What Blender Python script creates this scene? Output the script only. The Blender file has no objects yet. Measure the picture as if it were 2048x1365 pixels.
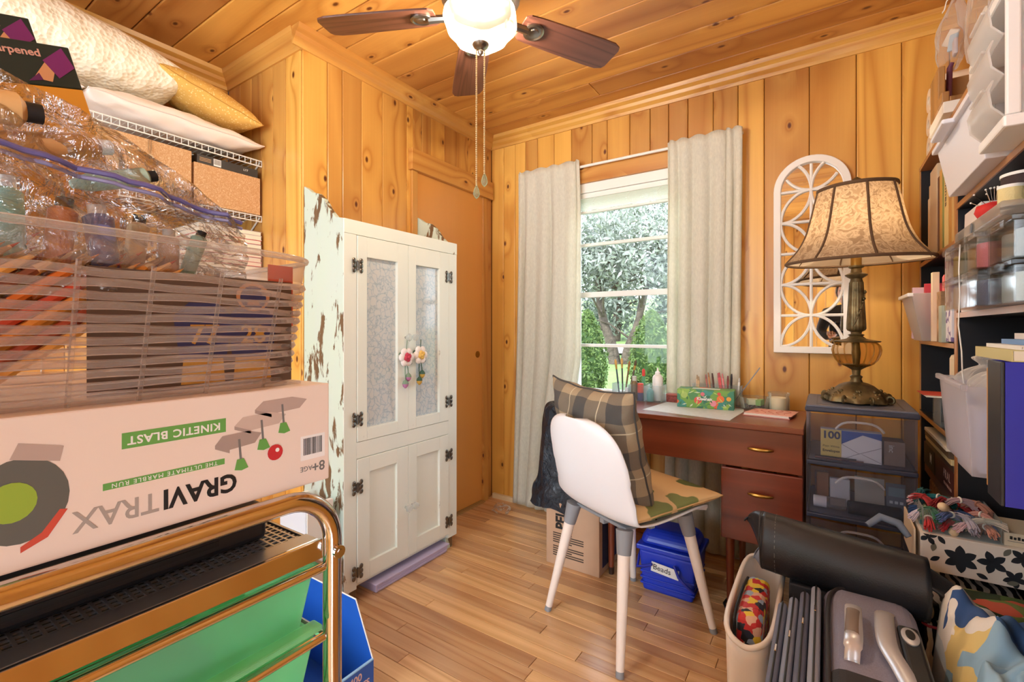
import bpy, bmesh, math, random
from mathutils import Vector, Matrix
random.seed(7)
sc = bpy.context.scene
COL = sc.collection
PI = math.pi

# ------------------------------------------------------------------ camera, world, lights, exposure
cam_d = bpy.data.cameras.new('camera'); cam = bpy.data.objects.new('camera', cam_d); COL.objects.link(cam)
cam.location = (0, 0, 1.13); cam.rotation_euler = (PI/2, 0, math.radians(33.8))
cam_d.sensor_width = 36.0; cam_d.lens = 16.436; cam_d.shift_y = -0.011; cam_d.clip_start = 0.02; cam_d.clip_end = 200
sc.camera = cam
sc.view_settings.view_transform = 'Standard'; sc.view_settings.look = 'None'
sc.view_settings.gamma = 1.0; sc.view_settings.use_curve_mapping = False
sc.view_settings.exposure = 0.70
sc.cycles.max_bounces = 8; sc.cycles.diffuse_bounces = 4; sc.cycles.transparent_max_bounces = 20; sc.cycles.adaptive_threshold = 0.03
sc.cycles.sample_clamp_indirect = 6.0

world = bpy.data.worlds.new('world'); sc.world = world; world.use_nodes = True
wn = world.node_tree.nodes['Background']
wn.inputs['Color'].default_value = (0.80, 0.90, 1.0, 1); wn.inputs['Strength'].default_value = 4.6

def light(name, kind, loc, energy, color=(1, 1, 1), rot=(0, 0, 0), **kw):
    d = bpy.data.lights.new(name, kind); o = bpy.data.objects.new(name, d); COL.objects.link(o)
    o.location = loc; o.rotation_euler = rot; d.energy = energy; d.color = color
    for k, v in kw.items(): setattr(d, k, v)
    return o
# sun on the garden, coming over the roof from behind the house
light('sun', 'SUN', (0, -5, 8), 2.0, (1, 0.95, 0.86), (math.radians(38), 0, math.radians(-25)), angle=0.01)
# portal at the window in view; fill lights added behind and right of camera
_p = light('window_portal', 'AREA', (-0.94, 2.70, 1.36), 1, (1, 1, 1), (math.radians(-90), 0, 0), shape='RECTANGLE', size=0.66, size_y=1.22); _p.data.cycles.is_portal = True
light('rear_fill_light', 'AREA', (-1.40, -1.42, 1.42), 22, (0.80, 0.91, 1.0), (math.radians(90), 0, 0), shape='RECTANGLE', size=1.6, size_y=1.6)  # added lamp at an invented window, fills the room from behind
light('right_fill_light', 'AREA', (0.80, -0.78, 1.05), 11, (0.82, 0.92, 1.0), (0, math.radians(90), 0), shape='RECTANGLE', size=1.9, size_y=0.8)  # added lamp at an invented doorway, lights the faces turned right

# ------------------------------------------------------------------ helpers
def lin(c):
    out = []
    for v in c[:3]:
        v = v/255.0
        out.append(v/12.92 if v <= 0.04045 else ((v+0.055)/1.055)**2.4)
    return (out[0], out[1], out[2], 1.0)

def tag(o, label=None, cat=None, group=None, kind=None):
    if label: o['label'] = label
    if cat: o['category'] = cat
    if group: o['group'] = group
    if kind: o['kind'] = kind
    return o

def thing(name, label, cat, loc=(0, 0, 0), rz=0.0, group=None, kind=None):
    o = bpy.data.objects.new(name, None); COL.objects.link(o)
    o.empty_display_size = 0.05
    o.location = loc; o.rotation_euler = (0, 0, rz)
    return tag(o, label, cat, group, kind)

def pmat(o):
    """rest matrix of a parent chain, from location / rotation only"""
    m = Matrix.LocRotScale(o.location, o.rotation_euler, o.scale)
    return pmat(o.parent) @ m if o.parent else m

class MB:
    def __init__(s): s.v = []; s.f = []; s.mi = []; s.cur = 0
    def add(s, vs, fs):
        b = len(s.v); s.v += [tuple(p) for p in vs]; s.f += [tuple(b+i for i in f) for f in fs]; s.mi += [s.cur]*len(fs)
        return s
    def m(s, i): s.cur = i; return s
    def box(s, x0, x1, y0, y1, z0, z1):
        v = [(x0, y0, z0), (x1, y0, z0), (x1, y1, z0), (x0, y1, z0), (x0, y0, z1), (x1, y0, z1), (x1, y1, z1), (x0, y1, z1)]
        return s.add(v, [(0, 3, 2, 1), (4, 5, 6, 7), (0, 1, 5, 4), (1, 2, 6, 5), (2, 3, 7, 6), (3, 0, 4, 7)])
    def obox(s, c, size, rz=0, rx=0, ry=0):
        M = Matrix.Translation(c) @ Matrix.Rotation(rz, 4, 'Z') @ Matrix.Rotation(ry, 4, 'Y') @ Matrix.Rotation(rx, 4, 'X')
        a, b, d = size[0]/2, size[1]/2, size[2]/2
        v = [M @ Vector(p) for p in [(-a, -b, -d), (a, -b, -d), (a, b, -d), (-a, b, -d), (-a, -b, d), (a, -b, d), (a, b, d), (-a, b, d)]]
        return s.add(v, [(0, 3, 2, 1), (4, 5, 6, 7), (0, 1, 5, 4), (1, 2, 6, 5), (2, 3, 7, 6), (3, 0, 4, 7)])
    def hexa(s, bot, top):
        """two quads (ccw from above)"""
        return s.add(list(bot)+list(top), [(0, 3, 2, 1), (4, 5, 6, 7), (0, 1, 5, 4), (1, 2, 6, 5), (2, 3, 7, 6), (3, 0, 4, 7)])
    def cyl(s, p0, p1, r0, r1=None, n=16, caps=True):
        r1 = r0 if r1 is None else r1
        p0 = Vector(p0); p1 = Vector(p1); d = (p1-p0).normalized()
        a = d.orthogonal().normalized(); b = d.cross(a)
        v = []
        for p, r in ((p0, r0), (p1, r1)):
            for i in range(n):
                t = 2*PI*i/n; v.append(p + a*math.cos(t)*r + b*math.sin(t)*r)
        f = [(i, (i+1) % n, n+(i+1) % n, n+i) for i in range(n)]
        if caps: f += [tuple(range(n-1, -1, -1)), tuple(range(n, 2*n))]
        return s.add(v, f)
    def tube(s, pts, r, n=8, closed=False, caps=True):
        pts = [Vector(p) for p in pts]; N = len(pts); v = []; f = []
        rr = r if isinstance(r, (list, tuple)) else [r]*N
        prev = None
        for i, p in enumerate(pts):
            if closed: d = pts[(i+1) % N]-pts[i-1]
            else: d = pts[min(i+1, N-1)]-pts[max(i-1, 0)]
            d = d.normalized() if d.length > 1e-9 else Vector((0, 0, 1))
            a = d.orthogonal().normalized() if prev is None else (prev - d*prev.dot(d))
            a = a.normalized() if a.length > 1e-6 else d.orthogonal().normalized()
            prev = a; b = d.cross(a)
            for k in range(n):
                t = 2*PI*k/n; v.append(p + (a*math.cos(t)+b*math.sin(t))*rr[i])
        for i in range(N if closed else N-1):
            j = (i+1) % N
            for k in range(n): f.append((i*n+k, i*n+(k+1) % n, j*n+(k+1) % n, j*n+k))
        if caps and not closed: f += [tuple(range(n-1, -1, -1)), tuple(range((N-1)*n, N*n))]
        return s.add(v, f)
    def lathe(s, prof, n=32, c=(0, 0, 0), fn=None, capb=True, capt=True):
        """prof: (r, z) bottom to top; fn(theta, z) radius factor"""
        v = []; f = []
        for r, z in prof:
            for i in range(n):
                t = 2*PI*i/n; q = r*(fn(t, z) if fn else 1)
                v.append((c[0]+q*math.cos(t), c[1]+q*math.sin(t), c[2]+z))
        for j in range(len(prof)-1):
            for i in range(n): f.append((j*n+i, j*n+(i+1) % n, (j+1)*n+(i+1) % n, (j+1)*n+i))
        if capb: f.append(tuple(range(n-1, -1, -1)))
        if capt: f.append(tuple(range((len(prof)-1)*n, len(prof)*n)))
        return s.add(v, f)
    def sphere(s, c, r, n=16, m=10):
        rx, ry, rz = r if isinstance(r, (list, tuple)) else (r, r, r)
        v = [(c[0], c[1], c[2]-rz)]; f = []
        for j in range(1, m):
            ph = -PI/2+PI*j/m
            for i in range(n):
                t = 2*PI*i/n; v.append((c[0]+rx*math.cos(ph)*math.cos(t), c[1]+ry*math.cos(ph)*math.sin(t), c[2]+rz*math.sin(ph)))
        v.append((c[0], c[1], c[2]+rz)); L = len(v)-1
        for i in range(n):
            f.append((0, 1+(i+1) % n, 1+i)); f.append((L, L-n+i, L-n+(i+1) % n))
        for j in range(m-2):
            for i in range(n): f.append((1+j*n+i, 1+j*n+(i+1) % n, 1+(j+1)*n+(i+1) % n, 1+(j+1)*n+i))
        return s.add(v, f)
    def grid(s, fn, nu, nv, cu=False):
        """fn(u, v) with u, v in 0..1"""
        v = []; f = []; W = nu if cu else nu+1
        for j in range(nv+1):
            for i in range(W): v.append(fn(i/nu, j/nv))
        for j in range(nv):
            for i in range(nu): f.append((j*W+i, j*W+(i+1) % W, (j+1)*W+(i+1) % W, (j+1)*W+i))
        return s.add(v, f)
    def prism(s, poly, plane, a0, a1):
        """poly in 2D, extruded. plane 'xy' along z, 'xz' along y, 'yz' along x"""
        def P(p, a): return {'xy': (p[0], p[1], a), 'xz': (p[0], a, p[1]), 'yz': (a, p[0], p[1])}[plane]
        n = len(poly); v = [P(p, a0) for p in poly]+[P(p, a1) for p in poly]
        return s.add(v, [tuple(range(n-1, -1, -1)), tuple(range(n, 2*n))]+[(i, (i+1) % n, n+(i+1) % n, n+i) for i in range(n)])
    def quad(s, a, b, c, d): return s.add([a, b, c, d], [(0, 1, 2, 3)])
    def xform(s, M):
        s.v = [tuple(M @ Vector(p)) for p in s.v]; return s
    def build(s, name, mat, parent=None, smooth=None, bevel=0.0, seg=2, label=None, cat=None, group=None, kind=None, sub=0, solid=0.0, local=False, base=False):
        """coordinates are world coordinates unless local (then the parent's own frame)"""
        me = bpy.data.meshes.new(name)
        xs = [p[0] for p in s.v]; ys = [p[1] for p in s.v]; zs = [p[2] for p in s.v]
        top = parent is None
        c = Vector(((min(xs)+max(xs))/2, (min(ys)+max(ys))/2, min(zs) if top else (min(zs)+max(zs))/2))
        me.from_pydata([(p[0]-c.x, p[1]-c.y, p[2]-c.z) for p in s.v], [], s.f)
        mats = mat if isinstance(mat, (list, tuple)) else [mat]
        for m in mats: me.materials.append(m)
        if len(mats) > 1: me.polygons.foreach_set('material_index', s.mi)
        bm = bmesh.new(); bm.from_mesh(me); bmesh.ops.recalc_face_normals(bm, faces=bm.faces); bm.to_mesh(me); bm.free()
        if smooth:
            me.shade_smooth(); me.set_sharp_from_angle(angle=math.radians(smooth if smooth is not True else 40))
        o = bpy.data.objects.new(name, me); COL.objects.link(o)
        if parent is not None:
            o.parent = parent
            if local: o.location = c
            else:
                inv = pmat(parent).inverted(); M = inv @ Matrix.Translation(c)
                o.location = M.to_translation(); o.rotation_euler = M.to_euler()
        else: o.location = c
        if solid: md = o.modifiers.new('solid', 'SOLIDIFY'); md.thickness = solid; md.offset = 0
        if sub: md = o.modifiers.new('sub', 'SUBSURF'); md.levels = sub; md.render_levels = sub
        if bevel: md = o.modifiers.new('bevel', 'BEVEL'); md.width = bevel; md.segments = seg; md.limit_method = 'ANGLE'; md.angle_limit = math.radians(40)
        return tag(o, label, cat, group, kind)

def piece(name, src, loc, parent=None, rot=(0, 0, 0), scale=(1, 1, 1), mat=None):
    """another object on the same mesh; loc in the parent's frame"""
    o = bpy.data.objects.new(name, src.data); COL.objects.link(o)
    for md in src.modifiers:
        n = o.modifiers.new(md.name, md.type)
        if md.type == 'BEVEL': n.width = md.width; n.segments = md.segments; n.limit_method = md.limit_method; n.angle_limit = md.angle_limit
    o.parent = parent; o.location = loc; o.rotation_euler = rot; o.scale = scale
    return o

def copy_tree(o, parent=None):
    c = o.copy(); COL.objects.link(c); c.parent = parent
    for ch in list(o.children): copy_tree(ch, c)
    return c

def text(name, body, size, M, mat, parent, depth=0.00012, align='CENTER', sx=1.0, bold=0.0, spacing=1.0):
    """flat print: M places the text (x right, y up, z out of the surface)"""
    cu = bpy.data.curves.new(name, 'FONT'); cu.body = body; cu.size = size; cu.align_x = align; cu.align_y = 'CENTER'
    cu.extrude = depth; cu.offset = bold; cu.space_character = spacing; cu.resolution_u = 3
    t = bpy.data.objects.new('tmp_text', cu); COL.objects.link(t)
    bpy.context.view_layer.update()
    me = bpy.data.meshes.new_from_object(t.evaluated_get(bpy.context.evaluated_depsgraph_get()))
    bpy.data.objects.remove(t); bpy.data.curves.remove(cu)
    me.name = name; me.materials.clear(); me.materials.append(mat)
    S = Matrix.Diagonal((sx, 1, 1, 1))
    o = bpy.data.objects.new(name, me); COL.objects.link(o); o.parent = parent
    me.transform(S)
    L = pmat(parent).inverted() @ M if parent else M
    o.location = L.to_translation(); o.rotation_euler = L.to_euler()
    return o

def face_M(origin, right, up):
    r = Vector(right).normalized(); u = Vector(up).normalized(); n = r.cross(u)
    M = Matrix(((r.x, u.x, n.x, origin[0]), (r.y, u.y, n.y, origin[1]), (r.z, u.z, n.z, origin[2]), (0, 0, 0, 1)))
    return M

# ------------------------------------------------------------------ materials
def newmat(name):
    m = bpy.data.materials.new(name); m.use_nodes = True
    nt = m.node_tree; return m, nt, nt.nodes['Principled BSDF'], nt.nodes['Material Output']
def nd(nt, t, **k):
    n = nt.nodes.new(t)
    for a, b in k.items():
        if a.startswith('_'): setattr(n, a[1:], b)
        else: n.inputs[a.replace('__', ' ')].default_value = b
    return n
def ramp(nt, stops, interp='LINEAR'):
    n = nt.nodes.new('ShaderNodeValToRGB'); e = n.color_ramp.elements; n.color_ramp.interpolation = interp
    while len(e) < len(stops): e.new(0.5)
    for i, (p, c) in enumerate(stops): e[i].position = p; e[i].color = c if len(c) == 4 else (c[0], c[1], c[2], 1)
    return n
def mix(nt, fac, a, b, mode='MIX'):
    n = nt.nodes.new('ShaderNodeMix'); n.data_type = 'RGBA'; n.blend_type = mode
    for sk, v in ((n.inputs[0], fac), (n.inputs[6], a), (n.inputs[7], b)):
        if hasattr(v, 'is_linked'): nt.links.new(v, sk)
        else: sk.default_value = v
    return n.outputs[2]
def mth(nt, op, a, b=None, c=None):
    n = nt.nodes.new('ShaderNodeMath'); n.operation = op
    for i, v in enumerate((a, b, c)):
        if v is None: continue
        if hasattr(v, 'is_linked'): nt.links.new(v, n.inputs[i])
        else: n.inputs[i].default_value = v
    return n.outputs[0]
def coords(nt, scale=(1, 1, 1), kind='Object', rnd=True, rot=(0, 0, 0)):
    tc = nt.nodes.new('ShaderNodeTexCoord'); src = tc.outputs[kind]
    if rnd:
        oi = nt.nodes.new('ShaderNodeObjectInfo'); va = nt.nodes.new('ShaderNodeVectorMath'); va.operation = 'ADD'
        mu = mth(nt, 'MULTIPLY', oi.outputs['Random'], 37.0)
        cb = nt.nodes.new('ShaderNodeCombineXYZ'); nt.links.new(mu, cb.inputs[0]); nt.links.new(mu, cb.inputs[1]); nt.links.new(mu, cb.inputs[2])
        nt.links.new(src, va.inputs[0]); nt.links.new(cb.outputs[0], va.inputs[1]); src = va.outputs[0]
    mp = nt.nodes.new('ShaderNodeMapping'); mp.inputs['Scale'].default_value = scale; mp.inputs['Rotation'].default_value = rot
    nt.links.new(src, mp.inputs['Vector']); return mp.outputs[0]
def noise(nt, vec, scale, detail=2.0, rough=0.5, dist=0.0, out='Fac'):
    n = nd(nt, 'ShaderNodeTexNoise', Scale=scale, Detail=detail, Roughness=rough, Distortion=dist)
    nt.links.new(vec, n.inputs['Vector']); return n.outputs[out]
def bumpn(nt, b, h, strength=0.3, dist=0.002):
    n = nd(nt, 'ShaderNodeBump', Strength=strength, Distance=dist); nt.links.new(h, n.inputs['Height']); nt.links.new(n.outputs[0], b.inputs['Normal']); return n

def plain(name, col, rough=0.5, metal=0.0, bump=None, var=None, coat=0.0, spec=0.5, scale=(1, 1, 1), emit=None):
    m, nt, b, out = newmat(name); c = lin(col)
    b.inputs['Base Color'].default_value = c; b.inputs['Roughness'].default_value = rough; b.inputs['Metallic'].default_value = metal
    b.inputs['Specular IOR Level'].default_value = spec; b.inputs['Coat Weight'].default_value = coat
    if var or bump: vec = coords(nt, scale)
    if var:
        n = noise(nt, vec, var[0], 3); r = ramp(nt, [(0.3, tuple(x*(1-var[1]) for x in c[:3])), (0.7, tuple(min(1, x*(1+var[1])) for x in c[:3]))])
        nt.links.new(n, r.inputs[0]); nt.links.new(r.outputs[0], b.inputs['Base Color'])
    if bump: bumpn(nt, b, noise(nt, vec, bump[0], 3), bump[1], bump[2] if len(bump) > 2 else 0.002)
    if emit:
        b.inputs['Emission Color'].default_value = lin(emit[0]); b.inputs['Emission Strength'].default_value = emit[1]
    return m

def clear(name, col, op=0.25, rough=0.12, ribs=None):
    """thin clear or milky plastic / glass: part of the light goes straight through"""
    m, nt, b, out = newmat(name)
    b.inputs['Base Color'].default_value = lin(col); b.inputs['Roughness'].default_value = rough
    tr = nd(nt, 'ShaderNodeBsdfTransparent'); tr.inputs[0].default_value = tuple(0.5+0.5*x for x in lin(col)[:3])+(1,)
    fr = nd(nt, 'ShaderNodeFresnel', IOR=1.3); f = mth(nt, 'ADD', mth(nt, 'MULTIPLY', fr.outputs[0], 0.6), op*0.6); f = mth(nt, 'MINIMUM', f, 1.0)
    tl_ = nd(nt, 'ShaderNodeBsdfTranslucent'); tl_.inputs[0].default_value = lin(col); bt = nt.nodes.new('ShaderNodeMixShader'); bt.inputs[0].default_value = 0.45 if op > 0.08 else 0.0
    gls = nd(nt, 'ShaderNodeBsdfGlossy', Roughness=rough); nt.links.new(b.outputs[0] if op > 0.06 else gls.outputs[0], bt.inputs[1]); nt.links.new(tl_.outputs[0], bt.inputs[2])
    mx = nt.nodes.new('ShaderNodeMixShader'); nt.links.new(f, mx.inputs[0]); nt.links.new(tr.outputs[0], mx.inputs[1]); nt.links.new(bt.outputs[0], mx.inputs[2])
    nt.links.new(mx.outputs[0], out.inputs[0]); return m

def wood(name, dark, light, axis='z', ring=16.0, knots=True, rough=0.38, coat=0.25, vary=0.22, cross=1.0, grain=0.25):
    m, nt, b, out = newmat(name)
    k = {'x': (0.055, 1, 1), 'y': (1, 0.055, 1), 'z': (1, 1, 0.055)}[axis]
    vec = coords(nt, tuple(q*cross for q in k))
    n1 = noise(nt, vec, 2.6, 2, 0.5, 0.6)
    v = mth(nt, 'MULTIPLY', n1, ring)
    kk = {'x': (0.42, 1, 1), 'y': (1, 0.42, 1), 'z': (1, 1, 0.42)}[axis]
    if knots:
        kv = coords(nt, (1, 1, 1)); sk = nt.nodes.new('ShaderNodeSeparateXYZ'); nt.links.new(kv, sk.inputs[0])
        al_, o1, o2 = {'x': (0, 1, 2), 'y': (1, 0, 2), 'z': (2, 0, 1)}[axis]
        cbk = nt.nodes.new('ShaderNodeCombineXYZ'); nt.links.new(mth(nt, 'ADD', sk.outputs[o1], sk.outputs[o2]), cbk.inputs[0]); nt.links.new(mth(nt, 'MULTIPLY', sk.outputs[al_], 0.55), cbk.inputs[1])
        vo = nd(nt, 'ShaderNodeTexVoronoi', Scale=6.0, _voronoi_dimensions='2D'); nt.links.new(cbk.outputs[0], vo.inputs['Vector'])
        sx = nt.nodes.new('ShaderNodeSeparateColor'); nt.links.new(vo.outputs['Color'], sx.inputs[0])
        on = mth(nt, 'GREATER_THAN', sx.outputs[0], 0.45)
        near = mth(nt, 'MULTIPLY', mth(nt, 'POWER', mth(nt, 'SUBTRACT', 1.0, mth(nt, 'MINIMUM', vo.outputs['Distance'], 1.0)), 6.0), on)
        v = mth(nt, 'ADD', v, mth(nt, 'MULTIPLY', near, 3.0))
        kr = ramp(nt, [(0.030, (1, 1, 1)), (0.062, (0, 0, 0))]); nt.links.new(vo.outputs['Distance'], kr.inputs[0])
        kf = mth(nt, 'MULTIPLY', kr.outputs[0], on)
    w = mth(nt, 'PINGPONG', v, 1.0)
    r = ramp(nt, [(0.0, lin(light)), (0.6, tuple(0.65*a+0.35*c for a, c in zip(lin(light), lin(dark)))), (1.0, lin(dark))]); nt.links.new(w, r.inputs[0])
    fine = noise(nt, coords(nt, tuple(q*(1 if q == 1 else 0.3) for q in k)), 130, 2)
    col = mix(nt, grain, r.outputs[0], mix(nt, fine, lin(dark), lin(light)))
    oi = nt.nodes.new('ShaderNodeObjectInfo')
    hs = nt.nodes.new('ShaderNodeHueSaturation'); nt.links.new(col, hs.inputs['Color'])
    nt.links.new(mth(nt, 'MULTIPLY_ADD', oi.outputs['Random'], vary*2, 1-vary), hs.inputs['Value'])
    nt.links.new(mth(nt, 'MULTIPLY_ADD', oi.outputs['Random'], 0.012, 0.494), hs.inputs['Hue'])
    col = hs.outputs[0]
    if knots: col = mix(nt, kf, col, lin((92, 40, 14)))
    nt.links.new(col, b.inputs['Base Color']); b.inputs['Roughness'].default_value = rough
    b.inputs['Coat Weight'].default_value = coat; b.inputs['Coat Roughness'].default_value = 0.25
    bumpn(nt, b, fine, 0.08, 0.001)
    return m

def chipped(name, paint, paint2, under, amount=0.40, rough=0.55):
    m, nt, b, out = newmat(name)
    vec = coords(nt, (1, 1, 0.32), rnd=False)
    n = noise(nt, vec, 17, 6, 0.62, 0.4); big = noise(nt, coords(nt, (1, 1, 0.6), rnd=False), 3.2, 2)
    f = mth(nt, 'ADD', mth(nt, 'MULTIPLY', n, 0.7), mth(nt, 'MULTIPLY', big, 0.3))
    ch = ramp(nt, [(amount-0.012, (1, 1, 1)), (amount+0.012, (0, 0, 0))]); nt.links.new(f, ch.inputs[0])
    pv = noise(nt, coords(nt, (1, 1, 0.3), rnd=False), 5, 3)
    un = mix(nt, noise(nt, coords(nt, (1, 1, 0.06), rnd=False), 60, 3), lin(under), tuple(q*0.45 for q in lin(under)[:3])+(1,))
    col = mix(nt, ch.outputs[0], mix(nt, pv, lin(paint), lin(paint2)), un)
    nt.links.new(col, b.inputs['Base Color']); b.inputs['Roughness'].default_value = rough
    bumpn(nt, b, mth(nt, 'SUBTRACT', 1.0, ch.outputs[0]), 0.4, 0.0015)
    return m

def cells(name, cols, scale=20, rough=0.6, bg=None, thresh=0.35, stretch=(1, 1, 1)):
    """print of irregular coloured blobs"""
    m, nt, b, out = newmat(name)
    vec = coords(nt, stretch, rnd=False)
    dv = nt.nodes.new('ShaderNodeVectorMath'); dv.operation = 'ADD'
    nn = nd(nt, 'ShaderNodeTexNoise', Scale=scale*1.2); nt.links.new(vec, nn.inputs['Vector'])
    sc_ = nt.nodes.new('ShaderNodeVectorMath'); sc_.operation = 'SCALE'; sc_.inputs['Scale'].default_value = 0.7/scale
    nt.links.new(nn.outputs['Color'], sc_.inputs[0]); nt.links.new(vec, dv.inputs[0]); nt.links.new(sc_.outputs[0], dv.inputs[1])
    vo = nd(nt, 'ShaderNodeTexVoronoi', Scale=scale); nt.links.new(dv.outputs[0], vo.inputs['Vector'])
    sp = nt.nodes.new('ShaderNodeSeparateColor'); nt.links.new(vo.outputs['Color'], sp.inputs[0])
    r = ramp(nt, [(i/len(cols), lin(c)) for i, c in enumerate(cols)], 'CONSTANT'); nt.links.new(sp.outputs[0], r.inputs[0])
    col = r.outputs[0]
    if bg is not None:
        k = ramp(nt, [(thresh-0.02, (0, 0, 0)), (thresh+0.02, (1, 1, 1))]); nt.links.new(vo.outputs['Distance'], k.inputs[0])
        col = mix(nt, k.outputs[0], col, lin(bg))
    nt.links.new(col, b.inputs['Base Color']); b.inputs['Roughness'].default_value = rough
    return m
# ------------------------------------------------------------------ shared materials
PINE_D, PINE_L = (184, 120, 48), (218, 164, 82)
M_pine = wood('pine_vertical', PINE_D, PINE_L, 'z')
M_pineh = wood('pine_horizontal', PINE_D, PINE_L, 'x', vary=0.1)
M_piney = wood('pine_along_wall', PINE_D, PINE_L, 'y', vary=0.1)
M_ceil = wood('pine_ceiling', (176, 112, 46), (212, 154, 78), 'x')
M_oak = wood('oak_floor', (190, 138, 88), (230, 188, 138), 'x', ring=26, knots=False, rough=0.28, coat=0.45, vary=0.24, cross=1.6, grain=0.4)
M_groove = plain('groove_dark_wood', (96, 50, 18), 0.7)  # dark brown backing seen in the joints between boards
M_birch = wood('birch_door', (204, 138, 60), (216, 152, 74), 'z', ring=4, knots=False, vary=0.02)
M_white = plain('white_paint', (236, 234, 228), 0.45)
M_whiteplastic = plain('white_plastic', (238, 238, 238), 0.35)
M_glass = clear('window_glass', (248, 252, 252), 0.0, 0.02)
M_black = plain('black_plastic', (22, 23, 27), 0.42)
M_chrome = plain('chrome', (225, 225, 228), 0.08, 1.0)
M_steel = plain('brushed_nickel', (150, 146, 140), 0.28, 1.0)

XC, YW, ZC, YA, XA, XR, YB = -1.88, 2.56, 2.42, 1.178, -2.53, 0.68, -1.3

# ------------------------------------------------------------------ floor
floor = MB().box(XA-0.1, XR+0.1, YB-0.1, YW+0.1, -0.12, -0.012).box(XA-0.1, XR+0.1, YB-0.1, 0.30, -0.012, 0).build('floor', M_oak, kind='structure', label='honey oak strip floor of narrow planks')
rnd = random.Random(3)
y = 0.301
while y < YW-0.002:
    w = min(0.0572, YW-y); x = XA-rnd.random()*0.6
    while x < XR:
        L = rnd.uniform(0.38, 1.05); a = max(x, XA); b2 = min(x+L, XR)
        if b2-a > 0.05 and not (b2 < XC-0.1 and y > YA+0.05):
            MB().box(a+0.0008, b2-0.0008, y+0.0008, y+w-0.0008, -0.012, 0.0).build('plank', M_oak, floor, bevel=0.0011, seg=1)
        x += L
    y += w

# ------------------------------------------------------------------ ceiling of long boards
ceil = MB().box(XA-0.1, XR+0.1, YB-0.1, YW+0.15, ZC+0.012, ZC+0.12).build('ceiling', M_groove, kind='structure', label='knotty pine board ceiling')
y = YW; k = 0
while y > YB:
    y0 = max(YB, y-0.15); cut = [XA, XR]
    if k % 3 == 1: cut = [XA, rnd.uniform(-1.5, 0.0), XR]
    for a, b2 in zip(cut, cut[1:]):
        MB().box(a+0.001, b2-0.001, y0+0.0015, y-0.0015, ZC, ZC+0.014).build('ceiling_board', M_ceil, ceil, bevel=0.005, seg=2)
    y -= 0.15; k += 1

# ------------------------------------------------------------------ walls with vertical boards
def splits(a, b, fixed=None, lo=0.08, hi=0.16):
    if fixed: return [a]+[q for q in fixed if a < q < b]+[b]
    out = [a]
    while out[-1] < b-hi: out.append(out[-1]+rnd.uniform(lo, hi))
    if b-out[-1] < 0.04: out[-1] = b
    else: out.append(b)
    return out
WX0, WX1, WZ0, WZ1 = -1.28, -0.60, 0.735, 2.0
wall_window = MB().box(XC-0.1, WX0, YW+0.012, YW+0.14, 0, ZC).box(WX1, XR+0.1, YW+0.012, YW+0.14, 0, ZC)\
    .box(WX0, WX1, YW+0.012, YW+0.14, 0, WZ0).box(WX0, WX1, YW+0.012, YW+0.14, WZ1, ZC).build('wall_window', M_groove, kind='structure', label='knotty pine wall holding the window')
sp = [-1.78, -1.69, -1.61, -1.52, -1.40, -1.28, -1.145, -1.05, -0.915, -0.80, -0.70, -0.60, -0.475, -0.36, -0.245, -0.06, 0.115, 0.27, 0.42, 0.56]
bd = splits(XC, XR, sp)
for a, b2 in zip(bd, bd[1:]):
    spans = [(0, ZC)] if b2 <= WX0+1e-6 or a >= WX1-1e-6 else [(0, WZ0), (WZ1, ZC)]
    for z0, z1 in spans:
        MB().box(a+0.001, b2-0.001, YW, YW+0.013, z0, z1).build('wall_board', M_pine, wall_window, bevel=0.004)
# closet wall (facing the cabinet), with the sliding door opening
wall_closet = MB().box(XC-0.11, XC-0.012, YA+0.012, YW+0.012, 0, ZC).build('wall_closet', M_groove, kind='structure', label='knotty pine closet wall behind the cabinet')
bd = splits(YA, YW, [1.30, 1.379, 1.488, 1.618, 1.786, 1.835, 1.90, 1.973, 2.09, 2.20, 2.31, 2.42, 2.478])
for a, b2 in zip(bd, bd[1:]):
    z0 = 2.06 if a > 1.83 and b2 < 2.48 else 0
    MB().box(XC-0.013, XC, a+0.001, b2-0.001, z0, ZC).build('wall_board', M_pine, wall_closet, bevel=0.004)
wall_alcove = MB().box(XA-0.1, XC-0.011, YA+0.012, YA+0.1, 0, ZC).build('wall_alcove', M_groove, kind='structure', label='short pine wall at the end of the alcove')
bd = splits(XA, XC-0.0135, None, 0.09, 0.13)
for a, b2 in zip(bd, bd[1:]):
    MB().box(a+0.001, b2-0.001, YA-0.001, YA+0.013, 0, ZC).build('wall_board', M_pine, wall_alcove, bevel=0.004)
wall_left = MB().box(XA-0.1, XA-0.012, YB, YA, 0, ZC).build('wall_left', M_groove, kind='structure', label='pine wall behind the wire shelves')
bd = splits(YB, YA)
for a, b2 in zip(bd, bd[1:]):
    MB().box(XA-0.013, XA, a+0.001, b2-0.001, 0, ZC).build('wall_board', M_pine, wall_left, bevel=0.004)
wall_right = MB().box(XR, XR+0.1, -0.36, YW+0.012, 0, ZC).box(XR, XR+0.1, YB, -1.20, 0, ZC).box(XR, XR+0.1, -1.20, -0.36, 2.05, ZC).build('wall_right', M_pine, kind='structure', label='pine wall behind the bookshelf')  # doorway gap behind the camera is added to let light in
RX0, RX1, RZ0, RZ1 = -2.2, -0.6, 0.6, 2.25
wall_back = MB().box(XA-0.1, RX0, YB-0.1, YB-0.012, 0, ZC).box(RX1, XR+0.1, YB-0.1, YB-0.012, 0, ZC).box(RX0, RX1, YB-0.1, YB-0.012, 0, RZ0).box(RX0, RX1, YB-0.1, YB-0.012, RZ1, ZC)\
    .build('wall_back', M_groove, kind='structure', label='pine wall opposite the window')
bd = splits(XA, XR, None)
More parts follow.
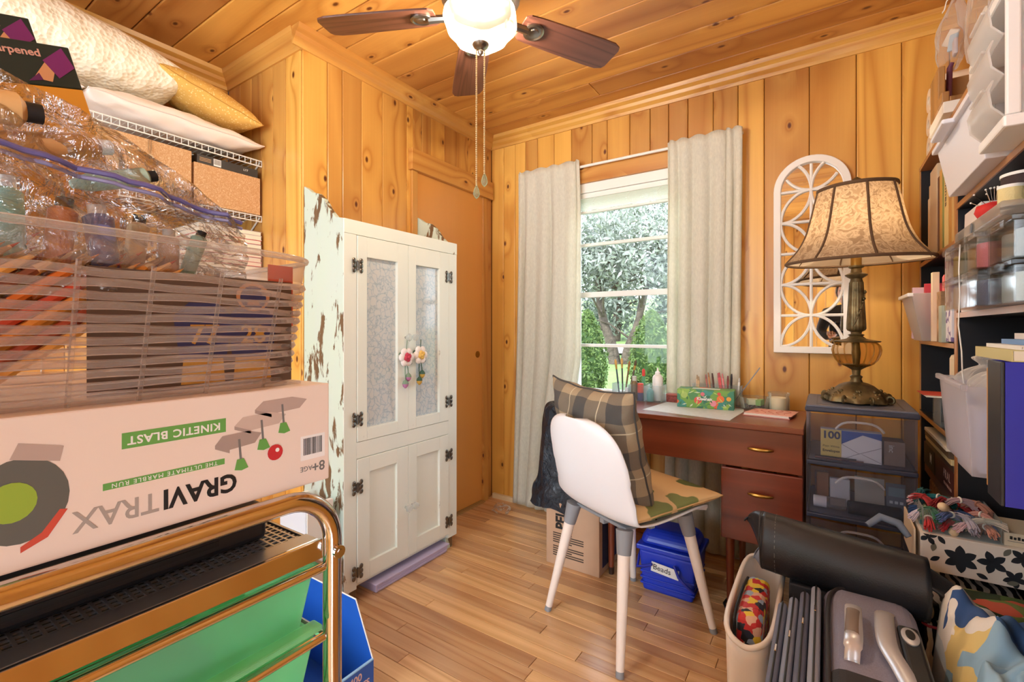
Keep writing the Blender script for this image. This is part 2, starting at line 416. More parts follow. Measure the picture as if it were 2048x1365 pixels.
for a, b2 in zip(bd, bd[1:]):
    spans = [(0, ZC)] if b2 <= RX0+0.03 or a >= RX1-0.03 else [(0, RZ0), (RZ1, ZC)]
    for z0, z1 in spans:
        MB().box(a+0.001, b2-0.001, YB-0.013, YB, z0, z1).build('wall_board', M_pine, wall_back, bevel=0.004)
added_window = thing('added_window', 'large white framed window added to the rear wall for light', None, ((RX0+RX1)/2, YB-0.05, RZ0), kind='structure')  # unseen window, invented so that daylight enters from the rear
f = MB()
for xx in (RX0+0.03, (RX0+RX1)/2, RX1-0.03): f.box(xx-0.03, xx+0.03, YB-0.09, YB-0.02, RZ0, RZ1)
for zz in (RZ0+0.03, RZ1-0.03): f.box(RX0, RX1, YB-0.09, YB-0.02, zz-0.03, zz+0.03)
f.build('window_frame', M_white, added_window)
MB().box(RX0, RX1, YB-0.06, YB-0.056, RZ0, RZ1).build('pane', M_glass, added_window)

# crown mouldings
def crown(n, p0, p1, d, mat):
    """moulding running from p0 to p1 (2D), profile grows in direction d (2D unit, away from the wall)"""
    prof = [(0, -0.075), (0.008, -0.075), (0.012, -0.06), (0.026, -0.045), (0.032, -0.03), (0.05, -0.018), (0.056, 0.0), (0, 0)]
    v = []
    for p in (p0, p1):
        for o, z in prof: v.append((p[0]+d[0]*o, p[1]+d[1]*o, ZC+z))
    m = len(prof); mb = MB(); mb.add(v, [tuple(range(m)), tuple(range(2*m-1, m-1, -1))]+[(i, (i+1) % m, m+(i+1) % m, m+i) for i in range(m)])
    return mb.build('trim_%d' % n, mat, kind='structure', label='pine crown moulding')
crown(1, (XC, YW), (XR, YW), (0, -1), M_pineh)
crown(2, (XC, YA-0.05), (XC, YW-0.02), (1, 0), M_piney)
crown(3, (XA, YA-0.001), (XC, YA-0.001), (0, -1), M_pineh)
crown(4, (XA, YB), (XA, YA), (1, 0), M_piney)

# closet doorway: head board, jambs, plain sliding door
door_1 = thing('door_1', 'plain birch sliding closet door beside the cabinet', None, (XC-0.02, 2.15, 0), kind='structure')
MB().box(XC-0.010, XC+0.004, 1.84, 2.47, 0.012, 2.04).build('door_panel', M_birch, door_1)
MB().cyl((XC+0.003, 2.40, 0.97), (XC+0.006, 2.40, 0.97), 0.022, n=20).cyl((XC+0.006, 2.40, 0.97), (XC+0.0065, 2.40, 0.97), 0.016, n=20).build('finger_pull', plain('brass_pull', (150, 110, 50), 0.3, 1.0), door_1, smooth=30)
MB().box(XC, XC+0.032, 1.795, 2.535, 2.0, 2.115).build('trim_5', M_piney, bevel=0.003, kind='structure', label='wide pine head board above the closet door')
MB().box(XC, XC+0.018, 1.81, 1.85, 0, 2.0).build('trim_6', M_pine, bevel=0.003, kind='structure', label='pine door jamb left of the closet door')
MB().box(XC, XC+0.018, 2.445, 2.50, 0, 2.0).build('trim_7', M_pine, bevel=0.003, kind='structure', label='pine door jamb in the room corner')
MB().box(XC-0.01, XC+0.03, 1.85, 2.45, 0.0005, 0.010).build('trim_8', plain('track_metal', (186, 160, 110), 0.4, 0.6), kind='structure', label='metal floor track of the closet door')
MB().box(XC+0.02, -1.3, YW-0.02, YW-0.001, 0, 0.03).build('baseboard_window', plain('cream_base', (232, 214, 176), 0.5), kind='structure', label='thin cream base strip under the window wall')
# old transformer-type base board heater behind the desk
MB().box(-0.45, 0.30, YW-0.035, YW-0.001, 0.0, 0.16).box(-0.45, 0.30, YW-0.045, YW-0.035, 0.13, 0.145).box(-0.45, 0.30, YW-0.045, YW-0.035, 0.02, 0.035).build('trim_9', plain('heater_white', (214, 212, 206), 0.4), bevel=0.002, kind='structure', label='white base board heater under the desk')

# ------------------------------------------------------------------ the window in view
window_1 = thing('window_1', 'white four-light window with pine head casing', None, (-0.94, YW, WZ0), kind='structure')
MB().box(WX0-0.07, WX1+0.07, YW-0.02, YW-0.0005, WZ1, WZ1+0.10).build('head_casing', M_pineh, window_1, bevel=0.003)
MB().box(WX0-0.07, WX0, YW-0.02, YW-0.0005, WZ0, WZ1).build('side_casing', M_pine, window_1, bevel=0.003)
MB().box(WX1, WX1+0.07, YW-0.02, YW-0.0005, WZ0, WZ1).build('side_casing', M_pine, window_1, bevel=0.003)
MB().box(WX0-0.08, WX1+0.08, YW-0.022, YW+0.09, WZ0-0.022, WZ0).build('window_sill', M_white, window_1, bevel=0.004)
MB().box(WX0, WX1, YW-0.005, YW+0.09, WZ1-0.055, WZ1).build('frame_head', M_white, window_1, bevel=0.002)
MB().box(WX0, WX0+0.025, YW+0.0, YW+0.09, WZ0, WZ1-0.055).build('frame_jamb', M_white, window_1, bevel=0.002)
MB().box(WX1-0.025, WX1, YW+0.0, YW+0.09, WZ0, WZ1-0.055).build('frame_jamb', M_white, window_1, bevel=0.002)
zs = [WZ0+0.02, 1.036, 1.341, 1.643, 1.925]
for i, z in enumerate(zs):
    t = [0.022, 0.009, 0.016, 0.009, 0.02][i]
    MB().box(WX0+0.025, WX1-0.025, YW+0.045, YW+0.075, z-t, z+t).build('glazing_bar', M_white, window_1, bevel=0.002)
for z0, z1 in zip(zs, zs[1:]):
    MB().box(WX0+0.026, WX1-0.026, YW+0.058, YW+0.061, z0+0.005, z1-0.005).build('pane', M_glass, window_1)
bl = thing('window_blind', 'raised white slatted blind at the top of the window', 'blind', (-0.94, YW+0.02, 1.945))
MB().box(WX0+0.028, WX1-0.028, YW+0.005, YW+0.04, 1.915, 1.944).build('head_rail', M_white, bl, bevel=0.002)
M_slat, nt, b, out = newmat('blind_slats'); b.inputs['Base Color'].default_value = lin((244, 246, 240)); _tl = nd(nt, 'ShaderNodeBsdfTranslucent'); _tl.inputs[0].default_value = lin((244, 248, 242)); _ms = nt.nodes.new('ShaderNodeMixShader'); _ms.inputs[0].default_value = 0.6
nt.links.new(b.outputs[0], _ms.inputs[1]); nt.links.new(_tl.outputs[0], _ms.inputs[2]); nt.links.new(_ms.outputs[0], out.inputs[0])
mb = MB()
for i in range(17):
    z = 1.912-i*0.0042
    mb.box(WX0+0.03, WX1-0.03, YW+0.006+0.002*(i % 2), YW+0.009+0.002*(i % 2), z-0.0038, z)
mb.build('slats', M_slat, bl, kind='stuff')
MB().box(WX0+0.028, WX1-0.028, YW+0.008, YW+0.036, 1.826, 1.840).build('bottom_rail', M_white, bl, bevel=0.002)
for xx in (-1.13, -0.92, -0.75):
    MB().tube([(xx+0.012*math.sin(q*1.1), YW+0.004, 1.935-0.012*q) for q in range(9)], 0.001, 5).build('lift_cord', M_white, bl)

# ------------------------------------------------------------------ curtains and rod
def linen(name, col):
    m, nt, b, out = newmat(name)
    vec = coords(nt, (1, 1, 0.4)); n = noise(nt, vec, 120, 4, 0.7)
    r = ramp(nt, [(0.3, lin(tuple(q*0.93 for q in col))), (0.7, lin(col))]); nt.links.new(n, r.inputs[0]); nt.links.new(r.outputs[0], b.inputs['Base Color'])
    b.inputs['Roughness'].default_value = 0.85; bumpn(nt, b, noise(nt, coords(nt), 700, 2), 0.15, 0.0008)
    tl = nd(nt, 'ShaderNodeBsdfTranslucent'); nt.links.new(r.outputs[0], tl.inputs[0])
    mx = nt.nodes.new('ShaderNodeMixShader'); mx.inputs[0].default_value = 0.42
    nt.links.new(b.outputs[0], mx.inputs[1]); nt.links.new(tl.outputs[0], mx.inputs[2]); nt.links.new(mx.outputs[0], out.inputs[0])
    return m
M_linen = linen('linen_curtain', (246, 244, 230))
def curtain(label, left, right, folds, seed, ztop):
    r = random.Random(seed); ph = [r.uniform(0, 6.28) for _ in range(6)]
    wts = [r.uniform(0.35, 2.0) for _ in range(folds)]; tot = sum(wts); acc = [0]
    for w_ in wts: acc.append(acc[-1]+w_/tot)
    def fold(u):
        for i in range(folds):
            if u <= acc[i+1]+1e-9: return i+(u-acc[i])/(acc[i+1]-acc[i])
        return folds
    def fn(u, v):
        xl, xr = left(v), right(v); x = xl+(xr-xl)*u
        p = fold(u)*2*PI
        amp = (0.012+0.017*min(1, v*2.2))*(0.75+0.25*math.sin(p*0.5+ph[0]))
        tp = min(1, v*7); y = 2.499+0.017*tp+(0.006+(amp*0.8-0.006)*tp)*math.sin(p+0.35*math.sin(v*3+ph[1]))+0.008*tp*math.sin(3*v+ph[2]+u*4)
        x += 0.012*math.cos(p)*min(1, 0.3+v)
        z = ztop+0.012*abs(math.sin(p*0.5))*(1-min(1, v*8))-(ztop-0.015)*v
        return (x, y, z)
    mb = MB(); mb.grid(fn, 120, 60)
    return mb.build('curtain', M_linen, smooth=60, solid=0.0025, label=label, cat='curtain', group='linen window curtains')
curtain('cream linen curtain hanging between the closet corner and the window', lambda v: -1.625-0.05*v, lambda v: -1.20-0.16*max(0, v-0.55)/0.45, 6, 5, 2.122)
curtain('cream linen curtain hanging beside the arched mirror and falling behind the desk', lambda v: -0.69-0.03*v, lambda v: -0.335-0.03*v, 6, 11, 2.112)
rod = thing('curtain_rod', 'thin white curtain rod across the top of the window', 'curtain rod', (-0.97, 2.516, 2.09))
MB().cyl((-1.63, 2.516, 2.09), (-0.33, 2.516, 2.09), 0.008, n=12).build('pole', M_white, rod, smooth=40)
for xx in (-1.55, -0.40): MB().box(xx-0.008, xx+0.008, 2.516, 2.559, 2.082, 2.098).build('bracket', M_white, rod, bevel=0.001)
# ------------------------------------------------------------------ ceiling fan
M_blade = wood('fan_blade', (70, 40, 32), (112, 70, 56), 'x', ring=30, knots=False, rough=0.35, coat=0.2, vary=0.03, cross=3)
M_bowl, nt, b, out = newmat('lit_alabaster_bowl')
b.inputs['Base Color'].default_value = lin((255, 244, 222)); b.inputs['Roughness'].default_value = 0.25
b.inputs['Emission Color'].default_value = lin((255, 232, 190)); b.inputs['Emission Strength'].default_value = 0.42
_tr = nd(nt, 'ShaderNodeBsdfTransparent'); _tr.inputs[0].default_value = (1, 0.93, 0.82, 1); _mx = nt.nodes.new('ShaderNodeMixShader')
nt.links.new(mth(nt, 'MULTIPLY_ADD', noise(nt, coords(nt, rnd=False), 14, 3), 0.25, 0.50), _mx.inputs[0]); nt.links.new(_tr.outputs[0], _mx.inputs[1]); nt.links.new(b.outputs[0], _mx.inputs[2]); nt.links.new(_mx.outputs[0], out.inputs[0])
FC = (-0.91, 1.18)
fan = thing('ceiling_fan', 'five-blade ceiling fan with dark wood blades and lit alabaster bowl', 'ceiling fan', (FC[0], FC[1], ZC))
MB().lathe([(0.075, 2.345), (0.085, 2.36), (0.09, 2.405), (0.09, ZC)], 32, (FC[0], FC[1], 0)).build('canopy', M_steel, fan, smooth=35)
MB().lathe([(0.05, 2.155), (0.10, 2.16), (0.125, 2.18), (0.13, 2.26), (0.115, 2.31), (0.075, 2.345)], 40, (FC[0], FC[1], 0)).build('motor_housing', M_steel, fan, smooth=35)
lob = lambda t, z: 1+0.035*math.cos(6*t)
MB().lathe([(0.012, 2.036), (0.040, 2.037), (0.066, 2.042), (0.080, 2.052), (0.088, 2.066), (0.100, 2.080), (0.113, 2.094), (0.118, 2.110), (0.114, 2.130), (0.10, 2.15)], 60, (FC[0], FC[1], 0), lob, capt=False).build('light_bowl', M_bowl, fan, smooth=60)
MB().lathe([(0.004, 2.004), (0.009, 2.010), (0.009, 2.016), (0.005, 2.020), (0.012, 2.023), (0.022, 2.028), (0.027, 2.036), (0.026, 2.04)], 24, (FC[0], FC[1], 0)).build('finial', M_steel, fan, smooth=40)
for k in range(5):
    a = math.radians(134+72*k); M = Matrix.Translation((FC[0], FC[1], 2.14)) @ Matrix.Rotation(a, 4, 'Z') @ Matrix.Rotation(math.radians(-10), 4, 'X')
    poly = []
    for x, hw in [(0.145, 0.042), (0.16, 0.054), (0.20, 0.058), (0.30, 0.062), (0.45, 0.066), (0.50, 0.065), (0.525, 0.055), (0.532, 0.04)]: poly.append((x, hw))
    poly = [(x, -h) for x, h in poly]+[(x, h) for x, h in reversed(poly)]
    bl_ = MB().prism(poly, 'xy', -0.003, 0.003).build('blade', M_blade, fan, bevel=0.001, local=True)
    # blades keep their own frame so the grain follows them
    L = pmat(fan).inverted() @ M; c0 = bl_.location.copy(); bl_.location = (L @ Matrix.Translation(c0)).to_translation(); bl_.rotation_euler = L.to_euler()
    ar = MB(); ar.tube([(0.09, 0, -0.01), (0.13, 0, -0.008), (0.17, 0, -0.007)], [0.014, 0.012, 0.014], 8)
    ar.lathe([(0.036, -0.0035), (0.036, -0.008), (0.030, -0.011), (0.026, -0.008), (0.018, -0.009), (0.016, -0.012), (0.004, -0.014)], 24, (0.195, 0, 0))
    ao = ar.build('blade_arm', M_steel, bl_, smooth=40, local=True); ao.location = Vector(ao.location)-c0
for dx, dy, zb in ((-0.012, -0.006, 1.560), (0.006, 0.012, 1.60)):
    ch = MB(); z = 2.02
    while z > zb+0.03: ch.sphere((FC[0]+dx, FC[1]+dy, z), 0.0033, 6, 4); z -= 0.0066
    co = ch.build('pull_chain', plain('chain_brass', (226, 206, 160), 0.35, 0.6), fan, smooth=True)
    MB().lathe([(0.002, zb-0.012), (0.008, zb-0.006), (0.011, zb+0.003), (0.008, zb+0.016), (0.003, zb+0.028), (0.0015, zb+0.031)], 16, (FC[0]+dx, FC[1]+dy, 0)).build('pendant', clear('crystal_drop', (214, 226, 200), 0.35, 0.05), co, smooth=40)
light('fan_bulb', 'POINT', (FC[0], FC[1], 2.085), 44, (1.0, 0.92, 0.82), shadow_soft_size=0.035)

# ------------------------------------------------------------------ old painted cabinet
M_cabf = chipped('cabinet_front_paint', (238, 238, 226), (222, 230, 222), (150, 120, 84), 0.36)
M_cabs = chipped('cabinet_side_paint', (196, 216, 184), (198, 206, 208), (128, 98, 66), 0.452)
M_hinge = plain('antique_pewter', (120, 118, 112), 0.35, 1.0, bump=(90, 0.6, 0.002))
M_knob = clear('glass_knob', (236, 240, 240), 0.45, 0.03)
cx0, cx1, cy0, cy1, cz0, cz1 = -1.876, -1.605, 1.182, 1.875, 0.06, 1.58
cab = thing('kitchen_cabinet', 'tall white chipped-paint cabinet with lace glass doors and scalloped sides', 'cabinet', ((cx0+cx1)/2, (cy0+cy1)/2, 0))
prof = [(cx1, cz0), (cx1, cz1-0.004), (cx1-0.012, 1.582), (cx1-0.05, 1.590), (cx1-0.09, 1.625), (cx1-0.13, 1.675), (cx1-0.17, 1.705), (cx1-0.21, 1.715), (cx1-0.24, 1.735), (cx0, 1.752), (cx0, cz0)]
MB().prism(prof, 'xz', cy0, cy0+0.022).build('side_panel', M_cabs, cab, bevel=0.002)
MB().prism(prof, 'xz', cy1-0.022, cy1).build('side_panel', [M_cabs], cab, bevel=0.002)
MB().box(cx0, cx0+0.01, cy0+0.022, cy1-0.022, cz0, cz1).build('back_panel', M_white, cab)
MB().box(cx0, cx1-0.02, cy0+0.022, cy1-0.022, cz1-0.022, cz1-0.002).build('top_board', M_cabf, cab)
MB().box(cx0, cx1-0.02, cy0+0.022, cy1-0.022, cz0, cz0+0.02).build('bottom_board', M_cabf, cab)
for z in (0.63, 0.93, 1.23): MB().box(cx0+0.01, cx1-0.04, cy0+0.022, cy1-0.022, z-0.01, z+0.008).build('shelf', M_white, cab)
ft = 0.02
MB().box(cx1-ft, cx1+0.001, cy0+0.001, 1.245, cz0, cz1-0.058).build('face_stile', M_cabf, cab, bevel=0.0015)
MB().box(cx1-ft, cx1+0.001, 1.81, cy1, cz0, cz1-0.058).build('face_stile', M_cabf, cab, bevel=0.0015)
MB().box(cx1-ft, cx1+0.003, cy0+0.001, cy1, cz1-0.058, cz1).build('top_rail', M_cabf, cab, bevel=0.0015)
MB().box(cx1-ft, cx1+0.001, 1.245, 1.81, 0.596, 0.664).build('middle_rail', M_cabf, cab, bevel=0.0015)
def cab_door(y0, y1, z0, z1, g, pane, knob_y, knob_z):
    gy0, gy1, gz0, gz1 = g; X1 = cx1+0.004; X0 = cx1-0.018
    d = MB().box(X0, X1, y0, gy0, z0, z1).box(X0, X1, gy1, y1, z0, z1).box(X0, X1, gy0, gy1, gz1, z1).box(X0, X1, gy0, gy1, z0, gz0).build('door', M_cabf, cab, bevel=0.0015)
    if pane: MB().box(X0+0.004, X0+0.007, gy0, gy1, gz0, gz1).build('pane', pane, d)
    else: MB().box(X0+0.002, X0+0.009, gy0, gy1, gz0, gz1).build('panel', M_cabf, d)
    MB().lathe([(0.006, 0), (0.006, 0.012), (0.010, 0.014), (0.017, 0.02), (0.018, 0.028), (0.013, 0.036), (0.004, 0.038)], 8).xform(Matrix.Translation((X1, knob_y, knob_z)) @ Matrix.Rotation(PI/2, 4, 'Y')).build('knob', M_knob, d)
    return d
# lace-backed glass
M_lace, nt, b, out = newmat('lace_glass')
vec = coords(nt, rnd=False); w = nd(nt, 'ShaderNodeTexVoronoi', Scale=34, _feature='DISTANCE_TO_EDGE'); dn = nd(nt, 'ShaderNodeTexNoise', Scale=30, Detail=2)
vm = nt.nodes.new('ShaderNodeVectorMath'); vm.operation = 'MULTIPLY_ADD'; nt.links.new(vec, dn.inputs['Vector']); nt.links.new(dn.outputs['Color'], vm.inputs[0]); vm.inputs[1].default_value = (0.05, 0.05, 0.05); nt.links.new(vec, vm.inputs[2]); nt.links.new(vm.outputs[0], w.inputs['Vector'])
r = ramp(nt, [(0.0, (0.42, 0.50, 0.56)), (0.06, (0.58, 0.66, 0.70)), (0.16, (0.84, 0.88, 0.88))]); nt.links.new(w.outputs['Distance'], r.inputs[0]); nt.links.new(r.outputs[0], b.inputs['Base Color'])
b.inputs['Roughness'].default_value = 0.08
al = ramp(nt, [(0.05, (0.85, 0.85, 0.85)), (0.16, (0.66, 0.66, 0.66))]); nt.links.new(w.outputs['Distance'], al.inputs[0]); nt.links.new(al.outputs[0], b.inputs['Alpha'])
cab_door(1.247, 1.5305, 0.666, 1.520, (1.2956, 1.465, 0.717, 1.435), M_lace, 1.512, 1.095)
cab_door(1.5325, 1.808, 0.666, 1.520, (1.579, 1.741, 0.717, 1.435), M_lace, 1.552, 1.095)
cab_door(1.247, 1.5305, 0.083, 0.594, (1.310, 1.462, 0.15, 0.530), None, 1.512, 0.315)
cab_door(1.5325, 1.808, 0.083, 0.594, (1.585, 1.742, 0.15, 0.530), None, 1.552, 0.315)
hb = MB(); X1 = cx1+0.0045
for sgn in (-1, 1):
    hb.box(X1, X1+0.003, sgn*0.002 if sgn > 0 else -0.020, 0.020 if sgn > 0 else -0.002, -0.016, 0.016)
    for zz in (-0.02, 0.0, 0.02): hb.sphere((X1+0.002, sgn*0.018, zz), (0.004, 0.010, 0.011), 8, 6)
hb.cyl((X1+0.003, 0, -0.02), (X1+0.003, 0, 0.02), 0.004, n=8)
h0 = None
for yy, zl in ((1.246, (1.395, 0.76, 0.48, 0.13)), (1.809, (1.40, 0.764, 0.49, 0.15))):
    for zz in zl:
        if h0 is None:
            m2 = MB(); m2.v = [(p[0], p[1]+yy, p[2]+zz) for p in hb.v]; m2.f = hb.f; m2.mi = hb.mi
            h0 = m2.build('hinge', M_hinge, cab, smooth=40); b0 = (h0.location.x, h0.location.y-yy, h0.location.z-zz)
        else: piece('hinge', h0, (b0[0], b0[1]+yy, b0[2]+zz), cab)
for yy in (1.225, 1.83): MB().box(cx1-0.06, cx1-0.012, yy-0.025, yy+0.025, 0, cz0).build('foot', M_cabs, cab, bevel=0.002)
for yy in (1.225, 1.83): MB().box(cx0+0.01, cx0+0.05, yy-0.025, yy+0.025, 0, cz0).build('foot', M_cabs, cab, bevel=0.002)
# folded linens seen through the lace glass
for i, (yy, zz, n, cols) in enumerate([(1.37, 0.939, 3, [(230, 214, 214), (214, 220, 228), (226, 206, 196)]), (1.37, 1.239, 2, [(214, 222, 226), (236, 232, 224)]), (1.66, 0.639, 5, [(236, 226, 200), (240, 232, 214), (224, 214, 190), (236, 226, 204), (230, 222, 204)]), (1.66, 0.939, 3, [(226, 230, 234), (238, 230, 222), (214, 222, 230)]), (1.37, 0.639, 2, [(150, 166, 190), (176, 188, 204)])]):
    z = zz
    for k in range(n):
        h = 0.04
        MB().obox((-1.745, yy, z+h/2), (0.17, 0.24-0.01*k, h-0.001), 0.03*k).build('folded_cloth', plain('cloth_%d_%d' % (i, k), cols[k % len(cols)], 0.9), bevel=0.012, seg=3,
            label='pale folded cloth, '+['bottom of its stack', 'second in its stack', 'third in its stack', 'fourth in its stack', 'top of its stack'][k]+['', ' on the middle', ' on the upper'][0]+' '+['behind the left pane beside the pink rose', 'on the top shelf behind lace glass', 'behind the pane under the yellow rose', 'behind the pane beside the yellow rose', 'on the lowest shelf behind lace glass'][i], cat='cloth', group='folded cloths in the cabinet')
        z += h
tray = thing('plastic_tray', 'lavender plastic tray pushed under the white cabinet', 'tray', (-1.70, 1.60, 0))
M_lav = plain('lavender_plastic', (196, 188, 222), 0.4)
MB().hexa([(-1.84, 1.34, 0.0), (-1.598, 1.34, 0.0), (-1.598, 1.79, 0.0), (-1.84, 1.79, 0.0)], [(-1.845, 1.335, 0.036), (-1.592, 1.335, 0.036), (-1.592, 1.795, 0.036), (-1.845, 1.795, 0.036)]).build('body', M_lav, tray, bevel=0.004)
MB().box(-1.85, -1.587, 1.33, 1.80, 0.036, 0.042).build('rim', M_lav, tray, bevel=0.002)
for zz in (0.012, 0.022): MB().box(-1.599, -1.592, 1.345, 1.785, zz, zz+0.004).build('rib', M_lav, tray)
# crocheted flowers hanging from the glass knobs
def rose(name, label, c, outer, inner, bud, leaf, kz):
    t = thing(name, label, 'ornament', c, group='crocheted flower charms')
    mo = plain(name+'_outer', outer, 0.9, bump=(400, 0.5)); mi = plain(name+'_inner', inner, 0.9, bump=(400, 0.5)); ms = plain(name+'_cord', leaf, 0.9); mbud = plain(name+'_bud', bud, 0.9, bump=(400, 0.5))
    x, y, z = c
    for k in range(6):
        a = k*PI/3; MB().sphere((x, y+0.026*math.cos(a), z+0.026*math.sin(a)), (0.010, 0.019, 0.019), 10, 6).build('petal', mo, t, smooth=60)
    for k in range(4):
        a = k*PI/2+0.4; MB().sphere((x+0.008, y+0.011*math.cos(a), z+0.011*math.sin(a)), (0.009, 0.012, 0.012), 10, 6).build('inner_petal', mi, t, smooth=60)
    MB().sphere((x+0.014, y, z), (0.007, 0.008, 0.008), 10, 6).build('center', mi, t, smooth=60)
    for dy, dz in ((-0.006, -0.115), (0.012, -0.085)):
        s = MB().tube([(x-0.004, y+dy*0.4, z-0.02), (x-0.002, y+dy, z-0.06), (x, y+dy, z+dz)], 0.0022, 6).build('stem', ms, t, smooth=60)
        MB().lathe([(0.003, -0.026), (0.012, -0.016), (0.014, -0.004), (0.008, 0.006), (0.002, 0.012)], 12, (x, y+dy, z+dz)).build('bud', mbud, s, smooth=60)
        MB().lathe([(0.0145, -0.006), (0.012, 0.004), (0.005, 0.011), (0.002, 0.014)], 12, (x, y+dy, z+dz)).build('sepal', ms, s, smooth=60)
    MB().tube([(x, y, z+0.03), (x-0.003, y+0.006, (z+kz)/2+0.02), (x, y+0.004, kz-0.006)], 0.0018, 6).build('loop', ms, t, smooth=60)
    for dy, dz in ((0.03, -0.03), (-0.03, 0.015)):
        MB().sphere((x-0.006, y+dy, z+dz), (0.003, 0.012, 0.008), 8, 6).build('leaf', ms, t, smooth=60)
rose('flower_charm', 'pink and white crocheted rose charm hanging from cabinet knob', (-1.582, 1.500, 1.005), (238, 226, 222), (190, 60, 82), (176, 112, 150), (118, 140, 118), 1.09)
rose('flower_charm', 'yellow and white crocheted rose charm hanging from cabinet knob', (-1.582, 1.588, 1.012), (238, 228, 222), (226, 184, 96), (200, 160, 70), (60, 88, 72), 1.09)

# ------------------------------------------------------------------ desk
M_desk = wood('mahogany', (84, 34, 18), (134, 62, 36), 'x', ring=8, knots=False, rough=0.32, coat=0.35, vary=0.06, cross=1.2)
M_deskz = wood('mahogany_upright', (84, 34, 18), (134, 62, 36), 'z', ring=8, knots=False, rough=0.32, coat=0.35, vary=0.06)
M_brass = plain('brass', (190, 150, 80), 0.3, 1.0)
dx0, dx1, dy0, dy1, dzt = -0.90, -0.064, 2.025, 2.475, 0.765
desk = thing('desk', 'reddish mahogany writing desk under the window', 'desk', ((dx0+dx1)/2, (dy0+dy1)/2, 0))
MB().box(dx0, dx1, dy0-0.012, dy1, dzt-0.022, dzt).build('desktop', M_desk, desk, bevel=0.003)
MB().box(dx0+0.01, dx1-0.004, dy0, dy0+0.018, 0.590, dzt-0.023).build('long_drawer_front', M_desk, desk, bevel=0.003)
MB().box(dx0+0.01, dx1-0.004, dy1-0.02, dy1, 0.60, dzt-0.022).build('back_rail', M_desk, desk)
MB().box(dx0+0.01, dx0+0.028, dy0+0.018, dy1-0.02, 0.60, dzt-0.022).build('side_rail', M_desk, desk)
MB().box(dx1-0.02, dx1-0.002, dy0+0.018, dy1-0.02, 0.302, dzt-0.022).build('side_panel', M_deskz, desk, bevel=0.002)
MB().box(-0.344, -0.330, dy0+0.018, dy1-0.02, 0.302, 0.60).build('side_panel', M_deskz, desk, bevel=0.002)
MB().box(-0.330, dx1-0.02, dy0+0.018, dy1-0.02, 0.302, 0.315).build('bottom_panel', M_desk, desk)
dr = MB().box(-0.346, dx1-0.003, dy0-0.004, dy0+0.017, 0.300, 0.583).build('drawer', M_desk, desk, bevel=0.004)
def pull(x, z, par):
    n = 14; v = []
    mb = MB(); pts = [(x+0.043*math.cos(PI*i/n), dy0-0.012-0.012*math.sin(PI*i/n), z) for i in range(n+1)]
    mb.tube(pts, [0.0025+0.005*math.sin(PI*i/n) for i in range(n+1)], 8)
    return mb.build('drawer_pull', M_brass, par, smooth=50)
pull(-0.205, 0.672, desk); pull(-0.205, 0.497, dr)
for x, y, zt, rt in ((-0.822, 2.055, 0.60, 0.022), (-0.84, 2.40, 0.60, 0.022), (-0.318, 2.06, 0.302, 0.017), (-0.09, 2.06, 0.302, 0.017), (-0.318, 2.40, 0.302, 0.017), (-0.09, 2.40, 0.302, 0.017)):
    lg = MB().cyl((x, y, 0.03), (x, y, zt), 0.0125, rt, 16).build('leg', M_deskz, desk, smooth=40)
    MB().cyl((x, y, 0.0), (x, y, 0.034), 0.011, 0.0135, 16).build('ferrule', plain('dark_ferrule', (50, 30, 22), 0.5), lg, smooth=40)

# ------------------------------------------------------------------ pillows
def pillow(name, a, b, T, loc, rot, mat, label, group=None, pinch=0.07, wr=0.006, seed=1, n=36, piping=None, cat='pillow', p=0.45, sag=0.0):
    r = random.Random(seed); ph = [r.uniform(0, 6.28) for _ in range(12)]
    def S(sg):
        def fn(u, v):
            u = 2*u-1; v = 2*v-1
            u = math.sin(u*PI/2); v = math.sin(v*PI/2)
            h = (max(0, 1-u*u)*max(0, 1-v*v))**p
            wv = math.sin(7*u+ph[0]+3*v)*math.sin(6*v+ph[1])+0.6*math.sin(13*u+9*v+ph[2])+0.5*math.sin(17*v-11*u+ph[3])
            e = (1-h)**2
            x = a*u*(1-pinch*(1-v*v)); y = b*v*(1-pinch*(1-u*u))
            z = sg*T*h+wr*wv*(0.3+0.7*e)*(0.2+h) - sag*(u*u+v*v)
            return (x, y, z)
        return fn
    mb = MB(); mb.grid(S(1), n, n); k = len(mb.v)
    mb2 = MB(); mb2.grid(S(-1), n, n); mb.add(mb2.v, [tuple(reversed(f)) for f in mb2.f])
    me = bpy.data.meshes.new(name); me.from_pydata(mb.v, [], mb.f); me.materials.append(mat)
    bm = bmesh.new(); bm.from_mesh(me); bmesh.ops.remove_doubles(bm, verts=bm.verts, dist=1e-5); bmesh.ops.recalc_face_normals(bm, faces=bm.faces); bm.to_mesh(me); bm.free()
    me.shade_smooth()
    o = bpy.data.objects.new(name, me); COL.objects.link(o); o.location = loc; o.rotation_euler = rot
    tag(o, label, cat, group)
    if piping:
        f = S(1); N = 40; pts = []
        for q in range(4*N):
            s_, t_ = q//N, (q % N)/N
            u, v = ((t_, 0), (1, t_), (1-t_, 1), (0, 1-t_))[s_]; pts.append(f(u, v))
        m3 = MB(); m3.tube(pts, piping[0], 6, closed=True); m3.build('piping', piping[1], o, smooth=60, local=True)
    return o
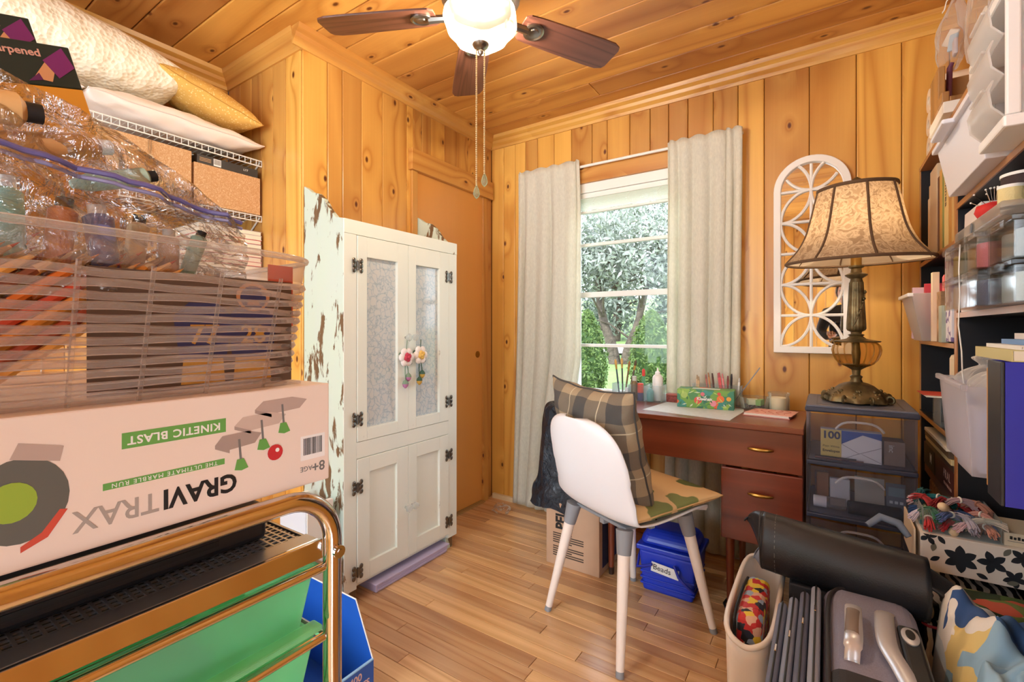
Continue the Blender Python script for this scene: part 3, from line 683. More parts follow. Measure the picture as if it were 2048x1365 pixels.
def plaid(name):
    m, nt, b, out = newmat(name)
    vec = coords(nt, rnd=False); sx = nt.nodes.new('ShaderNodeSeparateXYZ'); nt.links.new(vec, sx.inputs[0])
    def bands(s, off, w, per=0.15):
        f = mth(nt, 'PINGPONG', mth(nt, 'ADD', s, off), per/2); return mth(nt, 'LESS_THAN', f, w)
    A = (mth(nt, 'ADD', bands(sx.outputs[0], 0.0, 0.034, 0.17), bands(sx.outputs[1], 0.0, 0.034, 0.17)))
    base = ramp(nt, [(0.0, lin((176, 156, 126))), (0.4, lin((128, 116, 100))), (1.0, lin((84, 82, 80)))], 'CONSTANT')
    base.color_ramp.elements[1].position = 0.34; base.color_ramp.elements[2].position = 0.67
    nt.links.new(mth(nt, 'MULTIPLY', A, 0.5), base.inputs[0])
    l = mth(nt, 'MAXIMUM', bands(sx.outputs[0], 0.07, 0.0022, 0.17), bands(sx.outputs[1], 0.07, 0.0022, 0.17))
    col = mix(nt, l, base.outputs[0], lin((214, 200, 168)))
    wv = noise(nt, vec, 500, 2); col = mix(nt, mth(nt, 'MULTIPLY', wv, 0.35), col, lin((60, 56, 50)))
    nt.links.new(col, b.inputs['Base Color']); b.inputs['Roughness'].default_value = 0.95; bumpn(nt, b, wv, 0.4, 0.001)
    return m

# ------------------------------------------------------------------ chair
M_shell = plain('white_shell', (238, 241, 248), 0.4)
M_leg = plain('white_leg', (240, 228, 218), 0.45); M_grey = plain('grey_socket', (140, 144, 150), 0.5)
chrz = math.radians(-26.9); chc = (-0.636, 1.756, 0)
chair = thing('shell_chair', 'white moulded shell chair on angled white legs at the desk', 'chair', chc, chrz)
path = [(0.235, 0.425), (0.215, 0.450), (0.15, 0.458), (0.0, 0.448), (-0.10, 0.447), (-0.165, 0.462), (-0.205, 0.505), (-0.232, 0.58), (-0.252, 0.67), (-0.268, 0.76), (-0.275, 0.815)]
hwid = [0.175, 0.195, 0.207, 0.215, 0.218, 0.220, 0.222, 0.218, 0.205, 0.175, 0.095]
def cr(P, t):
    n = len(P)-1; x = t*n; i = min(int(x), n-1); f = x-i
    p0, p1, p2, p3 = P[max(i-1, 0)], P[i], P[i+1], P[min(i+2, n)]
    def h(a, b2, c, d): return 0.5*(2*b2+(c-a)*f+(2*a-5*b2+4*c-d)*f*f+(3*b2-a-3*c+d)*f**3)
    return tuple(h(a, b2, c, d) for a, b2, c, d in zip(p0, p1, p2, p3)) if isinstance(p0, tuple) else h(p0, p1, p2, p3)
def shell(u, v):
    y, z = cr(path, v); w = cr(hwid, v); s_ = 2*u-1
    if v > 0.74: w = 0.2195*max(0.0, 1-((v-0.74)/0.27)**2.6)**0.55
    x = w*s_; c = abs(s_)**3
    seat = max(0, 1-max(0, v-0.45)/0.2); back = 1-seat
    z += 0.022*c*seat; y += 0.05*c*back*(1-max(0, v-0.8)*2)
    return (x, y, z)
mb = MB(); mb.grid(shell, 28, 60); mb.build('seat_shell', M_shell, chair, smooth=70, solid=0.006, local=True)
fr = MB(); fr.box(-0.13, 0.13, -0.012, 0.012, 0.405, 0.432).box(-0.012, 0.012, -0.13, 0.13, 0.405, 0.432).box(-0.14, 0.14, -0.14, 0.14, 0.428, 0.440)
fr.build('under_frame', M_grey, chair, bevel=0.003, local=True)
for sx_ in (-1, 1):
    for sy in (-1, 1):
        tp = Vector((sx_*0.145, sy*0.15, 0.43)); ft_ = Vector((sx_*0.21, sy*0.231, 0.0)); d = ft_-tp
        s_ = MB().cyl(tp+d*-0.02, tp+d*0.16, 0.030, 0.024, 20).build('leg_socket', M_grey, chair, smooth=40, local=True)
        lg = MB().cyl(tp+d*0.15, tp+d*0.955, 0.0215, 0.0135, 20).build('leg', M_leg, chair, smooth=40, local=True)
        ft2 = MB().cyl(tp+d*0.95, tp+d*1.0, 0.013, 0.014, 16).build('foot_cap', M_grey, lg, smooth=40, local=True); ft2.location = Vector(ft2.location)-Vector(lg.location)
def chw(x, y, z): return (chc[0]+x*math.cos(chrz)-y*math.sin(chrz), chc[1]+x*math.sin(chrz)+y*math.cos(chrz), z)
M_plaid = plaid('plaid_wool')
pillow('plaid_pillow', 0.24, 0.245, 0.10, chw(-0.05, -0.095, 0.69), (math.radians(105), math.radians(2), chrz), M_plaid, 'brown grey plaid pillow leaning on the chair back', piping=(0.004, plain('dark_piping', (70, 68, 66), 0.9)), wr=0.014, seed=4, pinch=0.10)
M_leafp = cells('leaf_print_canvas', [(96, 110, 66), (122, 132, 80), (222, 190, 140), (222, 190, 140), (222, 190, 140), (222, 190, 140)], 9, 0.9, bg=(222, 190, 140), thresh=0.5)
pillow('seat_cushion', 0.215, 0.22, 0.03, chw(0.0, 0.055, 0.497), (math.radians(2), 0, chrz), M_leafp, 'tan seat cushion with green leaf print on the chair', cat='cushion', wr=0.002, pinch=0.02, p=0.3, piping=(0.003, plain('tan_piping', (204, 170, 120), 0.9)))
# ------------------------------------------------------------------ arched mirror with lattice
mx0, mx1, mzb, mzt = -0.203, 0.098, 1.022, 1.93
mc = (mx0+mx1)/2; mw = (mx1-mx0)/2; myF = YW-0.026; myB = YW-0.002
mir = thing('arched_mirror', 'white arched wall mirror with overlapping circle lattice', 'mirror', (mc, YW-0.01, mzb))
M_mwhite = plain('mirror_white', (238, 234, 228), 0.5)
zs_ = mzt-mw
def arch(hw, zb, n=24):
    pts = [(mc-hw, zb)]+[(mc-hw*math.cos(PI*i/n), zs_+hw*math.sin(PI*i/n)) for i in range(n+1)]+[(mc+hw, zb)]
    return pts
o_, i_ = arch(mw, mzb), arch(mw-0.03, mzb+0.03)
n = len(o_); mb = MB()
v = [(x, myF, z) for x, z in o_]+[(x, myF, z) for x, z in i_]+[(x, myB, z) for x, z in o_]+[(x, myB, z) for x, z in i_]
f = []
for k in range(n):
    j = (k+1) % n
    f += [(k, j, n+j, n+k), (2*n+k, 3*n+k, 3*n+j, 2*n+j), (k, 2*n+k, 2*n+j, j), (n+k, n+j, 3*n+j, 3*n+k)]
mb.add(v, f); mb.build('frame', M_mwhite, mir, bevel=0.003)
MB().prism(arch(mw-0.02, mzb+0.02), 'xz', YW-0.008, YW-0.004).build('mirror_glass', plain('mirror_silver', (240, 240, 240), 0.02, 1.0), mir)
rx, rz = mw-0.03, 0.1445; zk = [1.052+rz*k for k in range(6)]
def inside(x, z): return abs(x-mc) <= rx+0.002 and z >= mzb+0.029 and (z <= zs_ or math.hypot(x-mc, z-zs_) <= rx+0.003)
def strip(pts, name):
    run = []
    for p in pts+[None]:
        if p is not None and inside(*p): run.append((p[0], YW-0.016, p[1]))
        else:
            if len(run) > 2: MB().tube(run, 0.0065, 6).build(name, M_mwhite, mir, smooth=50)
            run = []
strip([(mc, mzb+0.03+q*0.02) for q in range(60)], 'lattice_bar')
for z in zk[1:]: strip([(mc-rx+2*rx*q/20, z) for q in range(21)], 'lattice_bar')
for k in range(0, 7):
    z = 1.052+rz*k
    if k % 2 == 0: strip([(mc+rx*math.cos(a*PI/30), z+rz*math.sin(a*PI/30)) for a in range(61)], 'lattice_arc')
    else:
        for s_ in (-1, 1): strip([(mc+s_*(rx-rx*math.cos(-PI/2+a*PI/30)), z+rz*math.sin(-PI/2+a*PI/30)) for a in range(31)], 'lattice_arc')

# ------------------------------------------------------------------ plastic drawer cart
M_navy = plain('navy_plastic', (52, 58, 78), 0.4); M_milk = clear('milky_drawer', (206, 208, 222), 0.10, 0.25); M_lidg = plain('slate_lid', (96, 100, 116), 0.45)
kx0, kx1, ky0, ky1 = -0.056, 0.252, 1.985, 2.33
cart = thing('drawer_cart', 'translucent plastic drawer unit with navy frame beside the desk', 'drawer unit', ((kx0+kx1)/2, (ky0+ky1)/2, 0))
MB().box(kx0-0.004, kx1+0.004, ky0-0.006, ky1, 0.838, 0.856).build('lid', M_navy, cart, bevel=0.005)
MB().box(kx0, kx1, ky0-0.002, ky1-0.004, 0.854, 0.862).build('lid_top', M_lidg, cart, bevel=0.003)
lid = MB()
for a in ((kx0+0.03, kx1-0.03, ky0+0.03, ky0+0.034), (kx0+0.03, kx1-0.03, ky1-0.04, ky1-0.036), (kx0+0.03, kx0+0.034, ky0+0.03, ky1-0.036), (kx1-0.034, kx1-0.03, ky0+0.03, ky1-0.036)):
    MB().box(*a, 0.8618, 0.8626).build('lid_groove', M_navy, cart)
for i, zt in enumerate((0.836, 0.648, 0.460, 0.272)):
    zb = zt-0.168
    MB().box(kx0, kx1, ky0, ky1, zb-0.019, zb-0.003).build('cross_frame', M_navy, cart, bevel=0.004)
    MB().box(kx0, kx0+0.006, ky0+0.02, ky1, zb-0.003, zt+0.002).build('side_wall', M_milk, cart)
    MB().box(kx1-0.006, kx1, ky0+0.02, ky1, zb-0.003, zt+0.002).build('side_wall', M_milk, cart)
    # drawer with a bowed front
    n = 10; fr_ = []
    for q in range(n+1): fr_.append((kx0+0.008+(kx1-kx0-0.016)*q/n, ky0+0.006-0.014*math.sin(PI*q/n)))
    poly = fr_+[(p[0], p[1]+0.003) for p in reversed(fr_)]
    d = MB().prism(poly, 'xy', zb, zt-0.004).box(kx0+0.010, kx1-0.010, ky0+0.008, ky1-0.01, zb, zb+0.003)\
        .build('drawer', M_milk, cart)
    hn = MB(); pts = []
    for q in range(13):
        a = PI*q/12; pts.append((0.097-0.066*math.cos(a)*1.0, ky0-0.014, zt-0.05+0.028*(1-abs(math.cos(a))**4)))
    hn.tube(pts, 0.004, 6).build('handle', clear('handle_edge', (228, 228, 236), 0.55, 0.2), d, smooth=50)
for xx in (kx0+0.03, kx1-0.03):
    for yy in (ky0+0.03, ky1-0.03):
        MB().cyl((xx-0.012, yy, 0.03), (xx+0.012, yy, 0.03), 0.03, n=16).cyl((xx, yy, 0.03), (xx, yy, 0.086), 0.008, n=8).build('caster', M_black, cart, smooth=40)
MB().box(kx0, kx1, ky0, ky1, 0.080, 0.087).build('base_plate', M_navy, cart)
# things in the top drawer
P_yel = plain('print_yellow', (226, 200, 110), 0.6); P_blue = plain('print_blue', (50, 92, 170), 0.6); P_navy = plain('print_navy', (40, 50, 90), 0.6); P_black = plain('print_black', (26, 26, 28), 0.6); P_white = plain('print_white', (240, 240, 238), 0.6); P_grey = plain('print_grey', (120, 118, 116), 0.6)
zb = 0.671
env = thing('envelope_pack', 'yellow and blue pack of plain white envelopes in the top drawer', 'envelopes', (0.073, 2.03, zb))
MB().box(-0.013, 0.160, 2.012, 2.05, zb, 0.776).build('pack', P_white, env, bevel=0.001)
MB().box(-0.0125, 0.048, 2.0108, 2.0122, zb+0.002, 0.775).build('yellow_panel', P_yel, env)
MB().add([(0.048, 2.011, 0.775), (0.160, 2.011, 0.775), (0.160, 2.011, 0.752), (0.108, 2.011, 0.765), (0.048, 2.011, 0.728)], [(0, 4, 3, 2, 1)]).build('blue_panel', P_blue, env)
for p0, p1 in (((0.048, 0.728), (0.098, 0.70)), ((0.098, 0.70), (0.160, 0.728)), ((0.098, 0.70), (0.05, 0.675)), ((0.105, 0.70), (0.159, 0.675))):
    MB().tube([(p0[0], 2.011, p0[1]), (p1[0], 2.011, p1[1])], 0.0007, 4).build('envelope_crease', P_grey, env)
text('lettering', '100', 0.036, face_M((0.018, 2.0102, 0.755), (1, 0, 0), (0, 0, 1)), P_navy, env, bold=0.0012)
text('lettering', 'Plain White', 0.0105, face_M((0.018, 2.0102, 0.716), (1, 0, 0), (0, 0, 1)), P_black, env)
text('lettering', 'Envelopes', 0.0125, face_M((0.018, 2.0102, 0.700), (1, 0, 0), (0, 0, 1)), P_black, env, bold=0.0003)
inc = thing('small_carton', 'brown grey carton lettered inc beside the envelopes', 'carton', (0.185, 2.05, zb))
MB().box(0.166, 0.222, 2.02, 2.10, zb, 0.752).build('box', plain('carton_brown', (150, 128, 110), 0.7), inc, bevel=0.001)
text('lettering', 'inc', 0.022, face_M((0.186, 2.0192, 0.728), (0, 0, -1), (1, 0, 0)), P_white, inc)
pk = thing('pen_bundle', 'bundle of dark pens lying in the front of the top drawer', 'pens', (0.06, 1.995, zb))
for q in range(3): MB().cyl((-0.03, 2.004-0.001*q, zb+0.004+0.004*(q == 1)), (0.07+0.02*q, 2.0, zb+0.004+0.004*(q == 1)), 0.0035, n=8).build('pen', plain('pen_%d' % q, [(70, 40, 60), (40, 40, 46), (120, 80, 70)][q], 0.4), pk, smooth=40)
zb = 0.483
tb = thing('tube_bottle', 'white capped clear tube lying in the middle drawer', 'bottle', (0.0, 2.02, zb))
MB().cyl((-0.035, 2.03, zb+0.026), (0.005, 2.03, zb+0.026), 0.02, n=20).build('cap', M_whiteplastic, tb, smooth=40)
MB().cyl((0.005, 2.03, zb+0.026), (0.062, 2.03, zb+0.026), 0.021, n=20).build('tube', clear('tube_clear', (220, 214, 208), 0.35, 0.1), tb, smooth=40)
rl = MB().cyl((0.066, 2.025, zb+0.024), (0.215, 2.03, zb+0.024), 0.023, n=20).build('black_roll', plain('speckled_black', (30, 32, 36), 0.7, var=(120, 0.8)), smooth=40, bevel=0.004, label='black speckled roll lying in the middle drawer', cat='roll')
mp = thing('map_card', 'beige printed card standing at the back of the middle drawer', 'card', (0.14, 2.10, zb))
MB().obox((0.132, 2.105, zb+0.058), (0.085, 0.006, 0.115), 0, math.radians(-8)).build('card', plain('card_beige', (206, 196, 178), 0.7), mp)
MB().obox((0.128, 2.101, zb+0.035), (0.018, 0.001, 0.018), 0, math.radians(-8)).build('print_square', P_black, mp)
for q in range(3): MB().cyl((0.108+0.018*q, 2.112, zb+0.088), (0.108+0.018*q, 2.108, zb+0.0875), 0.006, n=14).build('print_dot', P_navy, mp)
lc = thing('calculator', 'grey handheld calculator with a display in the middle drawer', 'calculator', (0.2, 2.07, zb))
MB().obox((0.205, 2.09, zb+0.055), (0.055, 0.014, 0.11), 0, math.radians(-8)).build('body', plain('calc_grey', (120, 126, 134), 0.5), lc, bevel=0.003)
MB().obox((0.205, 2.079, zb+0.085), (0.044, 0.002, 0.03), 0, math.radians(-8)).build('display', plain('calc_lcd', (150, 170, 176), 0.2), lc)
for q in range(6): MB().obox((0.191+0.014*(q % 3), 2.083, zb+0.03+0.018*(q//3)), (0.009, 0.004, 0.009), 0, math.radians(-8)).build('key', P_white, lc)
MB().obox((0.045, 2.10, zb+0.05), (0.06, 0.02, 0.10), 0.1).build('white_box', P_white, label='plain white box standing in the middle drawer', cat='box', bevel=0.002)
MB().obox((-0.01, 2.13, zb+0.055), (0.04, 0.03, 0.11), 0.2).build('wood_block', wood('block_wood', (180, 110, 60), (214, 150, 90), 'z', knots=False), label='orange wood block standing in the middle drawer', cat='block', bevel=0.002)

# ------------------------------------------------------------------ table lamp
LX, LY, LZ = 0.096, 2.145, 0.8635
M_bronze = plain('antique_bronze', (112, 98, 68), 0.42, 0.75, var=(30, 0.5), bump=(70, 0.5, 0.002))
M_amber = clear('amber_glass', (222, 180, 96), 0.10, 0.05)
lamp = thing('table_lamp', 'ornate bronze table lamp with amber glass bowl and bell shade', 'lamp', (LX, LY, LZ))
def scal(t, z): return 1+0.10*max(0, (0.05-z)/0.05)*math.cos(8*t)
bs = MB().lathe([(0.102, 0.006), (0.100, 0.018), (0.086, 0.034), (0.070, 0.045), (0.052, 0.062), (0.036, 0.07), (0.020, 0.074), (0.016, 0.085), (0.020, 0.094), (0.012, 0.10), (0.014, 0.118), (0.022, 0.124), (0.032, 0.13), (0.045, 0.139)], 64, (LX, LY, LZ), scal).build('base', M_bronze, lamp, smooth=45)
for k in range(8):
    a = PI/8+k*PI/4; ca, sa = math.cos(a), math.sin(a)
    pts = []
    for q in range(14):
        th = q/13*1.6*PI; R = 0.014*(1-0.45*q/13); rr = 0.102+R*math.sin(th); zz = 0.004+0.015-R*math.cos(th)
        pts.append((LX+ca*rr, LY+sa*rr, LZ+max(0.0045, zz)))
    MB().tube(pts, 0.0042, 6).build('scroll_foot', M_bronze, bs, smooth=50)
    a2 = k*PI/4
    for q in range(5):
        rr = 0.072+0.011*(q//2); da = 0.09*((q % 2)*2-1) if q else 0
        MB().sphere((LX+rr*math.cos(a2+da), LY+rr*math.sin(a2+da), LZ+0.044-0.010*(q//2)), 0.0065, 8, 6).build('grape', M_bronze, bs, smooth=60)
gad = lambda t, z: 1+0.05*math.cos(16*t)
MB().lathe([(0.034, 0.131), (0.050, 0.140), (0.062, 0.155), (0.070, 0.175), (0.073, 0.192), (0.070, 0.208), (0.060, 0.219), (0.046, 0.224)], 96, (LX, LY, LZ), gad, capb=False, capt=False).build('glass_bowl', M_amber, lamp, smooth=50)
MB().lathe([(0.010, 0.135), (0.014, 0.18), (0.010, 0.222)], 12, (LX, LY, LZ)).build('inner_rod', M_bronze, lamp, smooth=50)
MB().lathe([(0.072, 0.221), (0.074, 0.225), (0.05, 0.229), (0.03, 0.234), (0.020, 0.243), (0.026, 0.248), (0.016, 0.252), (0.018, 0.26)], 40, (LX, LY, LZ)).build('bowl_cap', M_bronze, lamp, smooth=45)
flu = lambda t, z: 1+0.06*abs(math.sin(8*t))
st = MB().lathe([(0.016, 0.258), (0.026, 0.264), (0.029, 0.27), (0.0285, 0.29), (0.024, 0.38), (0.021, 0.442)], 64, (LX, LY, LZ), flu).build('column', M_bronze, lamp, smooth=45)
MB().lathe([(0.021, 0.441), (0.018, 0.455), (0.034, 0.466), (0.035, 0.47), (0.018, 0.478), (0.016, 0.492), (0.024, 0.497), (0.024, 0.503)], 40, (LX, LY, LZ)).build('column_cap', M_bronze, lamp, smooth=45)
vp = [(LX+(0.030-0.002*q/6)*math.cos(-1.9+0.16*q), LY+(0.030-0.002*q/6)*math.sin(-1.9+0.16*q), LZ+0.28+0.012*q) for q in range(12)]
MB().tube(vp, 0.002, 6).build('vine', M_bronze, st, smooth=60)
for q in (3, 5, 7, 8, 10): MB().sphere((vp[q][0], vp[q][1]-0.002, vp[q][2]+0.004), 0.0055, 8, 6).build('leaf', M_bronze, st, smooth=60)
MB().cyl((LX, LY, LZ+0.50), (LX, LY, LZ+0.57), 0.017, n=16).build('socket', M_brass, lamp, smooth=40)
M_bulb = plain('bulb_glow', (255, 240, 214), 0.3, emit=((255, 222, 170), 6.0))
MB().lathe([(0.013, 0.57), (0.02, 0.58), (0.03, 0.605), (0.03, 0.625), (0.018, 0.645), (0.004, 0.65)], 20, (LX, LY, LZ)).build('bulb', M_bulb, lamp, smooth=60)
# shade: damask cloth, a little crooked
M_shade, nt, b, out = newmat('damask_shade')
vec = coords(nt, rnd=False); n1 = nd(nt, 'ShaderNodeTexNoise', Scale=26, Detail=3, Distortion=2.2); nt.links.new(vec, n1.inputs['Vector'])
r = ramp(nt, [(0.40, lin((150, 124, 96))), (0.5, lin((196, 172, 142))), (0.6, lin((166, 140, 110)))]); nt.links.new(n1.outputs[0], r.inputs[0]); nt.links.new(r.outputs[0], b.inputs['Base Color']); b.inputs['Roughness'].default_value = 0.8
bumpn(nt, b, n1.outputs[0], 0.5, 0.003)
tl = nd(nt, 'ShaderNodeBsdfTranslucent'); nt.links.new(r.outputs[0], tl.inputs[0]); mxs = nt.nodes.new('ShaderNodeMixShader'); mxs.inputs[0].default_value = 0.35
nt.links.new(b.outputs[0], mxs.inputs[1]); nt.links.new(tl.outputs[0], mxs.inputs[2]); nt.links.new(mxs.outputs[0], out.inputs[0])
tiltM = Matrix.Translation((LX, LY, LZ+0.52)) @ Matrix.Rotation(math.radians(33.8), 4, 'Z') @ Matrix.Rotation(math.radians(-1.2), 4, 'Y') @ Matrix.Rotation(math.radians(2), 4, 'X')
sprof = [(0.226, 0.0), (0.219, 0.010), (0.196, 0.036), (0.176, 0.066), (0.157, 0.11), (0.143, 0.165), (0.132, 0.215), (0.120, 0.268)]
sp_ = [tuple(cr([tuple(p) for p in sprof], q/28)) for q in range(29)]
pan = lambda t, z: 1-0.018*abs(math.cos(4*t))
shd = MB().lathe(sp_, 96, (0, 0, 0), pan, capb=False, capt=False).xform(tiltM).build('shade', M_shade, lamp, smooth=60)
MB().lathe([(q*0.985, z+0.001) for q, z in sp_], 96, (0, 0, 0), pan, capb=False, capt=False).xform(tiltM).build('shade_lining', clear('white_lining', (250, 240, 222), 0.55, 0.6), shd, smooth=60)
M_trim = plain('brown_braid', (92, 68, 46), 0.85, bump=(300, 0.5))
for k in range(8):
    a = PI/8+k*PI/4; f_ = pan(a, 0)+0.004
    MB().tube([tiltM @ Vector((q*f_*math.cos(a), q*f_*math.sin(a), z)) for q, z in sp_], 0.0042, 6).build('braid', M_trim, shd, smooth=60)
for q, z, r_ in ((sp_[0][0], 0.0, 0.006), (sp_[-1][0], 0.268, 0.007)):
    MB().tube([tiltM @ Vector((q*pan(a*PI/48, 0)*math.cos(a*PI/48), q*pan(a*PI/48, 0)*math.sin(a*PI/48), z)) for a in range(96)], r_, 6, closed=True).build('rim_braid', M_trim, shd, smooth=60)
hp = MB()
hp.tube([tiltM @ Vector((0.05*math.cos(a), 0, 0.05+0.10*math.sin(a)*1.9)) for a in [PI*q/14 for q in range(15)]], 0.0018, 6)
hp.build('harp', M_brass, lamp, smooth=60)
for s_ in (0, 1, 2): MB().cyl(tiltM @ Vector((0, 0, 0.232)), tiltM @ Vector((0.118*math.cos(s_*2.09), 0.118*math.sin(s_*2.09), 0.262)), 0.0018, n=6).build('spider_arm', M_brass, shd)
MB().lathe([(0.006, 0.225), (0.01, 0.255), (0.012, 0.265), (0.018, 0.275), (0.02, 0.288), (0.014, 0.30), (0.004, 0.308)], 16).xform(tiltM).build('finial', M_bronze, lamp, smooth=50)
light('lamp_bulb', 'POINT', (LX, LY, LZ+0.64), 6.0, (1.0, 0.84, 0.62), shadow_soft_size=0.03)

# ------------------------------------------------------------------ things on the desk
DZ = dzt
M_acr = clear('acrylic', (236, 242, 244), 0.12, 0.05)
og = thing('desk_organizer', 'clear acrylic organizer full of brushes and bottles', 'organizer', (-0.80, 2.385, DZ))
def opentray(mb, x0, x1, y0, y1, z0, z1, t=0.003):
    return mb.box(x0, x1, y0, y1, z0, z0+t).box(x0, x1, y0, y0+t, z0+t, z1).box(x0, x1, y1-t, y1, z0+t, z1).box(x0, x0+t, y0+t, y1-t, z0+t, z1).box(x1-t, x1, y0+t, y1-t, z0+t, z1)
opentray(MB(), -0.93, -0.675, 2.335, 2.435, DZ, DZ+0.085).build('tray', M_acr, og)
for xx in (-0.845, -0.762): MB().box(xx, xx+0.003, 2.338, 2.432, DZ+0.003, DZ+0.08).build('divider', M_acr, og)
def brush(x, y, lean, ly, L, col, tipc, label):
    b0 = Vector((x, y, DZ+0.004)); d = Vector((lean, ly, 1)).normalized()
    t = thing('paint_brush', label, 'brush', b0, group='brushes in the organizer')
    MB().tube([b0, b0+d*L*0.5, b0+d*L*0.74], [0.003, 0.005, 0.0045], 8).build('handle', plain('brush_handle_%d' % int(1e4*abs(x)), col, 0.35), t, smooth=50)
    MB().cyl(b0+d*L*0.74, b0+d*L*0.86, 0.005, 0.006, 10).build('ferrule', M_brass, t, smooth=50)
    MB().tube([b0+d*L*0.86, b0+d*L*0.93, b0+d*L], [0.006, 0.0075, 0.003], 8).build('bristles', plain('bristle_%d' % int(1e4*abs(x)), tipc, 0.8), t, smooth=50)
brush(-0.905, 2.38, -0.12, 0.0, 0.205, (60, 70, 84), (206, 160, 90), 'slate handled brush with tan bristles leaning left in the organizer')
brush(-0.895, 2.40, -0.05, 0.05, 0.21, (70, 66, 60), (212, 170, 100), 'dark handled brush with golden bristles standing in the organizer')
brush(-0.875, 2.37, 0.14, 0.0, 0.20, (120, 90, 60), (150, 110, 66), 'brown handled brush leaning towards the bottles in the organizer')
brush(-0.865, 2.395, 0.20, 0.05, 0.205, (90, 70, 56), (96, 80, 60), 'dark tipped brush leaning towards the bottles in the organizer')
def bottle(name, label, x, y, prof, mat, cap=None, capm=None, band=None, z0=None, cat='bottle', lab=None):
    z0 = DZ+0.0035 if z0 is None else z0
    t = thing(name, label, cat, (x, y, z0))
    MB().lathe(prof, 24, (x, y, z0)).build('body', mat, t, smooth=40)
    if cap: MB().lathe(cap, 20, (x, y, z0)).build('cap', capm, t, smooth=40)
    if band: MB().lathe(band[0], 24, (x, y, z0)).build('label_band', band[1], t, smooth=40)
    return t
bottle('paint_bottle', 'bronze brown paint bottle with pale cap in the organizer', -0.820, 2.365, [(0.017, 0), (0.018, 0.003), (0.018, 0.085), (0.012, 0.094), (0.010, 0.10)], plain('bronze_paint', (112, 96, 66), 0.35), [(0.011, 0.098), (0.0115, 0.12), (0.009, 0.122)], plain('pale_cap', (196, 200, 190), 0.5))
bottle('glue_stick', 'red and blue glue stick in the organizer', -0.785, 2.355, [(0.014, 0), (0.0145, 0.003), (0.0145, 0.06)], plain('glue_blue', (64, 60, 110), 0.4), [(0.0152, 0.04), (0.0152, 0.085), (0.012, 0.088)], plain('glue_red', (216, 72, 48), 0.4))
bottle('glue_bottle', 'white squeeze bottle with nozzle in the organizer', -0.712, 2.405, [(0.024, 0), (0.026, 0.004), (0.026, 0.115), (0.02, 0.128), (0.012, 0.133)], M_whiteplastic, [(0.013, 0.131), (0.013, 0.145), (0.006, 0.148), (0.003, 0.166)], M_whiteplastic)
bottle('teal_bottle', 'small teal paint bottle in the organizer', -0.735, 2.355, [(0.016, 0), (0.018, 0.004), (0.018, 0.048), (0.010, 0.06), (0.006, 0.066)], plain('teal_paint', (110, 168, 170), 0.35))
bottle('white_paint_tub', 'short white paint tub beside the brushes in the organizer', -0.857, 2.36, [(0.008, 0), (0.011, 0.003), (0.011, 0.05)], plain('tub_white', (232, 232, 230), 0.4), [(0.012, 0.05), (0.012, 0.06)], M_whiteplastic)
bottle('green_marker', 'green marker with red cap standing in the organizer', -0.785, 2.405, [(0.007, 0), (0.008, 0.003), (0.0085, 0.12)], plain('marker_green', (90, 160, 116), 0.4), [(0.007, 0.12), (0.008, 0.123), (0.008, 0.15), (0.004, 0.158)], plain('marker_red', (216, 60, 50), 0.4), cat='marker')
tin = thing('small_tin', 'small red patterned tin beside the organizer', 'tin', (-0.640, 2.42, DZ))
MB().box(-0.668, -0.612, 2.40, 2.445, DZ, DZ+0.030).build('body', plain('tin_red', (142, 66, 60), 0.45, var=(80, 0.4)), tin, bevel=0.003)
MB().box(-0.669, -0.611, 2.399, 2.446, DZ+0.030, DZ+0.042).build('lid', plain('tin_lid', (160, 82, 72), 0.4), tin, bevel=0.003)
mat_ = MB().prism([(-0.692, 2.104), (-0.317, 2.045), (-0.300, 2.30), (-0.31, 2.38), (-0.66, 2.395)], 'xy', DZ, DZ+0.0015).build('drawing_sheet', plain('pale_sheet', (206, 216, 222), 0.5, var=(60, 0.06)), label='pale blue paper sheet lying under the tissue box', cat='paper')
tr_ = math.atan2(2.31-2.263, 0.24)
tbx = thing('tissue_box', 'green tissue box with fruit and leaf print on the desk', 'tissue box', (-0.465, 2.34, DZ+0.0016), tr_*0.5)
M_tis = cells('tissue_print', [(70, 140, 110), (120, 170, 80), (60, 120, 100), (150, 190, 90), (88, 150, 96), (70, 150, 140), (226, 110, 70), (120, 170, 80)], 34, 0.5, stretch=(1, 1, 1))
MB().box(-0.122, 0.122, -0.058, 0.058, 0, 0.085).build('carton', M_tis, tbx, bevel=0.002, local=True)
rr_ = random.Random(8)
for i, (x, z, r_, c) in enumerate([(-0.03, 0.036, 0.017, (224, 98, 84)), (0.066, 0.048, 0.016, (236, 120, 60)), (0.035, 0.026, 0.014, (232, 150, 170)), (-0.09, 0.058, 0.015, (170, 200, 110)), (-0.01, 0.066, 0.009, (220, 120, 130)), (0.10, 0.05, 0.010, (236, 170, 70)), (0.06, 0.07, 0.008, (214, 80, 70))]):
    MB().cyl((x, -0.0582, z), (x, -0.0588, z), r_, n=16).build('printed_fruit', plain('fruit_%d' % i, c, 0.5), tbx, local=True)
for i in range(26):
    x, z, a = rr_.uniform(-0.11, 0.11), rr_.uniform(0.01, 0.075), rr_.uniform(0, PI); l_, w_ = rr_.uniform(0.008, 0.016), rr_.uniform(0.002, 0.004)
    ca, sa = math.cos(a), math.sin(a)
    MB().add([(x-l_*ca, -0.0590, z-l_*sa), (x+w_*sa, -0.0590, z-w_*ca), (x+l_*ca, -0.0590, z+l_*sa), (x-w_*sa, -0.0590, z+w_*ca)], [(0, 1, 2, 3)]).build('printed_leaf', plain('pleaf_%d' % i, [(220, 232, 214), (190, 216, 120), (60, 120, 80)][i % 3], 0.5), tbx, local=True)
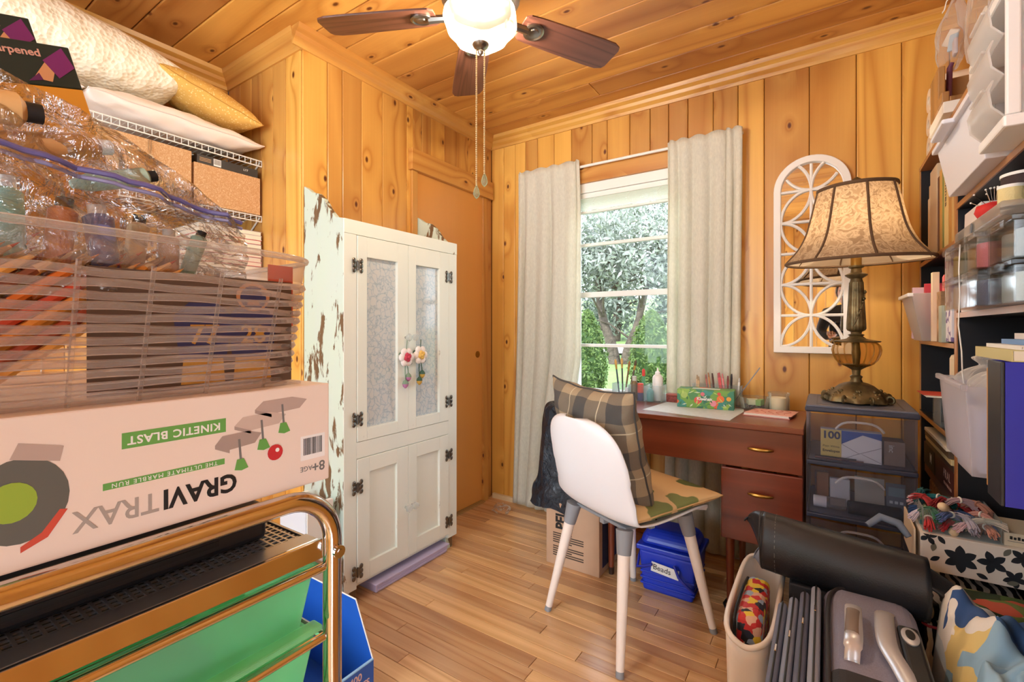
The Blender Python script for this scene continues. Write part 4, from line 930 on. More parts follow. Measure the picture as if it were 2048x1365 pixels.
text('lettering', 'Kleenex', 0.020, pmat(tbx) @ face_M((-0.002, -0.0594, 0.044), (1, 0, 0), (0, 0, 1)), P_white, tbx, bold=0.0006)
MB().box(-0.06, 0.06, -0.02, 0.02, 0.085, 0.0856).build('tissue_slot', plain('slot_print', (214, 226, 226), 0.6), tbx, local=True)
cup = thing('pencil_box', 'clear box of pens and pencils behind the tissue box', 'pencil holder', (-0.43, 2.435, DZ+0.0005))
opentray(MB(), -0.545, -0.325, 2.412, 2.465, DZ+0.0005, DZ+0.10).build('holder', M_acr, cup)
pcs = [((226, 190, 150), -0.53, 0.135, 0.0), ((230, 196, 150), -0.515, 0.13, -0.02), ((214, 150, 100), -0.46, 0.15, -0.12), ((92, 50, 40), -0.44, 0.15, -0.1), ((196, 120, 110), -0.475, 0.14, -0.1), ((228, 90, 96), -0.405, 0.155, -0.12), ((232, 110, 116), -0.415, 0.15, -0.12), ((240, 150, 156), -0.395, 0.15, -0.1), ((40, 30, 36), -0.375, 0.148, 0.02), ((150, 60, 60), -0.385, 0.14, 0.0), ((240, 240, 240), -0.345, 0.13, 0.05)]
for i, (c, x, L, ln) in enumerate(pcs):
    b0 = Vector((x, 2.438+0.012*(-1)**i, DZ+0.005)); d = Vector((ln, 0, 1)).normalized()
    t = thing('pen', ['tan', 'sand', 'orange', 'dark brown', 'dusty rose', 'bright red', 'coral', 'light pink', 'black', 'maroon', 'white'][i]+' pen standing in the box behind the tissue box', 'pen', b0, group='pens behind the tissue box')
    MB().tube([b0, b0+d*L*0.85], 0.0045, 8).build('barrel', plain('pen_barrel_%d' % i, c, 0.4), t, smooth=50)
    MB().tube([b0+d*L*0.85, b0+d*L], [0.0047, 0.003], 8).build('pen_cap', plain('pen_cap_%d' % i, tuple(q*0.8 for q in c), 0.4), t, smooth=50)
MB().obox((-0.305, 2.438, DZ+0.105), (0.004, 0.014, 0.20), 0, 0, math.radians(33)).build('ruler', plain('grey_ruler', (130, 136, 142), 0.4), label='grey metal ruler leaning out of the pen box', cat='ruler')
bw = thing('glass_dish', 'round clear glass dish holding green sticky notes', 'dish', (-0.268, 2.395, DZ))
MB().lathe([(0.05, 0.0), (0.058, 0.004), (0.062, 0.03), (0.066, 0.058), (0.063, 0.058), (0.058, 0.03), (0.054, 0.008), (0.0, 0.006)], 36, (-0.268, 2.395, DZ), capb=True, capt=False).build('dish', clear('dish_glass', (232, 238, 236), 0.10, 0.03), bw, smooth=45)
gs = MB()
for i in range(70):
    a = rr_.uniform(0, 6.28); q = 0.046*math.sqrt(rr_.random()); gs.sphere((-0.268+q*math.cos(a), 2.395+q*math.sin(a), DZ+0.0125+rr_.random()*0.008), 0.0042, 6, 4)
gs.build('pebbles', plain('dark_bits', (110, 100, 96), 0.5, var=(200, 0.7)), smooth=True, label='small mixed beads covering the bottom of the glass dish', cat='beads', kind='stuff')
nts = thing('note_pad', 'pale green sticky note block lying in the glass dish', 'notepad', (-0.262, 2.395, DZ+0.022))
MB().obox((-0.275, 2.395, DZ+0.035), (0.045, 0.05, 0.024), 0.3).build('pad', plain('pad_cream', (226, 230, 200), 0.7), nts, bevel=0.001)
MB().obox((-0.245, 2.39, DZ+0.035), (0.022, 0.05, 0.026), -0.2).build('pad', plain('pad_green', (140, 190, 110), 0.7), nts, bevel=0.001)
cj = thing('candle_jar', 'ribbed glass jar with a half burnt cream candle', 'candle', (-0.172, 2.40, DZ))
MB().lathe([(0.038, 0.0), (0.042, 0.004), (0.043, 0.06), (0.040, 0.070), (0.043, 0.074), (0.043, 0.084), (0.040, 0.084), (0.037, 0.07), (0.040, 0.058), (0.039, 0.008), (0.0, 0.006)], 40, (-0.172, 2.40, DZ), lambda t, z: 1+0.008*math.cos(24*t), capt=False).build('jar', clear('jar_glass', (238, 240, 236), 0.12, 0.03), cj, smooth=45)
MB().lathe([(0.036, 0.010), (0.037, 0.05), (0.036, 0.062), (0.030, 0.056), (0.0, 0.052)], 32, (-0.172, 2.40, DZ)).build('wax', plain('cream_wax', (240, 226, 190), 0.5), cj, smooth=45)
nb = thing('pink_notebook', 'pink sketch-covered notebook lying by the candle', 'notebook', (-0.19, 2.27, DZ))
MB().prism([(-0.292, 2.205), (-0.118, 2.190), (-0.100, 2.335), (-0.262, 2.345)], 'xy', DZ, DZ+0.004).build('cover', plain('pink_under', (196, 132, 122), 0.6), nb, bevel=0.001)
MB().prism([(-0.288, 2.209), (-0.122, 2.194), (-0.104, 2.331), (-0.260, 2.341)], 'xy', DZ+0.004, DZ+0.011).build('pages', plain('pages', (232, 224, 214), 0.8), nb)
MB().prism([(-0.287, 2.215), (-0.112, 2.198), (-0.092, 2.343), (-0.256, 2.350)], 'xy', DZ+0.011, DZ+0.014).build('cover', plain('pink_cover', (228, 172, 158), 0.6, var=(24, 0.12)), nb, bevel=0.001)
for i in range(5):
    pts = [(-0.25+0.03*i+0.012*math.sin(q*0.9+i), 2.235+0.014*q, DZ+0.0142) for q in range(8)]
    MB().tube(pts, 0.0012, 4).build('drawn_line', plain('line_%d' % i, (200, 110, 104), 0.7), nb)

# ------------------------------------------------------------------ under the desk
M_card = plain('cardboard', (192, 158, 130), 0.85, var=(8, 0.05)); M_tape = clear('tape', (200, 180, 150), 0.5, 0.25)
px = thing('cardboard_box', 'brown cardboard shipping box printed with letters beneath the black bag', 'box', (-0.99, 2.12, 0))
MB().box(-1.128, -0.852, 1.985, 2.30, 0, 0.30).build('carton', M_card, px, bevel=0.003)
text('lettering', 'PELL', 0.075, face_M((-1.045, 1.9845, 0.235), (0, 0, 1), (-1, 0, 0)), P_black, px, bold=0.003, sx=0.8)
M_ink = plain('box_ink', (70, 58, 50), 0.8)
fine = MB()
for q in range(11):
    if q == 5: continue
    fine.box(-1.09, -0.93 if q % 4 else -0.99, 1.9842, 1.985, 0.152-0.0105*q, 0.157-0.0105*q)
fine.build('fine_print', M_ink, px, kind='stuff')
MB().box(-0.852, -0.8512, 2.02, 2.20, 0.03, 0.25).build('side_label', P_navy, px)
text('lettering', 'P', 0.09, face_M((-0.8508, 2.13, 0.14), (0, 1, 0), (0, 0, 1)), P_white, px, bold=0.003)
# black plastic bag
def crumple(rings, c, seed, amp, n=48, k=7):
    r = random.Random(seed); ph = [r.uniform(0, 6.28) for _ in range(8)]
    def fn(u, v):
        rad, z, ox, oy = cr(rings, v); t = 2*PI*u
        w = math.sin(k*t+ph[0]+5*v)+0.7*math.sin((k+4)*t-7*v+ph[1])+0.5*math.sin(17*t+ph[2]+9*v)+0.6*math.sin(3*t+11*v+ph[3])
        q = rad*(1+amp*w)
        return (c[0]+ox+q*math.cos(t), c[1]+oy+q*math.sin(t)*0.8, c[2]+z+0.012*math.sin(5*t+ph[4])*min(1, rad*8))
    mb = MB(); mb.grid(fn, n, 40, cu=True); return mb
M_bag, nt, b, out = newmat('black_bag_film'); b.inputs['Base Color'].default_value = lin((30, 40, 52)); b.inputs['Roughness'].default_value = 0.22
bumpn(nt, b, noise(nt, coords(nt, rnd=False), 22, 5, 0.6, 1.0), 0.9, 0.02)
crumple([(0.195, -0.06, 0, 0), (0.19, 0.0, 0, 0), (0.165, 0.05, 0, 0), (0.145, 0.14, -0.01, 0), (0.13, 0.25, -0.02, 0), (0.12, 0.36, -0.02, 0), (0.10, 0.43, -0.02, 0), (0.02, 0.455, 0, 0)], (-1.075, 2.13, 0.315), 3, 0.05).build('trash_bag', M_bag, smooth=70, label='crumpled glossy black plastic bag on the cardboard box', cat='bag')
ck = thing('lunch_cooler', 'blue plastic cooler labelled Beads on the floor', 'cooler', (-0.556, 2.10, 0))
M_cblue = plain('cooler_blue', (28, 58, 196), 0.35); M_cblue2 = plain('cooler_handle', (30, 46, 170), 0.4)
A = lambda x0, x1, y0, y1, z: [(x0, y0, z), (x1, y0, z), (x1, y1, z), (x0, y1, z)]
MB().hexa(A(-0.660, -0.452, 2.01, 2.20, 0), A(-0.675, -0.437, 2.0, 2.21, 0.178)).build('body', M_cblue, ck, bevel=0.012, seg=3)
for z in (0.03, 0.055, 0.08): MB().hexa(A(-0.668, -0.444, 2.002, 2.208, z), A(-0.669, -0.443, 2.001, 2.209, z+0.008)).build('rib', M_cblue, ck, bevel=0.002)
MB().hexa(A(-0.684, -0.428, 1.992, 2.218, 0.178), A(-0.684, -0.428, 1.992, 2.218, 0.20)).build('lid_rim', M_cblue, ck, bevel=0.005)
MB().hexa(A(-0.680, -0.432, 1.996, 2.214, 0.20), A(-0.655, -0.457, 2.03, 2.18, 0.262)).build('lid', M_cblue, ck, bevel=0.03, seg=4)
hpts = [(-0.69, 2.10, 0.165), (-0.685, 2.04, 0.13), (-0.675, 1.985, 0.105), (-0.64, 1.98, 0.118), (-0.61, 1.978, 0.135)]
MB().tube(hpts, 0.006, 8).build('handle_strap', M_cblue2, ck, smooth=50)
MB().tube([(-0.52, 1.985, 0.15), (-0.50, 1.976, 0.11), (-0.47, 1.975, 0.085), (-0.44, 1.985, 0.06)], 0.006, 8).build('handle_strap', M_cblue2, ck, smooth=50)
MB().obox((-0.560, 1.9915, 0.115), (0.115, 0.0012, 0.042), 0, 0.05, 0.10).build('paper_label', P_white, ck)
text('lettering', 'Beads', 0.032, face_M((-0.572, 1.9900, 0.117), (1, 0, -0.10), (0.1, 0, 1)), P_black, ck)
MB().tube([(-0.36, 2.30, 0.006), (-0.33, 2.18, 0.006), (-0.345, 2.08, 0.006), (-0.30, 1.98, 0.006), (-0.25, 1.92, 0.006), (-0.22, 1.84, 0.006)], 0.005, 8).build('power_cord', M_black, smooth=60, label='black power cord on the floor under the desk', cat='cord')
bg = crumple([(0.03, 0.0, 0, 0), (0.055, 0.012, 0, 0), (0.05, 0.03, 0.01, 0), (0.035, 0.045, 0.0, 0), (0.004, 0.052, 0, 0)], (-1.66, 2.36, 0.004), 9, 0.12).build('plastic_wrap', clear('clear_film', (240, 236, 230), 0.12, 0.08), smooth=70, label='crumpled clear plastic wrap on the floor in the corner', cat='wrapper')
# ------------------------------------------------------------------ bookshelves on the right wall
M_blackw = plain('black_laminate', (24, 25, 31), 0.45); M_edge = wood('shelf_edge_oak', (150, 96, 52), (192, 136, 84), 'y', knots=False, vary=0.05)
SX0, SX1 = 0.325, 0.672
def bookshelf(label, y0, y1, tops, zt):
    t = thing('bookshelf', label, 'bookshelf', ((SX0+SX1)/2, (y0+y1)/2, 0))
    for ya, yb in ((y0, y0+0.015), (y1-0.015, y1)):
        p_ = MB().box(SX0+0.003, SX1, ya, yb, 0, zt).build('side_panel', M_blackw, t)
        MB().box(SX0, SX0+0.003, ya, yb, 0, zt).build('edge_band', M_edge, p_)
    MB().box(SX1-0.006, SX1, y0+0.015, y1-0.015, 0.05, zt-0.016).build('back_panel', M_blackw, t)
    for z in tops+[zt]:
        a, b2 = (y0+0.0152, y1-0.0152) if z < zt else (y0, y1)
        zz = z if z < zt else zt+0.0152
        s_ = MB().box(SX0+0.003, SX1-0.006, a, b2, zz-0.015, zz).build('shelf', M_blackw if z < zt else M_edge, t)
        MB().box(SX0-0.001, SX0+0.003, a, b2, zz-0.015, zz).build('edge_band', M_edge, s_)
    return t
bookshelf('black bookshelf with oak edges against the window wall', 1.905, 2.545, [0.08, 0.45, 0.797, 1.088, 1.40], 1.780)
bookshelf('black bookshelf with oak edges holding thread boxes and binders', 1.190, 1.9049, [0.08, 0.797, 1.18, 1.502], 1.780)
TOPZ = 1.7953
def carton(name, label, x0, x1, y0, y1, z0, z1, mat, cat='box', bevel=0.0015, group=None, rz=0, rx=0, ry=0):
    return MB().obox(((x0+x1)/2, (y0+y1)/2, (z0+z1)/2), (x1-x0, y1-y0, z1-z0), rz, rx, ry).build(name, mat, bevel=bevel, label=label, cat=cat, group=group)
def book(name, label, x0, x1, y0, y1, z0, z1, cover, group=None, lying=False, cat='book'):
    """spine towards -x"""
    t = thing(name, label, cat, ((x0+x1)/2, (y0+y1)/2, z0), group=group)
    m = plain('cover_'+label[:24], cover, 0.55); k = 0.002
    if lying:
        MB().box(x0+0.003, x1-0.002, y0+0.002, y1-0.002, z0+k, z1-k).build('pages', M_pages, t)
        MB().box(x0, x1, y0, y1, z0, z0+k).build('cover', m, t); MB().box(x0, x1, y0, y1, z1-k, z1).build('cover', m, t)
        MB().box(x0, x0+k, y0, y1, z0+k, z1-k).build('spine', m, t)
    else:
        MB().box(x0+0.003, x1-0.002, y0+k, y1-k, z0+0.002, z1-0.003).build('pages', M_pages, t)
        MB().box(x0+k, x1, y0, y0+k, z0, z1).build('cover', m, t); MB().box(x0+k, x1, y1-k, y1, z0, z1).build('cover', m, t)
        MB().box(x0, x0+k, y0, y1, z0, z1).build('spine', m, t)
    return t
M_pages = plain('page_block', (234, 226, 208), 0.85)
# roll pack on top
M_roll = plain('tissue_roll', (240, 222, 196), 0.9, bump=(60, 0.3))
for i in range(9):
    yy = 2.22+0.108*(i % 3); zz = TOPZ+0.052+0.0905*(i//3); yy += 0.0 if (i//3) % 2 == 0 else 0.004
    if i//3 == 2 and i % 3 == 0: continue
    t = thing('paper_roll', 'white paper roll in the wrapped pack on top of the bookshelf', 'paper roll', (0.39, yy, zz-0.05), group='paper rolls on the bookshelf')
    mb = MB(); n = 24; prof = [(0.02, 0.338), (0.050, 0.338), (0.052, 0.342), (0.052, 0.438), (0.02, 0.438)]
    v = []; f = []
    for r_, x_ in prof:
        for k in range(n): v.append((x_, yy+r_*math.cos(2*PI*k/n), zz+0.87*r_*math.sin(2*PI*k/n)))
    P = len(prof)
    for j in range(P):
        for k in range(n): f.append((j*n+k, j*n+(k+1) % n, ((j+1) % P)*n+(k+1) % n, ((j+1) % P)*n+k))
    mb.add(v, f); mb.build('roll', M_roll, t, smooth=40)
    MB().cyl((0.345, yy, zz), (0.43, yy, zz), 0.0165, n=14).build('core', plain('core_brown', (120, 84, 56), 0.9), t, smooth=40)  # brown plug in the centre of the roll
# old wooden block tray and papers on the top
carton('paper_pack', 'white paper pack lying on top of the bookshelf under the wooden box', 0.302, 0.50, 1.93, 2.16, TOPZ, TOPZ+0.035, plain('pack_white', (232, 226, 216), 0.5), 'paper')
wbx = thing('wooden_box', 'rough brown wooden box standing on papers atop the bookshelf', 'box', (0.36, 2.03, TOPZ+0.035))
M_rough = wood('rough_box', (118, 78, 40), (176, 128, 76), 'z', ring=20, knots=False, vary=0.1)
zb = TOPZ+0.0355
MB().box(0.300, 0.318, 2.00, 2.13, zb, zb+0.14).build('panel', M_rough, wbx, bevel=0.003)
MB().box(0.318, 0.42, 2.112, 2.13, zb, zb+0.14).build('panel', M_rough, wbx, bevel=0.003)
MB().box(0.318, 0.42, 1.94, 2.112, zb, zb+0.018).build('base_board', M_rough, wbx, bevel=0.003)
MB().box(0.300, 0.318, 1.94, 1.999, zb, zb+0.035).build('panel', M_rough, wbx, bevel=0.003)
MB().tube([(0.335, 2.06, zb+0.02), (0.337, 2.055, zb+0.15), (0.343, 2.05, zb+0.165)], [0.008, 0.008, 0.005], 10).build('purple_marker', plain('purple', (110, 60, 90), 0.4), smooth=50, label='purple marker tip standing in the wooden box', cat='marker')
# clear zip bags on the second unit
M_film = clear('zip_film', (244, 244, 246), 0.28, 0.10)
for i, (y0_, z1_, x0_, w_, tilt, lab) in enumerate([(2.02, 2.20, 0.335, 0.10, 0.1, 'narrow clear plastic bag standing behind the other bags'), (1.72, 2.24, 0.355, 0.15, 0.1, 'tall clear zip bag leaning beside the wooden box'), (1.565, 2.24, 0.365, 0.15, 0.1, 'clear zip bag between two others atop the bookshelf'), (1.41, 2.22, 0.365, 0.15, 0.1, 'bulging clear zip bag just above the white drawer tower')]):
    z0_ = zb+0.1405 if i == 0 else TOPZ+0.0705
    h = z1_-z0_; r_ = random.Random(40+i); ph = [r_.uniform(0, 6.28) for _ in range(4)]
    def fn(u, v, y0_=y0_, h=h, x0_=x0_, w_=w_, ph=ph, tilt=tilt, z0_=z0_):
        t = 2*PI*u; th = (0.030*math.sin(PI*min(1, 0.2+v*0.8))+0.004)
        wv = 1+0.10*math.sin(4*t+9*v+ph[0])+0.08*math.sin(7*t-13*v+ph[1])
        return (x0_+th*math.cos(t)*wv+tilt*0.15*v-0.008*math.sin(3*v+ph[2]), y0_+w_/2*math.copysign(abs(math.sin(t))**0.45, math.sin(t))*(0.94+0.06*wv), z0_+0.001+h*v+0.008*math.sin(3*t+ph[3])*v)
    mb = MB(); mb.grid(fn, 48, 24, cu=True)
    t = thing('zip_bag', lab, 'plastic bag', (x0_, y0_, z0_), group='clear bags on the bookshelf')
    mb.build('film', M_film, t, smooth=70)
    MB().tube([(x0_-0.025+tilt*0.1, y0_-w_/2+0.01+(w_-0.02)*q/8, z0_+h*0.85+0.004*math.sin(q)) for q in range(9)], 0.0018, 5).build('zip_line', P_white, t)
    for k in range(3): MB().obox((x0_+0.004, y0_-0.03+0.03*k, z0_+0.045+0.03*k), (0.010, 0.032, 0.05), 0.4*k, 0.3*k).build('contents', plain('bag_content_%d_%d' % (i, k), [(206, 190, 190), (176, 196, 210), (226, 216, 200)][k], 0.6), t, bevel=0.004)
carton('white_carton', 'flat white carton under the clear zip bags', 0.335, 0.60, 1.33, 1.80, TOPZ, TOPZ+0.07, plain('carton_white2', (234, 230, 224), 0.5), 'box')
# white plastic basket on the upper shelf
M_wp = plain('white_basket', (232, 232, 240), 0.4)
wb = thing('storage_basket', 'white plastic storage basket sticking out of the upper shelf', 'basket', (0.42, 1.62, 1.503))
def tapered_tray(par, mat, x0, x1, y0, y1, z0, z1, tp, th=0.004, nm='body'):
    mb = MB(); o = [A(x0+tp, x1-tp, y0+tp, y1-tp, z0), A(x0, x1, y0, y1, z1)]; i = [A(x0+tp+th, x1-tp-th, y0+tp+th, y1-tp-th, z0+th), A(x0+th, x1-th, y0+th, y1-th, z1)]
    v = o[0]+o[1]+i[0]+i[1]; f = [(0, 3, 2, 1), (8, 9, 10, 11)]
    for k in range(4):
        j = (k+1) % 4; f += [(k, j, 4+j, 4+k), (8+j, 8+k, 12+k, 12+j), (4+k, 4+j, 12+j, 12+k)]
    mb.add(v, f); return mb.build(nm, mat, par, bevel=0.002)
tapered_tray(wb, M_wp, 0.268, 0.60, 1.40, 1.80, 1.503, 1.645, 0.022)
for (x0_, x1_, y0_, y1_) in ((0.258, 0.272, 1.39, 1.81), (0.272, 0.605, 1.39, 1.402), (0.272, 0.605, 1.798, 1.81)): MB().box(x0_, x1_, y0_, y1_, 1.636, 1.65).build('rim', M_wp, wb, bevel=0.003)
MB().box(0.236, 0.262, 1.53, 1.68, 1.632, 1.644).build('handle_lip', M_wp, wb, bevel=0.005)
for yy in (): MB().box(0.281, 0.284, yy-0.002, yy+0.002, 1.52, 1.63).build('seam', plain('seam_grey', (190, 190, 200), 0.5), wb)
# white framed tower of clear drawers
M_milk2 = clear('tower_drawer', (248, 248, 248), 0.55, 0.18)
tw = thing('drawer_tower', 'small white framed tower of three clear drawers on the upper shelf', 'drawer unit', (0.42, 1.24, 1.503))
ty0, ty1, tx0 = 1.215, 1.385, 0.272
MB().box(tx0, 0.60, ty0, ty1, 1.503, 1.525).build('base', M_whiteplastic, tw, bevel=0.004)
MB().box(tx0, 0.60, ty0, ty1, 1.752, 1.772).build('top', M_whiteplastic, tw, bevel=0.004)
for ya in (ty0, ty1-0.012): MB().box(tx0+0.004, tx0+0.024, ya, ya+0.012, 1.525, 1.752).build('post', M_whiteplastic, tw, bevel=0.003)
for ya in (ty0+0.002, ty1-0.006): MB().box(tx0+0.024, 0.60, ya, ya+0.004, 1.525, 1.752).build('side_wall', M_milk2, tw)
for k in range(3):
    z0_ = 1.528+0.075*k
    _dm = MB().prism([(tx0+0.004, z0_), (tx0-0.012, z0_+0.02), (tx0-0.016, z0_+0.05), (tx0-0.010, z0_+0.068), (tx0-0.013, z0_+0.068), (tx0-0.0195, z0_+0.05), (tx0-0.015, z0_+0.018), (tx0+0.002, z0_-0.002)], 'xz', ty0+0.010, ty1-0.010)
    d = _dm.box(tx0+0.004, 0.59, ty0+0.010, ty1-0.010, z0_-0.001, z0_+0.001).build('drawer', M_milk2, tw, smooth=40)
    MB().box(tx0-0.022, tx0-0.014, ty0+0.04, ty1-0.04, z0_+0.060, z0_+0.067).build('handle', M_milk2, d, bevel=0.003)
    MB().obox((0.36, 1.30, z0_+0.025), (0.08, 0.05, 0.03), 0.5*k).build('drawer_content', plain('tower_content_%d' % k, [(200, 190, 196), (214, 96, 110), (176, 190, 204)][k], 0.6), d, bevel=0.006)
# shelf 1.40: folders and books
z = 1.4005
carton('folder', 'tall beige folder standing beside the lamp shade', 0.345, 0.56, 2.44, 2.475, z, z+0.30, plain('folder_beige', (214, 188, 150), 0.75), 'folder')
carton('folder', 'shorter cream folder standing against the beige one', 0.336, 0.58, 2.40, 2.435, z, z+0.24, plain('folder_cream', (224, 204, 172), 0.75), 'folder')
carton('folder', 'wide tan binder box in front of the cream folder', 0.335, 0.60, 2.25, 2.38, z, z+0.33, plain('folder_tan', (206, 182, 150), 0.75), 'folder')
for i, (y0_, y1_, h, c, lab) in enumerate([(2.20, 2.23, 0.27, (92, 50, 30), 'dark brown book next to the tan binder box'), (2.155, 2.195, 0.285, (214, 168, 84), 'mustard yellow book beside a green one'), (2.125, 2.15, 0.28, (130, 140, 70), 'olive green book between two yellow ones'), (2.06, 2.12, 0.29, (222, 196, 130), 'cream spined book with black lettering'), (2.01, 2.055, 0.28, (190, 140, 70), 'ochre book next to the lettered cream one'), (1.955, 2.005, 0.285, (206, 170, 110), 'straw coloured book at the end of the shelf row')]):
    bk = book('book', lab, 0.334, 0.56, y0_, y1_, z, z+h, c, group='books on the shelf by the lamp')
    if i == 3: text('lettering', 'Linnea', 0.040, face_M((0.3332, 2.09, z+0.19), (0, 0, -1), (0, -1, 0)), P_black, bk)
# shelf 1.088: tub of craft supplies, gift bags
z = 1.0885
tub = thing('supply_tub', 'white plastic tub of craft supplies at the shelf edge', 'tub', (0.38, 2.40, z))
tapered_tray(tub, clear('tub_white', (240, 236, 232), 0.72, 0.4), 0.262, 0.50, 2.24, 2.50, z, z+0.175, 0.035, nm='tub')
MB().box(0.252, 0.27, 2.24, 2.50, z+0.163, z+0.177).build('rim', M_whiteplastic, tub, bevel=0.003)
for i, (x_, y_, h, c, lab) in enumerate([(0.33, 2.45, 0.21, (226, 190, 200), 'pale pink card packet in the white tub'), (0.36, 2.40, 0.22, (204, 60, 74), 'crimson card packet in the white tub'), (0.42, 2.33, 0.24, (232, 214, 180), 'cream card packet in the white tub')]):
    carton('card_packet', lab, x_-0.04, x_+0.04, y_-0.012, y_+0.012, z+0.006, z+h, plain('packet_%d' % i, c, 0.6), 'packet', rx=0.08)
carton('card_packet', 'tall cream strip packet standing beside the tub', 0.315, 0.335, 2.20, 2.225, z, z+0.245, plain('strip_cream', (236, 214, 180), 0.6), 'packet')
carton('paddle', 'coral pink paddle shaped packet behind the cream strip', 0.338, 0.44, 2.15, 2.19, z, z+0.235, plain('coral', (222, 104, 104), 0.5), 'packet', bevel=0.012)
carton('brown_packet', 'brown printed paper packet on the shelf by the tub', 0.318, 0.42, 2.08, 2.14, z, z+0.17, plain('brownpk', (168, 130, 92), 0.7, var=(30, 0.4)), 'packet')
carton('grey_card', 'small grey green card leaning on the purple box', 0.312, 0.33, 2.02, 2.07, z, z+0.12, plain('greycard', (158, 166, 150), 0.6), 'card')
carton('purple_box', 'dark purple box standing on the shelf beside the tub', 0.333, 0.60, 1.93, 2.015, z, z+0.27, plain('purplebox', (44, 34, 66), 0.5), 'box')
carton('patterned_bag', 'white and violet patterned gift bag above the purple box', 0.322, 0.332, 1.94, 2.03, z+0.004, z+0.30, cells('violet_pattern', [(226, 220, 226), (120, 100, 150), (226, 220, 226)], 45), 'gift bag')
# shelf 0.797 in the far unit
z = 0.7975
carton('cream_canister', 'cream plastic canister standing behind the clear bins', 0.335, 0.44, 1.94, 2.06, z, z+0.255, plain('cream_plastic', (232, 220, 196), 0.45), 'canister', bevel=0.015)
cbx = MB(); opentray(cbx, 0.325, 0.45, 2.13, 2.26, z, z+0.10); cbx.build('clear_box', M_acr, label='open clear plastic box beside the cream canister', cat='box')
carton('letter', 'red edged envelope lying across the clear box', 0.29, 0.44, 2.13, 2.30, z+0.1005, z+0.1035, plain('letter_white', (236, 230, 224), 0.6), 'envelope', bevel=0)
carton('letter', 'red card lying on top of the envelope', 0.285, 0.42, 2.16, 2.29, z+0.104, z+0.106, plain('letter_red', (206, 76, 60), 0.6), 'card', bevel=0)
MB().tube([(0.33, 2.36, z+0.004), (0.30, 2.33, z+0.03), (0.31, 2.30, z+0.02), (0.335, 2.28, z+0.004)], 0.002, 6).build('thin_wire', M_black, smooth=50, label='thin black wire looping over the shelf edge', cat='wire')
# stack below
z = 0.4505
pr_ = thing('chocolate_box', 'dark maroon box lettered PRAL on the lower shelf', 'box', (0.47, 2.20, 0.60))
carton('paper_bag', 'crumpled brown paper bags filling the lower shelf', 0.34, 0.60, 2.0, 2.45, z, z+0.11, plain('kraft', (150, 108, 70), 0.85, bump=(14, 1.0, 0.03)), 'paper bags', bevel=0.02)
carton('shoe_box', 'plain brown box under the maroon box', 0.335, 0.62, 1.93, 2.50, z+0.111, z+0.149, plain('brownbox', (120, 80, 58), 0.8), 'box')
MB().box(0.331, 0.62, 1.93, 2.48, 0.60, 0.685).build('carton', plain('maroon', (74, 34, 36), 0.5), pr_, bevel=0.001)
text('lettering', 'PRAL', 0.040, face_M((0.3304, 2.06, 0.652), (0, -1, 0), (0, 0, 1)), plain('print_pink', (196, 160, 150), 0.6), pr_, spacing=1.2)
for q in range(7): MB().box(0.3303, 0.3308, 2.095-0.017*q, 2.105-0.017*q, 0.617, 0.626).build('small_print', plain('print_pink_%d' % q, (176, 140, 130), 0.6), pr_)
MB().box(0.330, 0.3305, 2.26, 2.46, 0.602, 0.683).build('black_label', P_black, pr_)
text('lettering', 'M', 0.05, face_M((0.3294, 2.33, 0.645), (0, -1, 0), (0, 0, 1)), P_white, pr_, bold=0.001)
for i, (z0_, h, c, lab) in enumerate([(0.6855, 0.02, (62, 46, 40), 'dark flat box lying on the maroon box'), (0.706, 0.018, (206, 188, 140), 'pale yellow flat box between two dark ones'), (0.7245, 0.02, (84, 66, 50), 'brown flat box above the pale yellow one'), (0.745, 0.012, (230, 222, 206), 'white flat box on top of the flat stack')]):
    carton('flat_box', lab, 0.33-0.004*i, 0.58, 1.96+0.01*i, 2.44-0.02*i, z0_, z0_+h, plain('frame_%d' % i, c, 0.5), 'box')
# shelf 1.18 of the near unit: boards, picture, thread boxes
z = 1.1805
carton('foam_board', 'white foam board leaning in the corner of the thread shelf', 0.335, 0.345+0.03, 1.70, 1.87, z, z+0.285, plain('foam', (236, 228, 224), 0.6), 'board', ry=0.03)
carton('foam_board', 'second white board standing beside the framed picture', 0.38, 0.41, 1.72, 1.875, z, z+0.275, plain('foam2', (228, 220, 216), 0.6), 'board')
pf = thing('picture_frame', 'white framed picture with a red square behind the spools', 'picture', (0.52, 1.80, z))
MB().box(0.415, 0.64, 1.79, 1.815, z, z+0.305).build('frame', plain('frame_white', (226, 220, 218), 0.6), pf, bevel=0.002)
MB().box(0.440, 0.55, 1.7885, 1.7905, z+0.09, z+0.265).build('mat_line', P_grey, pf)
MB().box(0.444, 0.546, 1.7875, 1.7893, z+0.094, z+0.261).build('mat', P_white, pf)
MB().box(0.452, 0.538, 1.7867, 1.7883, z+0.14, z+0.252).build('print', plain('red_print', (206, 50, 40), 0.6), pf)
M_cbox = clear('thread_box', (236, 238, 238), 0.03, 0.08)
_sp = -1
